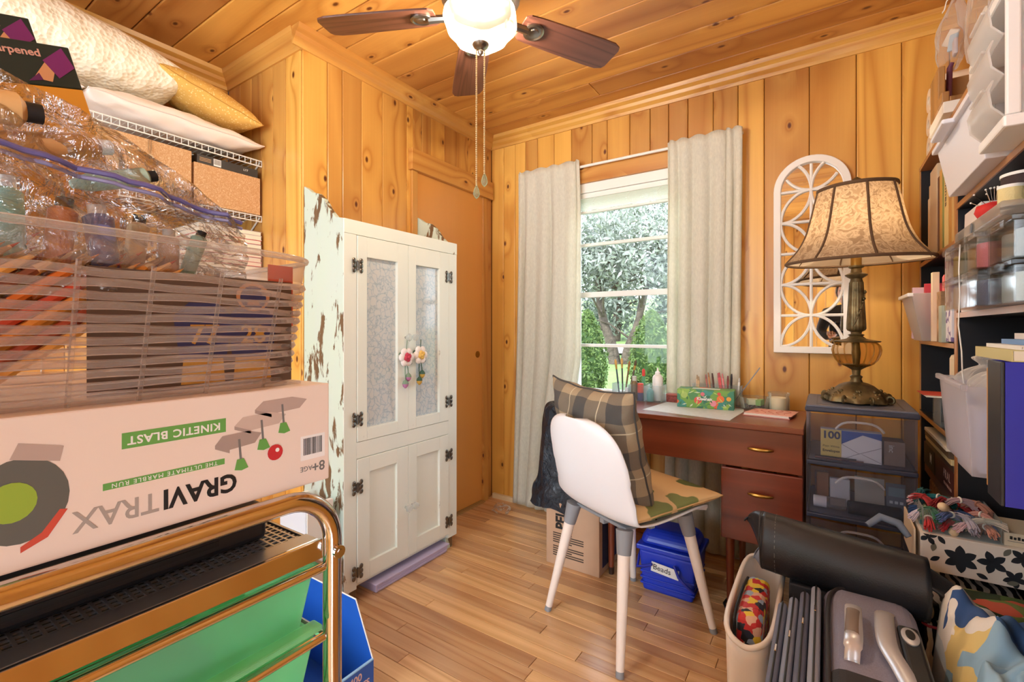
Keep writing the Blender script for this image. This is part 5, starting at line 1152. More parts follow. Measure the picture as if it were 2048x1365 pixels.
def thread_box(label, y0_, y1_, z0_, h, cols, x0_=0.268):
    t = thing('thread_box', label, 'box', (0.40, (y0_+y1_)/2, z0_), group='clear thread boxes')
    mb = MB(); opentray(mb, x0_, 0.50, y0_, y1_, z0_, z0_+h-0.012, 0.0025); mb.build('box', M_cbox, t)
    MB().box(x0_-0.004, 0.502, y0_-0.003, y1_+0.003, z0_+h-0.012, z0_+h-0.001).build('lid', M_cbox, t, bevel=0.002)
    MB().box(x0_-0.010, x0_-0.004, y0_+0.04, y1_-0.04, z0_+h-0.020, z0_+h-0.004).build('latch', M_cbox, t, bevel=0.001)
    n = len(cols); w_ = (y1_-y0_-0.02)/n
    global _sp
    for k, c in enumerate(cols):
        _sp += 1
        for row in range(2):
            yy = y0_+0.01+w_*(k+0.5); xx = x0_+0.045+0.085*row
            s_ = thing('thread_spool', ['grey','brown','gold','yellow','pink','tan','green','lemon','aqua','sky','blue','ice'][_sp % 12]+' thread spool, '+('front' if row == 0 else 'rear')+' row, in the clear box', 'thread spool', (xx, yy, z0_+0.003), group='spools in the clear boxes')
            q = min(w_/2-0.002, 0.036)
            MB().lathe([(q*0.93, 0.003), (q, 0.006), (q, h-0.025), (q*0.93, h-0.022)], 20, (xx, yy, z0_)).build('thread', plain('thread_%d_%d_%d' % (c[0], c[1], row), c, 0.75, bump=(400, 0.4)), s_, smooth=40)
            MB().cyl((xx, yy, z0_+h-0.0215), (xx, yy, z0_+h-0.0195), q*0.5, n=14).build('core', P_white, s_)
thread_box('clear box of gold and red thread spools at the bottom of the pair', 1.385, 1.70, z, 0.080, [(100, 106, 130), (150, 90, 90), (190, 116, 50), (216, 160, 70)])
thread_box('clear box of pink and green thread spools on top of the pair', 1.385, 1.70, z+0.081, 0.080, [(206, 120, 126), (196, 150, 90), (36, 90, 74), (216, 190, 80)])
thread_box('clear box of pale blue thread at the bottom of the nearer pair', 1.21, 1.375, z, 0.080, [(196, 214, 216), (206, 220, 222)], 0.285)
thread_box('clear box of pale blue thread on top of the nearer pair', 1.21, 1.375, z+0.081, 0.080, [(180, 200, 214), (196, 212, 220)], 0.285)
zt_ = z+0.1625
hd = thing('sewing_case', 'flat clear hinged sewing case lying on the thread boxes', 'case', (0.38, 1.5, zt_))
MB().box(0.272, 0.50, 1.23, 1.60, zt_, zt_+0.028).build('case', clear('case_clear', (226, 226, 222), 0.3, 0.2), hd, bevel=0.004)
MB().cyl((0.275, 1.44, zt_+0.014), (0.2715, 1.44, zt_+0.014), 0.011, n=16).build('dial', plain('grey_dial', (90, 100, 112), 0.5), hd)
zs2 = zt_+0.0285
for yy, r_, h, c, lab in ((1.36, 0.034, 0.075, (58, 40, 40), 'large dark brown thread spool on the sewing case'), (1.31, 0.02, 0.042, (222, 206, 150), 'small cream thread spool in front of the dark spool')):
    xx = 0.335 if r_ > 0.03 else 0.305
    t = thing('thread_spool', lab, 'thread spool', (xx, yy, zs2))
    MB().lathe([(r_*0.95, 0.002), (r_, 0.005), (r_, h-0.006)], 24, (xx, yy, zs2)).build('thread', plain('sp_%d' % c[0], c, 0.75, bump=(400, 0.4)), t, smooth=40)
    MB().lathe([(r_*1.04, h-0.006), (r_*1.04, h)], 24, (xx, yy, zs2)).build('flange', P_white, t, smooth=40)
    MB().lathe([(r_*1.04, 0.0), (r_*1.04, 0.003)], 24, (xx, yy, zs2)).build('flange', P_white, t, smooth=40)
pc = thing('pin_cushion', 'red tomato pin cushion stuck with silver pins', 'pin cushion', (0.315, 1.47, zs2))
MB().lathe([(0.006, 0.001), (0.024, 0.006), (0.032, 0.022), (0.028, 0.038), (0.008, 0.045)], 28, (0.315, 1.47, zs2), lambda t, z_: 1+0.05*math.cos(6*t)).build('cushion', plain('tomato_red', (204, 40, 36), 0.7), pc, smooth=60)
for k in range(14):
    a = k*2.4; e = 0.5+0.09*k; d = Vector((math.cos(a)*math.cos(e), math.sin(a)*math.cos(e), math.sin(e))); c0 = Vector((0.315, 1.47, zs2+0.024))
    pn = MB().cyl(c0+d*0.024, c0+d*0.052, 0.0007, n=5).build('pin', M_chrome, pc); MB().sphere(c0+d*0.053, 0.0022, 6, 4).build('pin_head', P_white, pn, smooth=60)
MB().tube([(0.264, 1.50, z+0.15), (0.262, 1.50, z+0.09), (0.262, 1.49, z+0.03), (0.262, 1.505, z-0.04), (0.264, 1.485, z-0.10), (0.268, 1.50, z-0.15), (0.275, 1.52, z-0.185)], 0.0014, 6).build('loose_thread', P_white, smooth=50, label='loose white thread hanging from the thread boxes', cat='thread')
# shelf 0.797 of the near unit: bins and binders
z = 0.7975
M_bin = clear('frosted_bin', (242, 242, 250), 0.45, 0.25)
for yc, lab, xx in ((1.70, 'frosted plastic bin with tied white bag beside the canister', 0.27), (1.525, 'frosted plastic bin with tied white bag next to the tan binder', 0.262)):
    t = thing('frosted_bin', lab, 'bin', (0.38, yc, z))
    tapered_tray(t, M_bin, xx, 0.52, yc-0.082, yc+0.082, z, z+0.205, 0.014, 0.003, 'bin')
    MB().box(xx-0.008, xx+0.004, yc-0.086, yc+0.086, z+0.195, z+0.209).build('rim', M_bin, t, bevel=0.003)
    carton('paper_stack', 'white papers packed inside the bin, '+('nearest the canister' if yc > 1.6 else 'beside the tan binder'), xx+0.03, 0.48, yc-0.055, yc+0.055, z+0.006, z+0.15, plain('bin_paper_%d' % int(yc*100), (222, 222, 234), 0.8, var=(30, 0.08)), 'paper')
    crumple([(0.03, 0.0, 0, 0), (0.055, 0.02, 0, 0), (0.06, 0.05, 0, 0), (0.04, 0.075, 0, 0), (0.018, 0.088, 0, 0), (0.03, 0.105, 0, 0), (0.012, 0.115, 0, 0)], (xx+0.085, yc, z+0.152), int(yc*10), 0.1).build('tied_bag', clear('white_bag_%d' % int(yc*100), (244, 242, 240), 0.6, 0.3), smooth=70, label='knotted white plastic bag in the bin '+('beside the canister' if yc > 1.6 else 'next to the tan binder'), cat='plastic bag')
bk = thing('binder', 'tan binder standing next to the frosted bins', 'binder', (0.40, 1.37, z))
MB().box(0.288, 0.55, 1.335, 1.40, z, z+0.252).build('cover', plain('tan_binder', (204, 148, 76), 0.5), bk, bevel=0.002)
MB().box(0.300, 0.552, 1.345, 1.39, z+0.003, z+0.2535).build('pages', M_pages, bk)
bk = thing('binder', 'blue binder with black spine on the lower shelf', 'binder', (0.40, 1.29, z))
MB().box(0.275, 0.281, 1.243, 1.330, z, z+0.272).build('spine', plain('black_spine', (34, 32, 36), 0.45), bk, bevel=0.002)
MB().box(0.281, 0.57, 1.243, 1.247, z, z+0.272).build('cover', plain('royal_blue', (40, 44, 176), 0.55), bk, bevel=0.001)
MB().box(0.281, 0.57, 1.326, 1.330, z, z+0.272).build('cover', plain('royal_blue2', (40, 44, 176), 0.55), bk, bevel=0.001)
MB().box(0.285, 0.565, 1.25, 1.323, z+0.004, z+0.266).build('pages', M_pages, bk)
crumple([(0.004, 0, 0, 0), (0.014, 0.004, 0, 0), (0.016, 0.02, 0, 0), (0.004, 0.03, 0, 0)], (0.335, 1.238, z+0.20), 5, 0.2).build('white_sticker', P_white, bk, smooth=60)
zz = z+0.2725
for i, (x0_, x1_, y0_, y1_, h, c, lab) in enumerate([(0.29, 0.50, 1.245, 1.50, 0.022, (206, 196, 140), 'yellow green flat box on the binders'), (0.30, 0.52, 1.24, 1.46, 0.008, (238, 236, 232), 'white paper pad on the yellow box'), (0.315, 0.50, 1.235, 1.42, 0.010, (110, 150, 200), 'light blue folder on the paper pad'), (0.33, 0.52, 1.24, 1.40, 0.012, (230, 218, 210), 'cream booklet on top of the blue folder')]):
    book('booklet', lab, x0_, x1_, y0_, y1_, zz, zz+h, c, lying=True, cat='booklet'); zz += h+0.0003
# ------------------------------------------------------------------ white bin, suitcase and bags, right foreground
bn = thing('white_bin', 'slim white plastic bin beside the suitcase, holding a print pouch', 'bin', (-0.16, 1.50, 0))
M_tote = plain('tote_white', (236, 230, 226), 0.4)
def binwall(u, v):
    t = 2*PI*u; c, s_ = math.cos(t), math.sin(t); k = (abs(c)**5+abs(s_)**5)**(-0.2)
    dip = 0.03*max(0, -s_)**4*v
    return (-0.160+(0.046+0.009*v)*c*k, 1.495+(0.215+0.018*v)*s_*k, 0.002+0.384*v-dip)
MB().grid(binwall, 64, 10, cu=True).build('wall', M_tote, bn, smooth=60, solid=0.005)
MB().tube([binwall(q/64, 1.0) for q in range(64)], 0.007, 8, closed=True).build('rim', M_tote, bn, smooth=60)
MB().box(-0.200, -0.120, 1.30, 1.69, 0.001, 0.005).build('bottom', M_tote, bn)
MB().box(-0.085, 0.185, 1.535, 1.70, 0.0, 0.415).build('support_box', plain('dark_tub', (50, 50, 56), 0.6), bevel=0.006, label='dark storage box under the padded black case', cat='box')
# suitcase
M_suit = plain('suitcase_cloth', (142, 145, 172), 0.7, bump=(600, 0.5), var=(500, 0.12)); M_dark = plain('suitcase_dark', (44, 42, 46), 0.7, bump=(500, 0.4)); M_silver = plain('silver_plastic', (206, 206, 212), 0.3, 0.35)
sc_ = thing('suitcase', 'grey carry-on suitcase with silver handles beside the zip cases', 'suitcase', (0.075, 1.22, 0.04))
MB().box(-0.004, 0.182, 1.00, 1.50, 0.002, 0.462).build('body', M_suit, sc_, bevel=0.04, seg=5)
MB().box(0.004, 0.12, 0.99, 1.13, 0.30, 0.474).build('front_pocket', M_dark, sc_, bevel=0.03, seg=4)
pp = [(0.006, 1.02, 0.462), (0.006, 1.35, 0.462), (0.02, 1.455, 0.460), (0.06, 1.49, 0.460), (0.14, 1.495, 0.456)]
MB().tube([tuple(cr(pp, q/24)) for q in range(25)], 0.005, 8).build('piping', M_dark, sc_, smooth=50)
hd_ = MB(); hp_ = [(0.045, 1.16, 0.463), (0.047, 1.175, 0.485), (0.05, 1.21, 0.493), (0.053, 1.31, 0.493), (0.055, 1.345, 0.485), (0.056, 1.36, 0.463)]
h1 = MB().grid(lambda u, v: tuple(Vector(cr(hp_, v))+Vector(((0.016 if abs(v-0.5) < 0.3 else 0.013)*math.cos(2*PI*u), 0, 0.006*math.sin(2*PI*u)))), 10, 24, cu=True).build('carry_handle', M_silver, sc_, smooth=50)
MB().grid(lambda u, v: tuple(Vector((0.0465+0.006*v, 1.205+0.10*v, 0.497))+Vector((0.0125*math.cos(2*PI*u), 0, 0.005*math.sin(2*PI*u)))), 10, 4, cu=True).build('handle_grip', clear('grip_clear', (190, 176, 166), 0.6, 0.2), h1, smooth=50)
tp_ = [(0.118, 1.40, 0.462), (0.112, 1.36, 0.474), (0.108, 1.24, 0.476), (0.125, 1.16, 0.474), (0.142, 1.08, 0.470), (0.155, 1.0, 0.464)]
MB().grid(lambda u, v: tuple(Vector(cr(tp_, v))+Vector((0.018*math.cos(2*PI*u), 0, 0.007*math.sin(2*PI*u)))), 10, 30, cu=True).build('trolley_frame', M_silver, sc_, smooth=50)
MB().box(0.132, 0.170, 1.12, 1.34, 0.458, 0.478).build('trolley_recess', M_black, sc_, bevel=0.008, seg=3)
MB().lathe([(0.016, 0.0), (0.017, 0.004), (0.013, 0.006)], 24).xform(Matrix.Translation((0.150, 1.29, 0.4775)) @ Matrix.Diagonal((0.9, 2.0, 1, 1))).build('handle_button', M_silver, sc_, smooth=40)
MB().lathe([(0.009, 0.0), (0.009, 0.003)], 20).xform(Matrix.Translation((0.150, 1.29, 0.4825)) @ Matrix.Diagonal((0.9, 2.0, 1, 1))).build('button_center', M_black, sc_, smooth=40)
# zip binders beside it
M_zipc = [plain('zip_grey_%d' % i, c, 0.75, bump=(500, 0.4)) for i, c in enumerate([(110, 120, 148), (136, 148, 176), (98, 106, 132), (150, 160, 184)])]
for i in range(4):
    x0_ = -0.101+0.0238*i; zt2 = 0.425+0.012*i
    t = thing('zip_case', ['slim dark zip case next to the print pouch', 'light blue grey zip case, second from the pouch', 'dark zip case, third from the pouch', 'pale grey zip case against the suitcase'][i], 'case', (x0_+0.011, 1.22, 0.0), group='zip cases by the suitcase')
    MB().box(x0_, x0_+0.0215, 1.01, 1.40+0.02*i, 0.0, zt2).build('cover', M_zipc[i], t, bevel=0.010, seg=4)
    MB().box(x0_+0.0085, x0_+0.0125, 1.015, 1.395+0.02*i, 0.05, zt2+0.003).build('zipper', M_black, t, bevel=0.001)
    MB().obox((x0_+0.0105, 1.18+0.05*i, zt2+0.004), (0.005, 0.025, 0.003)).build('zip_pull', M_chrome, t, bevel=0.001)
pch = thing('print_pouch', 'red pouch with bold cartoon style colour patches in the white bin', 'pouch', (-0.165, 1.42, 0.02))
M_comic = cells('comic_patches', [(188, 40, 44), (226, 196, 60), (40, 44, 60), (214, 172, 150), (190, 44, 46), (150, 170, 196), (30, 30, 34)], 52, 0.6)
MB().hexa(A(-0.185, -0.135, 1.31, 1.52, 0.02), A(-0.190, -0.130, 1.30, 1.54, 0.41)).build('pouch', M_comic, pch, bevel=0.02, seg=4)
MB().tube([(-0.191, 1.300, 0.33), (-0.192, 1.305, 0.395), (-0.190, 1.33, 0.412), (-0.189, 1.45, 0.413), (-0.188, 1.53, 0.40)], 0.004, 6).build('black_trim', M_black, pch, smooth=50)
# black padded case lying across
M_leather = plain('black_neoprene', (32, 34, 40), 0.42, bump=(260, 0.25))
def roll(u, v):
    t = 2*PI*u; x = -0.155+0.365*v
    c, s_ = math.cos(t), math.sin(t)
    sg = lambda q, p: math.copysign(abs(q)**p, q)
    hy = 0.072+0.012*math.sin(PI*v); hz = 0.082-0.006*v
    yy = hy*sg(c, 0.7)*(1-0.42*max(0, s_)); zz_ = hz*sg(s_, 0.75)
    yy += 0.028*(-s_)*0.6
    return (x, 1.585+yy-0.05*v+0.03*math.sin(PI*v)*0, 0.503+zz_-0.015*v)
mb = MB(); mb.grid(roll, 40, 30, cu=True); n = 40
bc = thing('padded_case', 'black padded case folded across the white bin and suitcase', 'case', (0.03, 1.585, 0.455))
mb.build('sleeve', M_leather, bc, smooth=60, solid=0.006)
ep = [roll(q/40, 0.004) for q in range(41)]
MB().tube([(p[0], p[1], p[2]) for p in ep], 0.004, 6).build('edge_binding', M_black, bc, smooth=50)
stt = MB()
for q in range(0, 40, 1):
    p = roll(q/40, 0.10); p2 = roll((q+0.5)/40, 0.10); d = (Vector(p)-Vector((p[0], 1.585, 0.52))).normalized()*0.0036
    stt.tube([Vector(p)+d, Vector(p2)+d], 0.0008, 4)
stt.build('stitching', P_grey, bc, kind='stuff')
fl = [roll(q/40, 0.0) for q in range(8, 22)]
def flap(u, v):
    p = Vector(roll(0.15+0.35*u, 0.0)); q = Vector((-0.205, 1.60+0.03*(u-0.5), 0.545))
    return tuple(p.lerp(q, v)+Vector((0, 0, 0.012*math.sin(PI*v))))
MB().grid(flap, 12, 8).build('end_flap', M_leather, bc, smooth=60, solid=0.004)
MB().grid(lambda u, v: tuple(Vector(roll(0.5+0.45*u, 0.0)).lerp(Vector((-0.175, 1.56+0.05*(u-0.5), 0.46)), v)), 12, 6).build('lining', plain('slate_lining', (120, 130, 148), 0.7), bc, smooth=60, solid=0.003)
MB().tube([(0.10, 1.665, 0.575), (0.13, 1.68, 0.60), (0.17, 1.675, 0.592), (0.19, 1.66, 0.565)], [0.008, 0.011, 0.011, 0.008], 8).build('grab_loop', plain('denim_grey', (110, 122, 142), 0.7), bc, smooth=50)
MB().grid(lambda u, v: (0.205+0.075*v, 1.47+0.13*u, 0.53-0.045*v+0.012*math.sin(PI*u)-0.02*abs(u-0.5)), 10, 8).build('open_end', M_leather, bc, smooth=60, solid=0.006)

# ------------------------------------------------------------------ floral box, yarn, cloths in front of the bookshelf
zt = thing('zebra_case', 'zebra striped case with red piping under the floral box', 'case', (0.32, 1.62, 0.20))
def zebra(name):
    m, nt, b, out = newmat(name); vec = coords(nt, rnd=False)
    w_ = nd(nt, 'ShaderNodeTexWave', Scale=14, Distortion=5.0, Detail=2.0); nt.links.new(vec, w_.inputs['Vector'])
    r_ = ramp(nt, [(0.5, lin((24, 22, 24))), (0.56, lin((232, 224, 214)))]); nt.links.new(w_.outputs['Fac'], r_.inputs[0]); nt.links.new(r_.outputs[0], b.inputs['Base Color']); return m
M_zeb = zebra('zebra_print')
MB().box(0.204, 0.43, 1.53, 1.86, 0.082, 0.405).build('case', M_zeb, zt, bevel=0.01, seg=3)
MB().tube([(0.43, 1.527, 0.400), (0.212, 1.527, 0.400), (0.203, 1.535, 0.400), (0.202, 1.86, 0.400)], 0.0035, 6).build('piping', plain('red_piping', (190, 50, 60), 0.6), zt, smooth=50)
MB().box(0.206, 0.318, 1.54, 1.85, 0.0, 0.0815).build('low_box', plain('low_box', (90, 70, 56), 0.7), bevel=0.003, label='low brown box under the zebra case', cat='box')
MB().box(0.21, 0.425, 1.545, 1.855, 0.405, 0.445).build('zebra_cloth', M_zeb, bevel=0.014, seg=3, label='folded zebra cloth lying on the zebra case', cat='cloth')
def cloth_fold(name, label, x0, x1, y0, y1, z0, z1, mat, seed, amp=0.006):
    r_ = random.Random(seed); ph = [r_.uniform(0, 6.28) for _ in range(5)]
    def fn(u, v):
        t = 2*PI*u; c, s_ = math.cos(t), math.sin(t); sg = lambda q: math.copysign(abs(q)**0.5, q)
        k = (1-(2*v-1)**8)**0.5 if 0 < v < 1 else 0.05
        return (x0+(x1-x0)*v, (y0+y1)/2+(y1-y0)/2*sg(c)*max(k, 0.3)+amp*math.sin(9*v+ph[0]), (z0+z1)/2+(z1-z0)/2*sg(s_)*max(k, 0.2)+amp*(0.5*math.sin(11*v+ph[1])*max(0, s_)))
    mb = MB(); mb.grid(fn, 24, 24, cu=True); return mb.build(name, mat, smooth=60, label=label, cat='cloth')
cloth_fold('tropical_cloth', 'folded tropical leaf print cloth with green foliage', 0.27, 0.50, 1.53, 1.63, 0.447, 0.480, cells('tropic', [(66, 96, 50), (110, 130, 70), (40, 60, 40), (190, 90, 70), (150, 160, 100), (60, 90, 50)], 26, 0.8, stretch=(0.5, 1, 1)), 3)
fb = thing('floral_box', 'white keepsake box with large black flowers', 'box', (0.315, 1.76, 0.48))
bx0, bx1, by0, by1, bz0, bz1 = 0.215, 0.43, 1.672, 1.86, 0.482, 0.580
MB().box(bx0, bx1, by0, by1, bz0, bz1).build('carton', plain('box_ivory', (236, 228, 220), 0.55), fb, bevel=0.0015)
MB().box(bx0-0.014, bx0-0.010, by0-0.004, by1, bz0+0.01, bz1+0.008).build('flap', plain('flap_cream', (226, 206, 178), 0.6), fb)
P_flow = plain('flower_black', (26, 32, 42), 0.6); P_line = plain('flower_line', (110, 110, 100), 0.6)
def petal(cx, cz, a, l_, w_, mat, nm, k):
    pts = []
    for q in range(9):
        s_ = q/8; pts.append((s_*l_, w_*math.sin(PI*s_)**0.8))
    pts = pts+[(x_, -y_) for x_, y_ in reversed(pts[1:-1])]
    ca, sa = math.cos(a), math.sin(a); P = []
    for x_, y_ in pts:
        X, Z = cx+x_*ca-y_*sa, cz+x_*sa+y_*ca
        P.append((min(max(X, bx0+0.001), bx1-0.001), by0-0.0004-0.00015*k, min(max(Z, bz0+0.001), bz1-0.001)))
    MB().add(P, [tuple(range(len(P)))]).build(nm, mat, fb)
k = 0
for cx, cz, n_, l_ in ((0.295, 0.528, 6, 0.036), (0.355, 0.535, 5, 0.030), (0.395, 0.505, 5, 0.024), (0.232, 0.572, 4, 0.022), (0.41, 0.56, 5, 0.026)):
    for q in range(n_):
        k += 1; petal(cx, cz, q*2*PI/n_+cx*9, l_, l_*0.28, P_flow, 'printed_petal', k % 4)
for cx, cz, a in ((0.235, 0.51, 0.6), (0.24, 0.535, 1.4), (0.325, 0.50, -0.4), (0.375, 0.558, 1.0), (0.265, 0.56, 2.2), (0.38, 0.49, 0.3), (0.225, 0.495, 2.0)):
    k += 1; petal(cx, cz, a, 0.024, 0.006, P_line if k % 2 else P_flow, 'printed_leaf', k % 4)
yt = MB(); opentray(yt, 0.222, 0.375, 1.685, 1.85, bz1+0.0005, bz1+0.062, 0.002)
yt.build('yarn_tray', M_acr, label='clear plastic tray of embroidery floss on the floral box', cat='tray')
ycols = [((200, 60, 64), 'red'), ((176, 40, 50), 'crimson'), ((232, 196, 206), 'pale pink'), ((214, 150, 130), 'salmon'), ((44, 110, 116), 'teal'), ((30, 140, 150), 'turquoise'), ((60, 120, 90), 'green'), ((110, 130, 196), 'periwinkle'), ((214, 204, 224), 'lilac'), ((236, 220, 206), 'cream'), ((96, 130, 100), 'sage'), ((120, 90, 110), 'plum'), ((40, 70, 120), 'navy'), ((232, 170, 160), 'peach')]
ry = random.Random(21)
def skein(i, c, nm, x, y, z, ang, L, tilt):
    m = plain('floss_%d' % i, c, 0.85); d = Vector((math.cos(ang)*math.cos(tilt), math.sin(ang)*math.cos(tilt), math.sin(tilt)))
    base = Vector((x, y, z)); side = d.cross(Vector((0, 0, 1))).normalized(); up = side.cross(d); rg = random.Random(i+500); mb = MB()
    for q in range(16):
        a0 = 2*PI*q/16; rr = 0.0095 if q % 3 else 0.005
        ex = rg.uniform(0.8, 1.5); pts = []
        for k in range(7):
            v = k/6; s_ = v-0.5; w = 0.6+0.9*abs(2*s_)**1.5*ex if s_ > 0 else 0.6+0.6*abs(2*s_)
            p = base+d*(s_*L)-up*(0.016*(2*s_)**2)+up*0.008
            pts.append(p+(side*math.cos(a0+0.8*s_)+up*math.sin(a0+0.8*s_)*0.8)*rr*w)
        mb.tube(pts, 0.0017, 5)
    t_ = thing('floss_skein', nm+' embroidery floss skein in the clear tray', 'floss', (x, y, z-0.012), group='embroidery floss in the tray')
    mb.build('strands', m, t_, smooth=60, kind='stuff')
    pts = [base+up*0.008+side*0.0085*math.cos(a)+up*0.0075*math.sin(a) for a in [2*PI*q/10 for q in range(10)]]
    MB().tube(pts, 0.0022, 5, closed=True).build('paper_band', plain('band_%d' % i, (236, 232, 224), 0.6) if i % 3 == 0 else m, t_, smooth=50)
shade_ = ['bright', 'soft', 'deep']
for i in range(34):
    c, nm = ycols[i % len(ycols)]; lay = i//14
    x = 0.24+0.035*(i % 4)+ry.uniform(-0.006, 0.006); y = 1.70+0.033*((i//4) % 5)+ry.uniform(-0.006, 0.006); z = bz1+0.02+0.021*lay+ry.uniform(0, 0.008)
    if lay == 0 and c[0] < 190 and x < 0.27: c = (200, 60, 64) if False else c
    skein(i, tuple(int(q*(1-0.10*lay)) for q in c), shade_[lay]+' '+nm, x, y, z, ry.uniform(0, PI), ry.uniform(0.05, 0.085), ry.uniform(-0.25, 0.25))
for i, (x, y, z) in enumerate([(0.262, 1.685, 0.655), (0.268, 1.700, 0.648), (0.285, 1.691, 0.59)]):
    MB().sphere((x, y, z), 0.011, 14, 10).build('wooden_bead', plain('bead_%d' % i, (232, 206, 170), 0.5), smooth=60, label=['round wooden bead on the pink floss', 'round wooden bead beside another bead on the floss', 'round wooden bead against the clear tray wall'][i], cat='bead')
nbx = thing('flat_carton', 'cream carton with small print beside the yarn tray', 'carton', (0.405, 1.75, bz1+0.0005))
MB().box(0.380, 0.455, 1.69, 1.82, bz1+0.0005, bz1+0.034).build('carton', plain('carton_cream', (222, 206, 182), 0.6), nbx, bevel=0.001)
for q in range(6): MB().box(0.390+0.007*q, 0.395+0.007*q, 1.6893, 1.6899, bz1+0.018, bz1+0.026-0.002*(q % 2)).build('small_print', P_black, nbx)
MB().box(0.386, 0.450, 1.6893, 1.6899, bz1+0.0125, bz1+0.0135).build('print_line', P_grey, nbx)
# fleece blanket and bags low on the right
M_fl = cells('fleece_patches', [(58, 92, 150), (70, 110, 166), (210, 222, 232), (64, 104, 160), (236, 236, 234), (226, 206, 140), (150, 190, 220)], 9, 0.95)
def fle(u, v):
    y = 0.95+0.575*v; x = 0.206+(0.112 if y < 1.24 else 0.112+0.12*min(1, (y-1.24)/0.06))*u
    z_ = 0.415+0.05*v+0.035*math.sin(PI*u)+0.022*math.sin(9*v+3*u)+0.018*math.sin(23*v-8*u+1)+0.014*math.sin(13*u+5*v)+0.009*math.sin(41*v+15*u)+0.007*math.sin(29*u-33*v)
    e = min(1, min(u, 1-u)*9)**0.5*min(1, min(v, 1-v)*16)**0.5
    return (x, y, 0.002+z_*(0.2+0.8*e))
MB().grid(fle, 40, 70).build('fleece_blanket', M_fl, smooth=70, solid=0.004, label='crumpled blue yellow and white fleece blanket by the suitcase', cat='blanket')
crumple([(0.05, 0.0, 0, 0), (0.07, 0.03, 0, 0), (0.075, 0.09, 0, 0), (0.06, 0.14, 0.0, 0), (0.03, 0.17, 0, 0), (0.008, 0.185, 0, 0)], (0.49, 1.60, 0.482), 12, 0.07).build('white_sack', plain('white_sack', (214, 226, 240), 0.4), smooth=70, label='white plastic sack beside the floral box', cat='plastic bag')
MB().box(0.44, 0.62, 1.50, 1.70, 0.081, 0.48).build('storage_carton', plain('dark_carton', (60, 56, 60), 0.7), bevel=0.003, label='dark carton inside the bottom of the bookshelf under the white sack', cat='box')
pot = thing('blue_pot', 'small blue flower pot with a red band behind the sack', 'pot', (0.52, 1.72, 0.58))
MB().lathe([(0.03, 0.0), (0.034, 0.004), (0.044, 0.095), (0.046, 0.11), (0.042, 0.11), (0.03, 0.012)], 28, (0.52, 1.74, 0.482), capt=False).build('pot', plain('pot_blue', (112, 136, 180), 0.45), pot, smooth=40)
MB().lathe([(0.0425, 0.075), (0.0445, 0.09)], 28, (0.52, 1.74, 0.482), capb=False, capt=False).build('band', plain('pot_red', (176, 70, 96), 0.5), pot, smooth=40)
MB().box(0.47, 0.60, 1.705, 1.86, 0.081, 0.4815).build('storage_carton', plain('dark_carton2', (52, 50, 56), 0.7), bevel=0.003, label='dark carton at the back of the bookshelf under the blue pot', cat='box')
# ------------------------------------------------------------------ chrome drawer trolley, left foreground
M_ctube = plain('trolley_chrome', (214, 206, 200), 0.12, 1.0)
TX0, TX1, TY0, TY1 = -0.815, -0.432, -0.035, 0.303
tro = thing('drawer_trolley', 'chrome trolley with translucent green drawers', 'trolley', ((TX0+TX1)/2, (TY0+TY1)/2, 0))
def uframe(x):
    R = 0.05; zt_ = 0.962; pts = [(x, TY1, 0.05)]
    pts += [(x, TY1-R+R*math.cos(a), zt_-R+R*math.sin(a)) for a in [PI/2*q/10 for q in range(11)]]
    pts += [(x, TY0+R-R*math.sin(a), zt_-R+R*math.cos(a)) for a in [PI/2*q/10 for q in range(11)]]
    pts += [(x, TY0, 0.05)]
    return MB().tube(pts, 0.0095, 16)
f1 = uframe(TX1+0.002).build('frame_tube', M_ctube, tro, smooth=50); f2 = uframe(TX0).build('frame_tube', M_ctube, tro, smooth=50)
for yy in (TY0, TY1):
    for xx in (TX0, TX1+0.002):
        MB().cyl((xx-0.01, yy, 0.022), (xx+0.01, yy, 0.022), 0.022, n=16).cyl((xx, yy, 0.022), (xx, yy, 0.055), 0.006, n=8).build('caster', M_black, tro, smooth=40)
    MB().cyl((TX1+0.0112, yy, 0.900), (TX1+0.0150, yy, 0.900), 0.0065, n=16).cyl((TX1+0.0150, yy, 0.900), (TX1+0.0158, yy, 0.900), 0.003, n=6).build('rivet', M_ctube, tro, smooth=40)
# perforated top tray
MB().box(TX0, TX1-0.004, TY0+0.012, TY1-0.012, 0.9105, 0.9115).build('tray_plate', plain('tray_dark_metal', (60, 64, 70), 0.4, 0.8), tro)  # dark grey metal plate beneath the mesh
per = MB(); s_ = 0.0075
ny = int((TY1-TY0-0.05)/s_); 
for i in range(int(0.30/s_)):
    x = TX1-0.028-i*s_; per.box(x-0.0011, x+0.0011, TY0+0.02, TY1-0.02, 0.9116, 0.9132)
for j in range(ny+3):
    y = TY0+0.022+j*s_; per.box(TX1-0.33, TX1-0.026, y-0.0011, y+0.0011, 0.9118, 0.9134)
per.build('perforated_mesh', plain('mesh_metal', (190, 194, 200), 0.3, 0.9), tro, kind='stuff')
MB().box(TX1-0.026, TX1-0.004, TY0+0.012, TY1-0.012, 0.9115, 0.9138).build('tray_edge', plain('tray_metal', (190, 192, 198), 0.3, 0.9), tro, bevel=0.001)
MB().box(TX1-0.004, TX1+0.001, TY0+0.010, TY1-0.010, 0.894, 0.914).build('tray_front', M_ctube, tro, bevel=0.001)
M_green = clear('green_drawer', (178, 244, 204), 0.55, 0.25)
P_pen = plain('olive_pens', (70, 92, 40), 0.5)
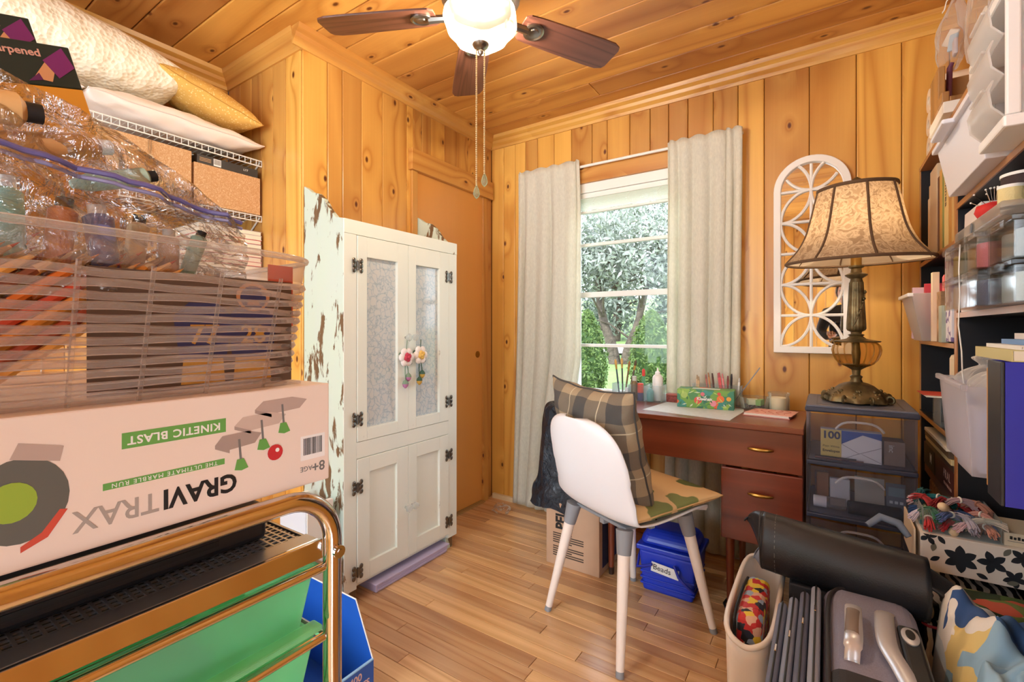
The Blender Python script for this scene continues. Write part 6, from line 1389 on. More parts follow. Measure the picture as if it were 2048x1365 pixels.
for k in range(7):
    zr = 0.884-0.070*k-(0.0 if k == 0 else 0.002)
    MB().cyl((TX1, TY0+0.004, zr), (TX1, TY1-0.004, zr), 0.0045, n=10).build('drawer_rail', M_ctube, tro, smooth=40)
    for yy in (TY0+0.008, TY1-0.008): MB().cyl((TX0, yy, zr), (TX1, yy, zr), 0.004, n=8).build('side_rail', M_ctube, tro, smooth=40)
    d = tapered_tray(tro, M_green, TX0+0.01, TX1-0.005, TY0+0.016, TY1-0.016, zr-0.060, zr+0.004, 0.010, 0.002, 'drawer')
    MB().box(TX1-0.006, TX1+0.010, TY0+0.016, TY1-0.016, zr-0.058, zr-0.052).build('drawer_lip', M_green, d, bevel=0.002)
    if k < 3:
        for q in range(5): MB().cyl((TX1-0.03-0.016*q, 0.20, zr-0.05), (TX1-0.025-0.016*q, 0.02+0.02*q, zr-0.046), 0.0055, n=8).build('felt_pen', plain('felt_%d_%d' % (k, q), [(70, 92, 40), (90, 110, 50), (60, 76, 40), (150, 60, 70), (110, 120, 60)][q], 0.5), smooth=40,
            label=['olive', 'moss green', 'dark green', 'dusty red', 'khaki'][q]+' felt pen lying in the '+['top', 'second', 'third'][k]+' green drawer', cat='pen')
# black flat case on the tray
blk = thing('black_case', 'black flat device lying on the trolley tray under the game box', 'device', (-0.60, 0.13, 0.9137))
MB().box(-0.79, TX1-0.048, TY0+0.012, 0.262, 0.914, 0.951).build('body', plain('device_black', (26, 28, 34), 0.38), blk, bevel=0.006, seg=3)
MB().box(TX1-0.0485, TX1-0.0472, -0.02, 0.215, 0.924, 0.929).build('slot', plain('slot_black', (8, 8, 10), 0.6), blk)
MB().box(TX1-0.0485, TX1-0.0473, 0.222, 0.236, 0.940, 0.944).build('small_badge', P_grey, blk)

# game box, printed side upside down
gx1, gy1, gz0, gz1 = -0.4365, 0.304, 0.9725, 1.0735
gb = thing('game_box', 'long white marble run game box lying upside down on the trolley', 'box', (-0.60, 0.05, gz0))
MB().box(-0.80, gx1, -0.22, gy1, gz0, gz1).build('carton', plain('box_card', (238, 222, 210), 0.4), gb, bevel=0.0015)
# print on the +x side: reading direction is upside down, so right = -? seen from +x, image right is +y
def gM(y, z): return face_M((gx1+0.0003, y, z), (0, -1, 0), (0, 0, -1))
P_gr = plain('print_green', (104, 168, 84), 0.5)
P_out = plain('print_outline', (170, 160, 152), 0.5)
def gquad(nm, y0_, y1_, z0_, z1_, mat, k=0.0002): return MB().box(gx1, gx1+k, y0_, y1_, z0_, z1_).build(nm, mat, gb)
text('lettering', 'GRAVI', 0.0215, gM(0.182, 0.9955), P_black, gb, bold=0.0006, sx=0.92)
text('lettering', 'TRAX', 0.0215, gM(0.126, 0.9955), P_out, gb, bold=0.0002, sx=0.92)
gquad('green_strip', 0.117, 0.200, 1.0125, 1.0175, P_gr); text('lettering', 'THE ULTIMATE MARBLE RUN', 0.0046, gM(0.158, 1.015), P_white, gb, spacing=1.25)
gquad('green_strip', 0.128, 0.201, 1.0405, 1.0525, P_gr); text('lettering', 'KINETIC BLAST', 0.0088, gM(0.164, 1.0465), P_white, gb, bold=0.0002, spacing=1.1)
text('lettering', '8+', 0.014, gM(0.291, 0.9895), P_grey, gb, bold=0.0002); text('lettering', 'AGE', 0.007, gM(0.2775, 0.9895), P_grey, gb)
gquad('barcode_panel', 0.2715, 0.2985, 0.998, 1.0225, P_white)
rb = random.Random(5); y = 0.2745
bars = MB()
while y < 0.2955:
    w_ = rb.choice([0.0003, 0.0006, 0.0009]); bars.box(gx1+0.0002, gx1+0.0004, y, y+w_, 1.003, 1.020); y += w_+rb.choice([0.0004, 0.0007])
bars.build('barcode', P_black, gb, kind='stuff')
P_ti = [plain('tile_%d' % i, c, 0.5) for i, c in enumerate([(186, 166, 156), (204, 184, 172), (168, 150, 142), (216, 200, 188)])]
def gpoly(nm, pts, mat, k=0.0003):
    P = [(gx1+k, p[0], p[1]) for p in pts]; MB().add(P, [tuple(range(len(P)))]).build(nm, mat, gb)
for i, (cy, cz, w_) in enumerate([(0.252, 1.058, 0.026), (0.232, 1.046, 0.024), (0.212, 1.032, 0.020)]):
    gpoly('printed_tile', [(cy-w_, cz-0.002), (cy-w_*0.4, cz-0.008), (cy+w_*0.7, cz-0.006), (cy+w_, cz+0.002), (cy+w_*0.4, cz+0.006), (cy-w_*0.7, cz+0.005)], P_ti[i % 4], 0.0003+0.0001*i)
    gpoly('printed_tile_side', [(cy-w_, cz-0.002), (cy-w_*0.4, cz-0.008), (cy-w_*0.4, cz-0.011), (cy-w_, cz-0.005)], P_ti[2], 0.0004+0.0001*i)
    gpoly('printed_post', [(cy-0.001, cz), (cy+0.001, cz), (cy+0.0025, cz-0.020), (cy+0.0005, cz-0.020)], P_grey, 0.0006)
    gpoly('printed_pin', [(cy-0.002, cz-0.018), (cy+0.004, cz-0.018), (cy+0.008, cz-0.027), (cy+0.002, cz-0.0285), (cy-0.004, cz-0.027)], P_gr, 0.0007)
gpoly('printed_ball', [(0.245+0.0075*math.cos(q*PI/8), 1.013+0.0075*math.sin(q*PI/8)) for q in range(16)], plain('print_red', (200, 52, 60), 0.4), 0.0008)
gpoly('printed_ball_glint', [(0.247+0.002*math.cos(q*PI/6), 1.015+0.002*math.sin(q*PI/6)) for q in range(12)], P_white, 0.0009)
gpoly('printed_wheel', [(0.075+0.024*math.cos(q*PI/12), 1.018+0.028*math.sin(q*PI/12)) for q in range(24)], plain('wheel_grey', (96, 98, 92), 0.5), 0.0003)
gpoly('printed_wheel_hub', [(0.071+0.012*math.cos(q*PI/10), 1.018+0.013*math.sin(q*PI/10)) for q in range(20)], plain('wheel_green', (150, 180, 60), 0.5), 0.0005)
gpoly('printed_tower', [(0.070, 1.046), (0.094, 1.040), (0.096, 1.050), (0.074, 1.056)], P_ti[0], 0.0004)
gpoly('printed_rail', [(0.075, 0.984), (0.088, 0.990), (0.098, 1.006), (0.094, 1.007), (0.085, 0.994), (0.075, 0.988)], plain('rail_red', (206, 80, 60), 0.5), 0.0004)

# clear woven basket
M_bask = clear('woven_clear', (236, 228, 222), 0.20, 0.14)
bk_ = thing('woven_basket', 'clear woven plastic basket of art supplies on the game box', 'basket', (-0.58, 0.09, gz1))
BX0, BX1, BY0, BY1, BZ0, BZ1 = -0.735, -0.452, -0.20, 0.286, gz1+0.0005, 1.202
def rr2(t, hx, hy, p=8):
    c, s_ = math.cos(t), math.sin(t); k = (abs(c)**p+abs(s_)**p)**(-1/p); return hx*c*k, hy*s_*k
def bask(u, v, bul=0.0):
    t = 2*PI*u; fl_ = 0.016*v; hx, hy = (BX1-BX0)/2+fl_+bul, (BY1-BY0)/2+fl_+bul
    x, y = rr2(t, hx, hy)
    return ((BX0+BX1)/2+x, (BY0+BY1)/2+y, BZ0+(BZ1-BZ0)*v)
M_strand = clear('strand_clear', (236, 226, 218), 0.42, 0.12)
for i in range(12):
    v = 0.045+0.066*i
    MB().tube([bask(q/240, v+0.006*math.cos(q*PI/6+PI*i), 0.0022*math.cos(q*PI/6+PI*i)) for q in range(240)], 0.0033, 6, closed=True).build('strand', M_strand, bk_, smooth=50)
for q in range(40):
    u = (q+0.5)/40; MB().tube([bask(u, 0.0), bask(u, 0.4), bask(u, 0.83)], 0.0018, 5).build('stake', M_bask, bk_)
MB().grid(lambda u, v: bask(u, 0.82+0.18*v), 160, 6, cu=True).build('upper_band', M_bask, bk_, smooth=70)
MB().prism([(BX0+0.003, BY0+0.003), (BX1-0.003, BY0+0.003), (BX1-0.003, BY1-0.003), (BX0+0.003, BY1-0.003)], 'xy', BZ0, BZ0+0.003).build('bottom', M_bask, bk_)
MB().tube([bask(q/120, 1.0) for q in range(120)], 0.0032, 8, closed=True).build('rim', clear('rim_clear', (240, 236, 232), 0.40, 0.12), bk_, smooth=50)
# a printed player card inside (plain figures)
cd = thing('player_card', 'brown printed card with two blue jersey players inside the basket', 'card', (BX1-0.012, 0.20, BZ0+0.004))
CX = BX1-0.012
MB().box(CX-0.001, CX, 0.115, 0.278, BZ0+0.004, BZ0+0.105).build('card', plain('card_brown', (96, 76, 64), 0.5), cd)
P_jer = plain('jersey_blue', (58, 62, 110), 0.5); P_gold = plain('gold_print', (214, 160, 70), 0.5); P_skin = plain('tan_print', (186, 130, 96), 0.5)
def cpoly(nm, pts, mat, k): MB().add([(CX+0.0002+0.0002*k, p[0], p[1]) for p in pts], [tuple(range(len(pts)))]).build(nm, mat, cd)
for i, (cy, num) in enumerate(((0.195, '77'), (0.238, '28'))):
    zb_ = BZ0+0.008
    cpoly('printed_trousers', [(cy-0.018, zb_), (cy+0.018, zb_), (cy+0.016, zb_+0.024), (cy-0.016, zb_+0.024)], P_gold, 1+3*i)
    cpoly('printed_jersey', [(cy-0.019, zb_+0.022), (cy+0.019, zb_+0.022), (cy+0.024, zb_+0.060), (cy+0.012, zb_+0.072), (cy-0.012, zb_+0.072), (cy-0.024, zb_+0.060)], P_jer, 2+3*i)
    text('lettering', num, 0.024, face_M((CX+0.0016+0.0006*i, cy, zb_+0.043), (0, 1, 0), (0, 0, 1)), P_gold, cd, bold=0.0004)
cpoly('printed_helmet', [(0.238+0.016*math.cos(q*PI/10), BZ0+0.088+0.014*math.sin(q*PI/10)) for q in range(20)], plain('helmet_line', (206, 150, 110), 0.4), 8)
cpoly('printed_face', [(0.238+0.0125*math.cos(q*PI/10), BZ0+0.087+0.0115*math.sin(q*PI/10)) for q in range(20)], P_jer, 9)
cpoly('printed_mouth', [(0.232, BZ0+0.080), (0.244, BZ0+0.080), (0.243, BZ0+0.085), (0.233, BZ0+0.085)], P_skin, 10)
MB().box(CX-0.0035, CX-0.0022, 0.255, 0.281, BZ0+0.06, BZ0+0.122).build('red_card', plain('card_red', (206, 96, 70), 0.5), label='orange red card standing at the end of the basket', cat='card')
# pencils
Mw = plain('pencil_wood', (222, 176, 120), 0.7)
pcol = [((226, 120, 40), 'orange'), ((206, 70, 40), 'vermilion'), ((232, 150, 60), 'amber'), ((170, 70, 40), 'rust'), ((236, 170, 80), 'golden'), ((130, 70, 44), 'brown')]
rp = random.Random(31)
for i in range(44):
    c, nm = pcol[i % 6]; row = i//11; k = i % 11
    y0_ = -0.10+0.0152*k+rp.uniform(-0.002, 0.002); L = rp.uniform(0.165, 0.18)
    b0 = Vector((BX1-0.016-0.009*row, y0_, BZ0+0.008+0.004*row)); d = Vector((-0.05, 0.78+rp.uniform(-0.03, 0.03), 0.62)).normalized()
    t = thing('colored_pencil', nm+' coloured pencil lying aslant in the woven basket', 'pencil', b0, group='coloured pencils in the woven basket')
    m = bpy.data.materials.get('pencil_'+nm) or plain('pencil_'+nm, c, 0.35)
    MB().cyl(b0, b0+d*(L-0.022), 0.0036, n=6).build('barrel', m, t)
    MB().cyl(b0+d*(L-0.022), b0+d*(L-0.006), 0.0035, 0.0013, 8).build('sharpened_wood', Mw, t, smooth=40)
    MB().cyl(b0+d*(L-0.006), b0+d*L, 0.0013, 0.0002, 6).build('lead', m, t)
# pencil cartons
def pcarton(label, x, y0_, y1_, z0_, z1_, tilt, txt):
    t = thing('pencil_carton', label, 'carton', (x, (y0_+y1_)/2, z0_), group='pencil cartons')
    rot = Matrix.Translation((x, y1_, z0_)) @ Matrix.Rotation(tilt, 4, 'X'); w_ = y1_-y0_; h = z1_-z0_
    T = lambda mb: mb.xform(rot)
    T(MB().box(-0.018, 0, -w_, 0, 0, h-0.036)).build('lower', plain('carton_amber_'+label[:6], (232, 160, 50), 0.45), t, bevel=0.001)
    T(MB().box(-0.018, 0, -w_, 0, h-0.0358, h)).build('upper', plain('carton_green_'+label[:6], (30, 46, 40), 0.45), t, bevel=0.001)
    D = lambda q: h-0.036+q
    T(MB().prism([(-0.032, D(0.006)), (-0.020, D(0.004)), (-0.014, D(0.018)), (-0.018, D(0.024))], 'yz', 0.0002, 0.0005)).build('printed_pencil', plain('pp_wood_'+label[:6], (222, 160, 110), 0.5), t)
    T(MB().prism([(-0.022, D(0.0215)), (-0.0145, D(0.0075)), (-0.001, D(0.018)), (-0.006, D(0.034))], 'yz', 0.0004, 0.0007)).build('printed_barrel', plain('pp_purple_'+label[:6], (128, 40, 110), 0.45), t)
    T(MB().prism([(-0.036, D(0.003)), (-0.0275, D(0.0105)), (-0.026, D(0.0048))], 'yz', 0.0004, 0.0007)).build('printed_tip', plain('pp_tip_'+label[:6], (100, 30, 90), 0.5), t)
    text('lettering', 'Sharpened', 0.0085, rot @ face_M((0.0006, -0.040, D(0.027)), (0, 1, 0), (0, 0, 1)), plain('print_peach_'+label[:6], (226, 170, 150), 0.6), t, bold=0.0002)
pcarton('front green and amber pencil carton reading Sharpened, upright in the basket', -0.575, 0.085, 0.198, 1.15, 1.398, math.radians(16), 1)
pcarton('taller green and amber pencil carton behind the front one', -0.62, 0.08, 0.190, 1.15, 1.433, math.radians(16), 1)
# zip bag draped over the basket
zb_ = thing('zip_bag', 'large clear zip bag of art supplies draped over the basket', 'plastic bag', (-0.51, 0.10, 1.15))
def ztop(y): return cr([(1.345,), (1.338,), (1.330,), (1.315,), (1.297,), (1.270,), (1.228,)], min(1, max(0, (y+0.06)/0.31)))[0]
M_zip, nt, b, out = newmat('zip_film_shiny'); b.inputs['Base Color'].default_value = lin((244, 236, 226)); b.inputs['Roughness'].default_value = 0.06
bumpn(nt, b, noise(nt, coords(nt, rnd=False), 26, 4, 0.6, 1.2), 1.0, 0.012)
trn = nd(nt, 'ShaderNodeBsdfTransparent'); trn.inputs[0].default_value = (0.97, 0.96, 0.95, 1)
gl = nd(nt, 'ShaderNodeBsdfGlossy', Roughness=0.08); nt.links.new(b.inputs['Normal'].links[0].from_socket, gl.inputs['Normal'])
m1 = nt.nodes.new('ShaderNodeMixShader'); lwz = nd(nt, 'ShaderNodeLayerWeight', Blend=0.35); nt.links.new(b.inputs['Normal'].links[0].from_socket, lwz.inputs['Normal'])
nt.links.new(mth(nt, 'MINIMUM', mth(nt, 'MULTIPLY_ADD', lwz.outputs['Fresnel'], 0.9, 0.20), 0.85), m1.inputs[0]); nt.links.new(trn.outputs[0], m1.inputs[1]); nt.links.new(gl.outputs[0], m1.inputs[2]); nt.links.new(m1.outputs[0], out.inputs[0])
def zfilm(sg):
    def fn(u, v):
        y = -0.06+0.31*u; zt_ = ztop(y); z = 1.15+(zt_-1.15)*v
        th = 0.030*math.sin(PI*min(1, 0.25+0.75*v))**0.7*(1-0.75*max(0, u-0.6)/0.4)
        if v > 0.999 or u > 0.999: th = 0
        wx = 0.006*math.sin(21*u+8*v)+0.005*math.sin(33*v-14*u+1)+0.004*math.sin(51*u+30*v)
        return (-0.50+sg*th+wx*(1 if th else 0.3), y, z)
    return fn
MB().grid(zfilm(1), 60, 40).build('front_film', M_zip, zb_, smooth=80)
MB().grid(zfilm(-1), 60, 40).build('rear_film', M_zip, zb_, smooth=80)
zp = []
for q in range(31):
    u = q/30; y = -0.06+0.305*u; zz_ = 1.268-0.018*u-0.010*u*u; f_ = zfilm(1)(u, min(1, (zz_-1.15)/(ztop(y)-1.15))); zp.append((f_[0]+0.0015, y, zz_))
MB().tube(zp, 0.0022, 6).build('zip_track', plain('zip_violet', (112, 108, 170), 0.4), zb_, smooth=50)
MB().tube([(p[0]+0.0005, p[1], p[2]-0.006) for p in zp], 0.0016, 6).build('zip_track', plain('zip_violet2', (150, 150, 196), 0.4), zb_, smooth=50)
for i, (y, z, r_, L, ang, c, lab) in enumerate([(0.0, 1.20, 0.011, 0.09, 0.1, (60, 70, 140), 'blue tube inside the zip bag'), (0.028, 1.20, 0.010, 0.085, -0.1, (196, 60, 66), 'red tube inside the zip bag'), (0.055, 1.195, 0.008, 0.08, 0.15, (150, 130, 90), 'olive tube inside the zip bag'), (0.08, 1.20, 0.009, 0.085, -0.05, (140, 206, 190), 'mint tube inside the zip bag'), (0.105, 1.195, 0.009, 0.075, 0.1, (224, 130, 70), 'orange tube inside the zip bag'), (0.13, 1.195, 0.010, 0.07, -0.12, (120, 124, 180), 'violet tube inside the zip bag'), (0.155, 1.195, 0.008, 0.07, 0.1, (226, 190, 140), 'cream tube inside the zip bag'), (0.178, 1.19, 0.008, 0.06, 0.0, (206, 150, 100), 'tan tube inside the zip bag'), (0.05, 1.285, 0.012, 0.09, 1.45, (232, 190, 130), 'pale tan tube lying across the top of the zip bag'), (0.10, 1.272, 0.010, 0.08, 1.3, (216, 160, 100), 'caramel tube lying across the zip bag'), (0.14, 1.255, 0.008, 0.06, 1.2, (190, 226, 210), 'pale green tube lying near the zip'), (0.02, 1.305, 0.010, 0.07, 1.5, (238, 214, 170), 'ivory tube at the top of the zip bag'), (0.20, 1.20, 0.007, 0.05, 0.3, (176, 220, 204), 'aqua tube by the end of the zip bag')]):
    t = thing('paint_tube', lab, 'paint tube', (-0.50, y, z-L/2)); c0 = Vector((-0.497+0.006*(i % 3), y, z)); d = Vector((0, math.sin(ang), math.cos(ang))); m_ = plain('zbag_%d' % i, c, 0.4)
    MB().tube([c0-d*L/2, c0-d*L*0.3, c0+d*L*0.36, c0+d*L*0.4], [r_*0.4, r_*0.9, r_, r_*0.6], 12).build('tube', m_, t, smooth=40)
    MB().cyl(c0+d*L*0.4, c0+d*L*0.5, r_*0.6, n=10).build('cap', P_white if i % 2 else P_black, t, smooth=40)

# blue display box on the floor
M_db = plain('display_blue', (30, 92, 190), 0.5); M_dw = plain('display_edge', (150, 200, 240), 0.6)
db = thing('display_box', 'blue cardboard display box on the floor by the cabinet', 'box', (-1.35, 0.80, 0))
side = [(-1.55, 0.0), (-1.148, 0.0), (-1.148, 0.125), (-1.227, 0.28), (-1.55, 0.28)]
for yy in (0.948, 0.648): MB().prism(side, 'xz', yy, yy+0.003).build('side_wall', M_db, db)
MB().tube([(-1.55, 0.9495, 0.281), (-1.227, 0.9495, 0.281), (-1.148, 0.9495, 0.126)], 0.0022, 6).build('cut_edge', P_white, db)
MB().box(-1.55, -1.148, 0.651, 0.948, 0.0, 0.003).build('bottom', M_db, db)
MB().box(-1.553, -1.55, 0.648, 0.951, 0.0, 0.28).build('back_wall', M_db, db)
MB().box(-1.148, -1.145, 0.648, 0.951, 0.0, 0.122).build('front_lip', M_db, db)
MB().box(-1.152, -1.1445, 0.648, 0.951, 0.122, 0.1255).build('lip_edge', M_dw, db)
P_sal = plain('print_salmon', (226, 190, 180), 0.6)
text('lettering', '400', 0.030, face_M((-1.1445, 0.885, 0.098), (0, 1, 0), (0, 0, 1)), P_sal, db, bold=0.0006)
text('lettering', 'TABLETS', 0.026, face_M((-1.1445, 0.885, 0.068), (0, 1, 0), (0, 0, 1)), P_sal, db, bold=0.0006)
MB().cyl((-1.145, 0.80, 0.06), (-1.1445, 0.80, 0.06), 0.022, n=20).build('printed_disc', plain('disc_red', (190, 80, 60), 0.5), db)
# stack of white drawers and a flowered cushion roll tucked behind the trolley
wd = thing('white_crate', 'white slatted crate standing beside the cabinet', 'crate', (-1.72, 1.05, 0))
for k in range(3): MB().box(-1.80, -1.795+0.17, 1.03, 1.15, 0.02+0.15*k, 0.02+0.15*k+0.125).build('slat', plain('crate_white_%d' % k, (214, 222, 232), 0.5), wd, bevel=0.004)
for xx in (-1.795, -1.64): MB().box(xx, xx+0.02, 1.035, 1.145, 0, 0.46).build('post', M_white, wd)
# ------------------------------------------------------------------ alcove: wire shelves with pillows and boxes
M_wire = plain('white_wire', (226, 222, 214), 0.4)
def wire_shelf(label, z, y0=-0.35, y1=1.174, x0=-2.527, x1=-2.205):
    t = thing('wire_shelf', label, 'shelf', ((x0+x1)/2, (y0+y1)/2, z-0.03))
    for xx, zz in ((x0+0.004, z-0.003), ((x0+x1)/2, z-0.006), (x1, z-0.003), (x1, z-0.028)):
        MB().cyl((xx, y0, zz), (xx, y1, zz), 0.003, n=8).build('rail_wire', M_wire, t, smooth=50)
    n = int((y1-y0)/0.0254); dk = MB(); lp = MB()
    for k in range(n+1):
        y = y0+0.0254*k; dk.cyl((x0, y, z), (x1, y, z), 0.0016, n=5)
        lp.cyl((x1, y, z), (x1, y, z-0.028), 0.0016, n=5)
    dk.build('deck_wires', M_wire, t, kind='stuff'); lp.build('lip_wires', M_wire, t, kind='stuff')
    for yy in (-0.02, 1.1705):
        MB().tube([(x1-0.01, yy, z-0.006), (x0+0.03, yy, z-0.20), (x0+0.005, yy, z-0.23)], 0.004, 6).build('brace', M_wire, t)
    return t
wire_shelf('white wire shelf carrying the bed pillows', 1.925)
wire_shelf('white wire shelf carrying the leaf print boxes', 1.665)
wire_shelf('white wire shelf carrying the magazine stack', 1.40)
def knit(name, c1, c2, sx_, kind):
    m, nt, b, out = newmat(name); vec = coords(nt, rnd=False)
    if kind == 'knit':
        w1 = nd(nt, 'ShaderNodeTexVoronoi', Scale=70); nt.links.new(vec, w1.inputs['Vector']); h = w1.outputs['Distance']
        w2 = nd(nt, 'ShaderNodeTexWave', Scale=4.0, Distortion=0.5, _bands_direction='Y'); nt.links.new(vec, w2.inputs['Vector'])
        hh = mth(nt, 'ADD', mth(nt, 'MULTIPLY', h, 0.8), mth(nt, 'MULTIPLY', w2.outputs['Fac'], 0.5))
        r = ramp(nt, [(0.0, lin(c2)), (0.5, lin(c1)), (1.0, lin(c1))]); nt.links.new(hh, r.inputs[0]); bumpn(nt, b, hh, 0.9, 0.006)
    else:
        w1 = nd(nt, 'ShaderNodeTexVoronoi', Scale=95); nt.links.new(vec, w1.inputs['Vector'])
        r = ramp(nt, [(0.18, lin(c2)), (0.34, lin(c1))]); nt.links.new(w1.outputs['Distance'], r.inputs[0]); bumpn(nt, b, w1.outputs['Distance'], 0.4, 0.002)
    nt.links.new(r.outputs[0], b.inputs['Base Color']); b.inputs['Roughness'].default_value = 0.95
    return m
M_knit = knit('cream_knit', (240, 228, 204), (212, 192, 156), 1, 'knit'); M_yel = knit('yellow_dots', (214, 168, 84), (236, 206, 140), 1, 'dots')
M_pw = plain('white_cotton', (240, 228, 218), 0.9, bump=(30, 0.3, 0.006)); M_pw2 = plain('white_cotton_dots', (234, 222, 214), 0.9, bump=(22, 0.4, 0.008))
pillow('bed_pillow', 0.175, 0.315, 0.062, (-2.33, 0.845, 1.992), (0, math.radians(3), math.radians(2)), M_pw, 'white cotton bed pillow at the bottom of the pillow pile', wr=0.010, seed=6, pinch=0.03, piping=(0.0025, plain('white_piping', (226, 214, 206), 0.9)), n=44)
pillow('bed_pillow', 0.17, 0.26, 0.06, (-2.33, 0.27, 1.99), (0, math.radians(2), 0), M_pw2, 'white bed pillow behind the pencil cartons', wr=0.010, seed=8, pinch=0.03, n=36)
pillow('knit_pillow', 0.165, 0.345, 0.115, (-2.31, 0.52, 2.172), (math.radians(-5), math.radians(-6), math.radians(3)), M_knit, 'big cream cable knit pillow on the wire shelf', wr=0.008, seed=2, pinch=0.03, n=48, p=0.36)
pillow('yellow_pillow', 0.175, 0.20, 0.075, (-2.30, 0.965, 2.14), (math.radians(-16), math.radians(10), math.radians(-8)), M_yel, 'mustard yellow dotted pillow next to the pine wall', wr=0.007, seed=3, pinch=0.05, n=44, piping=(0.002, plain('yellow_piping', (190, 140, 60), 0.9)))
# boxes on the second wire shelf
M_kraft, nt, b, out = newmat('kraft_leaf_print')
vec = coords(nt, rnd=False); vo = nd(nt, 'ShaderNodeTexNoise', Scale=42, Detail=1, Distortion=4.5); nt.links.new(vec, vo.inputs['Vector'])
r = ramp(nt, [(0.54, lin((196, 150, 102))), (0.58, lin((236, 206, 168))), (0.62, lin((196, 150, 102)))]); nt.links.new(vo.outputs[0], r.inputs[0]); nt.links.new(r.outputs[0], b.inputs['Base Color']); b.inputs['Roughness'].default_value = 0.8
lb = thing('leaf_box', 'tall kraft box with leaf print, string and button closure', 'box', (-2.34, 0.71, 1.667))
MB().box(-2.49, -2.197, 0.55, 0.878, 1.667, 1.876).build('carton', M_kraft, lb, bevel=0.002)
btn = MB().cyl((-2.1968, 0.733, 1.805), (-2.192, 0.733, 1.805), 0.013, n=20).build('button', plain('wood_button', (206, 178, 140), 0.6), lb, smooth=40, bevel=0.001)
for dy in (-0.004, 0.004): MB().cyl((-2.1922, 0.733+dy, 1.805), (-2.1915, 0.733+dy, 1.805), 0.0018, n=8).build('button_hole', M_black, btn)
MB().tube([(-2.195, 0.729, 1.875), (-2.193, 0.727, 1.84), (-2.193, 0.731, 1.80), (-2.193, 0.736, 1.84), (-2.195, 0.737, 1.875)], 0.0012, 5).build('string', plain('twine', (150, 116, 80), 0.9), lb)
MB().tube([(-2.193, 0.733, 1.793), (-2.193, 0.731, 1.765), (-2.193, 0.735, 1.742)], 0.0012, 5).build('string', plain('twine2', (150, 116, 80), 0.9), lb)
ft_ = [(0.745+0.026*(1+0.22*math.cos(5*a))*math.cos(a), 1.718+0.026*(1+0.22*math.cos(5*a))*math.sin(a)) for a in [2*PI*q/40 for q in range(40)]]
MB().prism(ft_, 'yz', -2.195, -2.1925).build('flower_tag', plain('tag_cream', (226, 196, 140), 0.6), lb)
MB().box(-2.48, -2.200, 0.888, 1.165, 1.667, 1.838).build('leaf_box', M_kraft, bevel=0.002, label='lower kraft box with leaf print in the corner', cat='box')
bb = thing('flat_black_box', 'flat black box with barcode lying on the corner leaf box', 'box', (-2.34, 1.03, 1.8385))
MB().box(-2.47, -2.203, 0.90, 1.155, 1.8385, 1.876).build('carton', plain('flat_black', (40, 36, 34), 0.5), bb, bevel=0.001)
MB().box(-2.203, -2.2024, 0.965, 0.995, 1.842, 1.872).build('barcode_label', P_white, bb)
brs = MB()
for q in range(9): brs.box(-2.2024, -2.2021, 0.967+0.003*q, 0.9685+0.003*q, 1.848, 1.870)
brs.build('barcode', P_black, bb, kind='stuff')
text('lettering', 'LY7', 0.013, face_M((-2.2026, 1.10, 1.860), (0, 1, 0), (0, 0, 1)), P_white, bb)
for q in range(3): MB().box(-2.203, -2.2024, 0.91, 0.955, 1.850+0.006*q, 1.8525+0.006*q).build('print_line', plain('tan_line_%d' % q, (176, 140, 100), 0.6), bb)
# magazines
mc_ = [(206, 196, 190), (200, 60, 70), (226, 220, 214), (190, 80, 90), (232, 226, 220), (150, 150, 156), (206, 70, 80), (224, 216, 206), (170, 160, 160)]
lbm = ['bottom magazine of the stack under the leaf boxes', 'red magazine, second from the bottom of the stack', 'white magazine, third from the bottom', 'rose magazine in the middle of the stack', 'white magazine above the rose one', 'grey magazine above a white one', 'red magazine near the top of the stack', 'cream magazine under the top one', 'grey top magazine of the stack']
for i, c in enumerate(mc_):
    z0_ = 1.402+0.0205*i; book('magazine', lbm[i], -2.46, -2.19+0.003*(i % 2), 0.90, 1.165, z0_, z0_+0.020, c, group='magazines on the wire shelf', lying=True, cat='magazine')
# ------------------------------------------------------------------ garden outside the window
def gz(y): return -0.35+0.078*(y-2.7) if y < 16 else 0.69+0.14*(y-16)
M_grass = plain('lawn_grass', (112, 136, 74), 0.9, var=(0.9, 0.25), bump=(30, 0.8, 0.05)); M_drive = plain('gravel_drive', (160, 150, 142), 0.9, var=(6, 0.1)); M_mulch = plain('dark_mulch', (84, 72, 66), 0.95, var=(18, 0.5), bump=(20, 1.0, 0.04))
MB().grid(lambda u, v: (-34+50*u, 2.75+34*v, gz(2.75+34*v)+0.04*math.sin(9*u+5*v)), 30, 30).build('lawn', M_grass, smooth=60, kind='structure', label='green lawn rising behind the house')
MB().grid(lambda u, v: (-30+36*u, 12.2+2.2*v+0.6*math.sin(4*u), gz(12.2+2.2*v+0.6*math.sin(4*u))+0.07+0.04*math.sin(9*u)), 30, 6).build('driveway', M_drive, smooth=60, kind='structure', label='pale gravel drive across the lawn')
MB().grid(lambda u, v: (-6+8*u, 2.8+3.2*v, gz(2.8+3.2*v)+0.06), 12, 8).build('mulch_bed', M_mulch, kind='structure', label='dark mulch bed below the window')
def leafcloud(mb, pts_fn, n, s0, s1, rg, stretch=1.0):
    for i in range(n):
        p, nrm = pts_fn(rg)
        a = Vector((rg.gauss(0, 1), rg.gauss(0, 1), rg.gauss(0, 1))).normalized(); n2 = (nrm+a*0.9).normalized()
        t = n2.orthogonal().normalized(); t = (Matrix.Rotation(rg.uniform(0, 6.28), 3, n2) @ t); b2 = n2.cross(t); s_ = rg.uniform(s0, s1)
        p = Vector(p)
        mb.add([p-t*s_*stretch, p+b2*s_*0.45, p+t*s_*stretch, p-b2*s_*0.45], [(0, 1, 2, 3)])
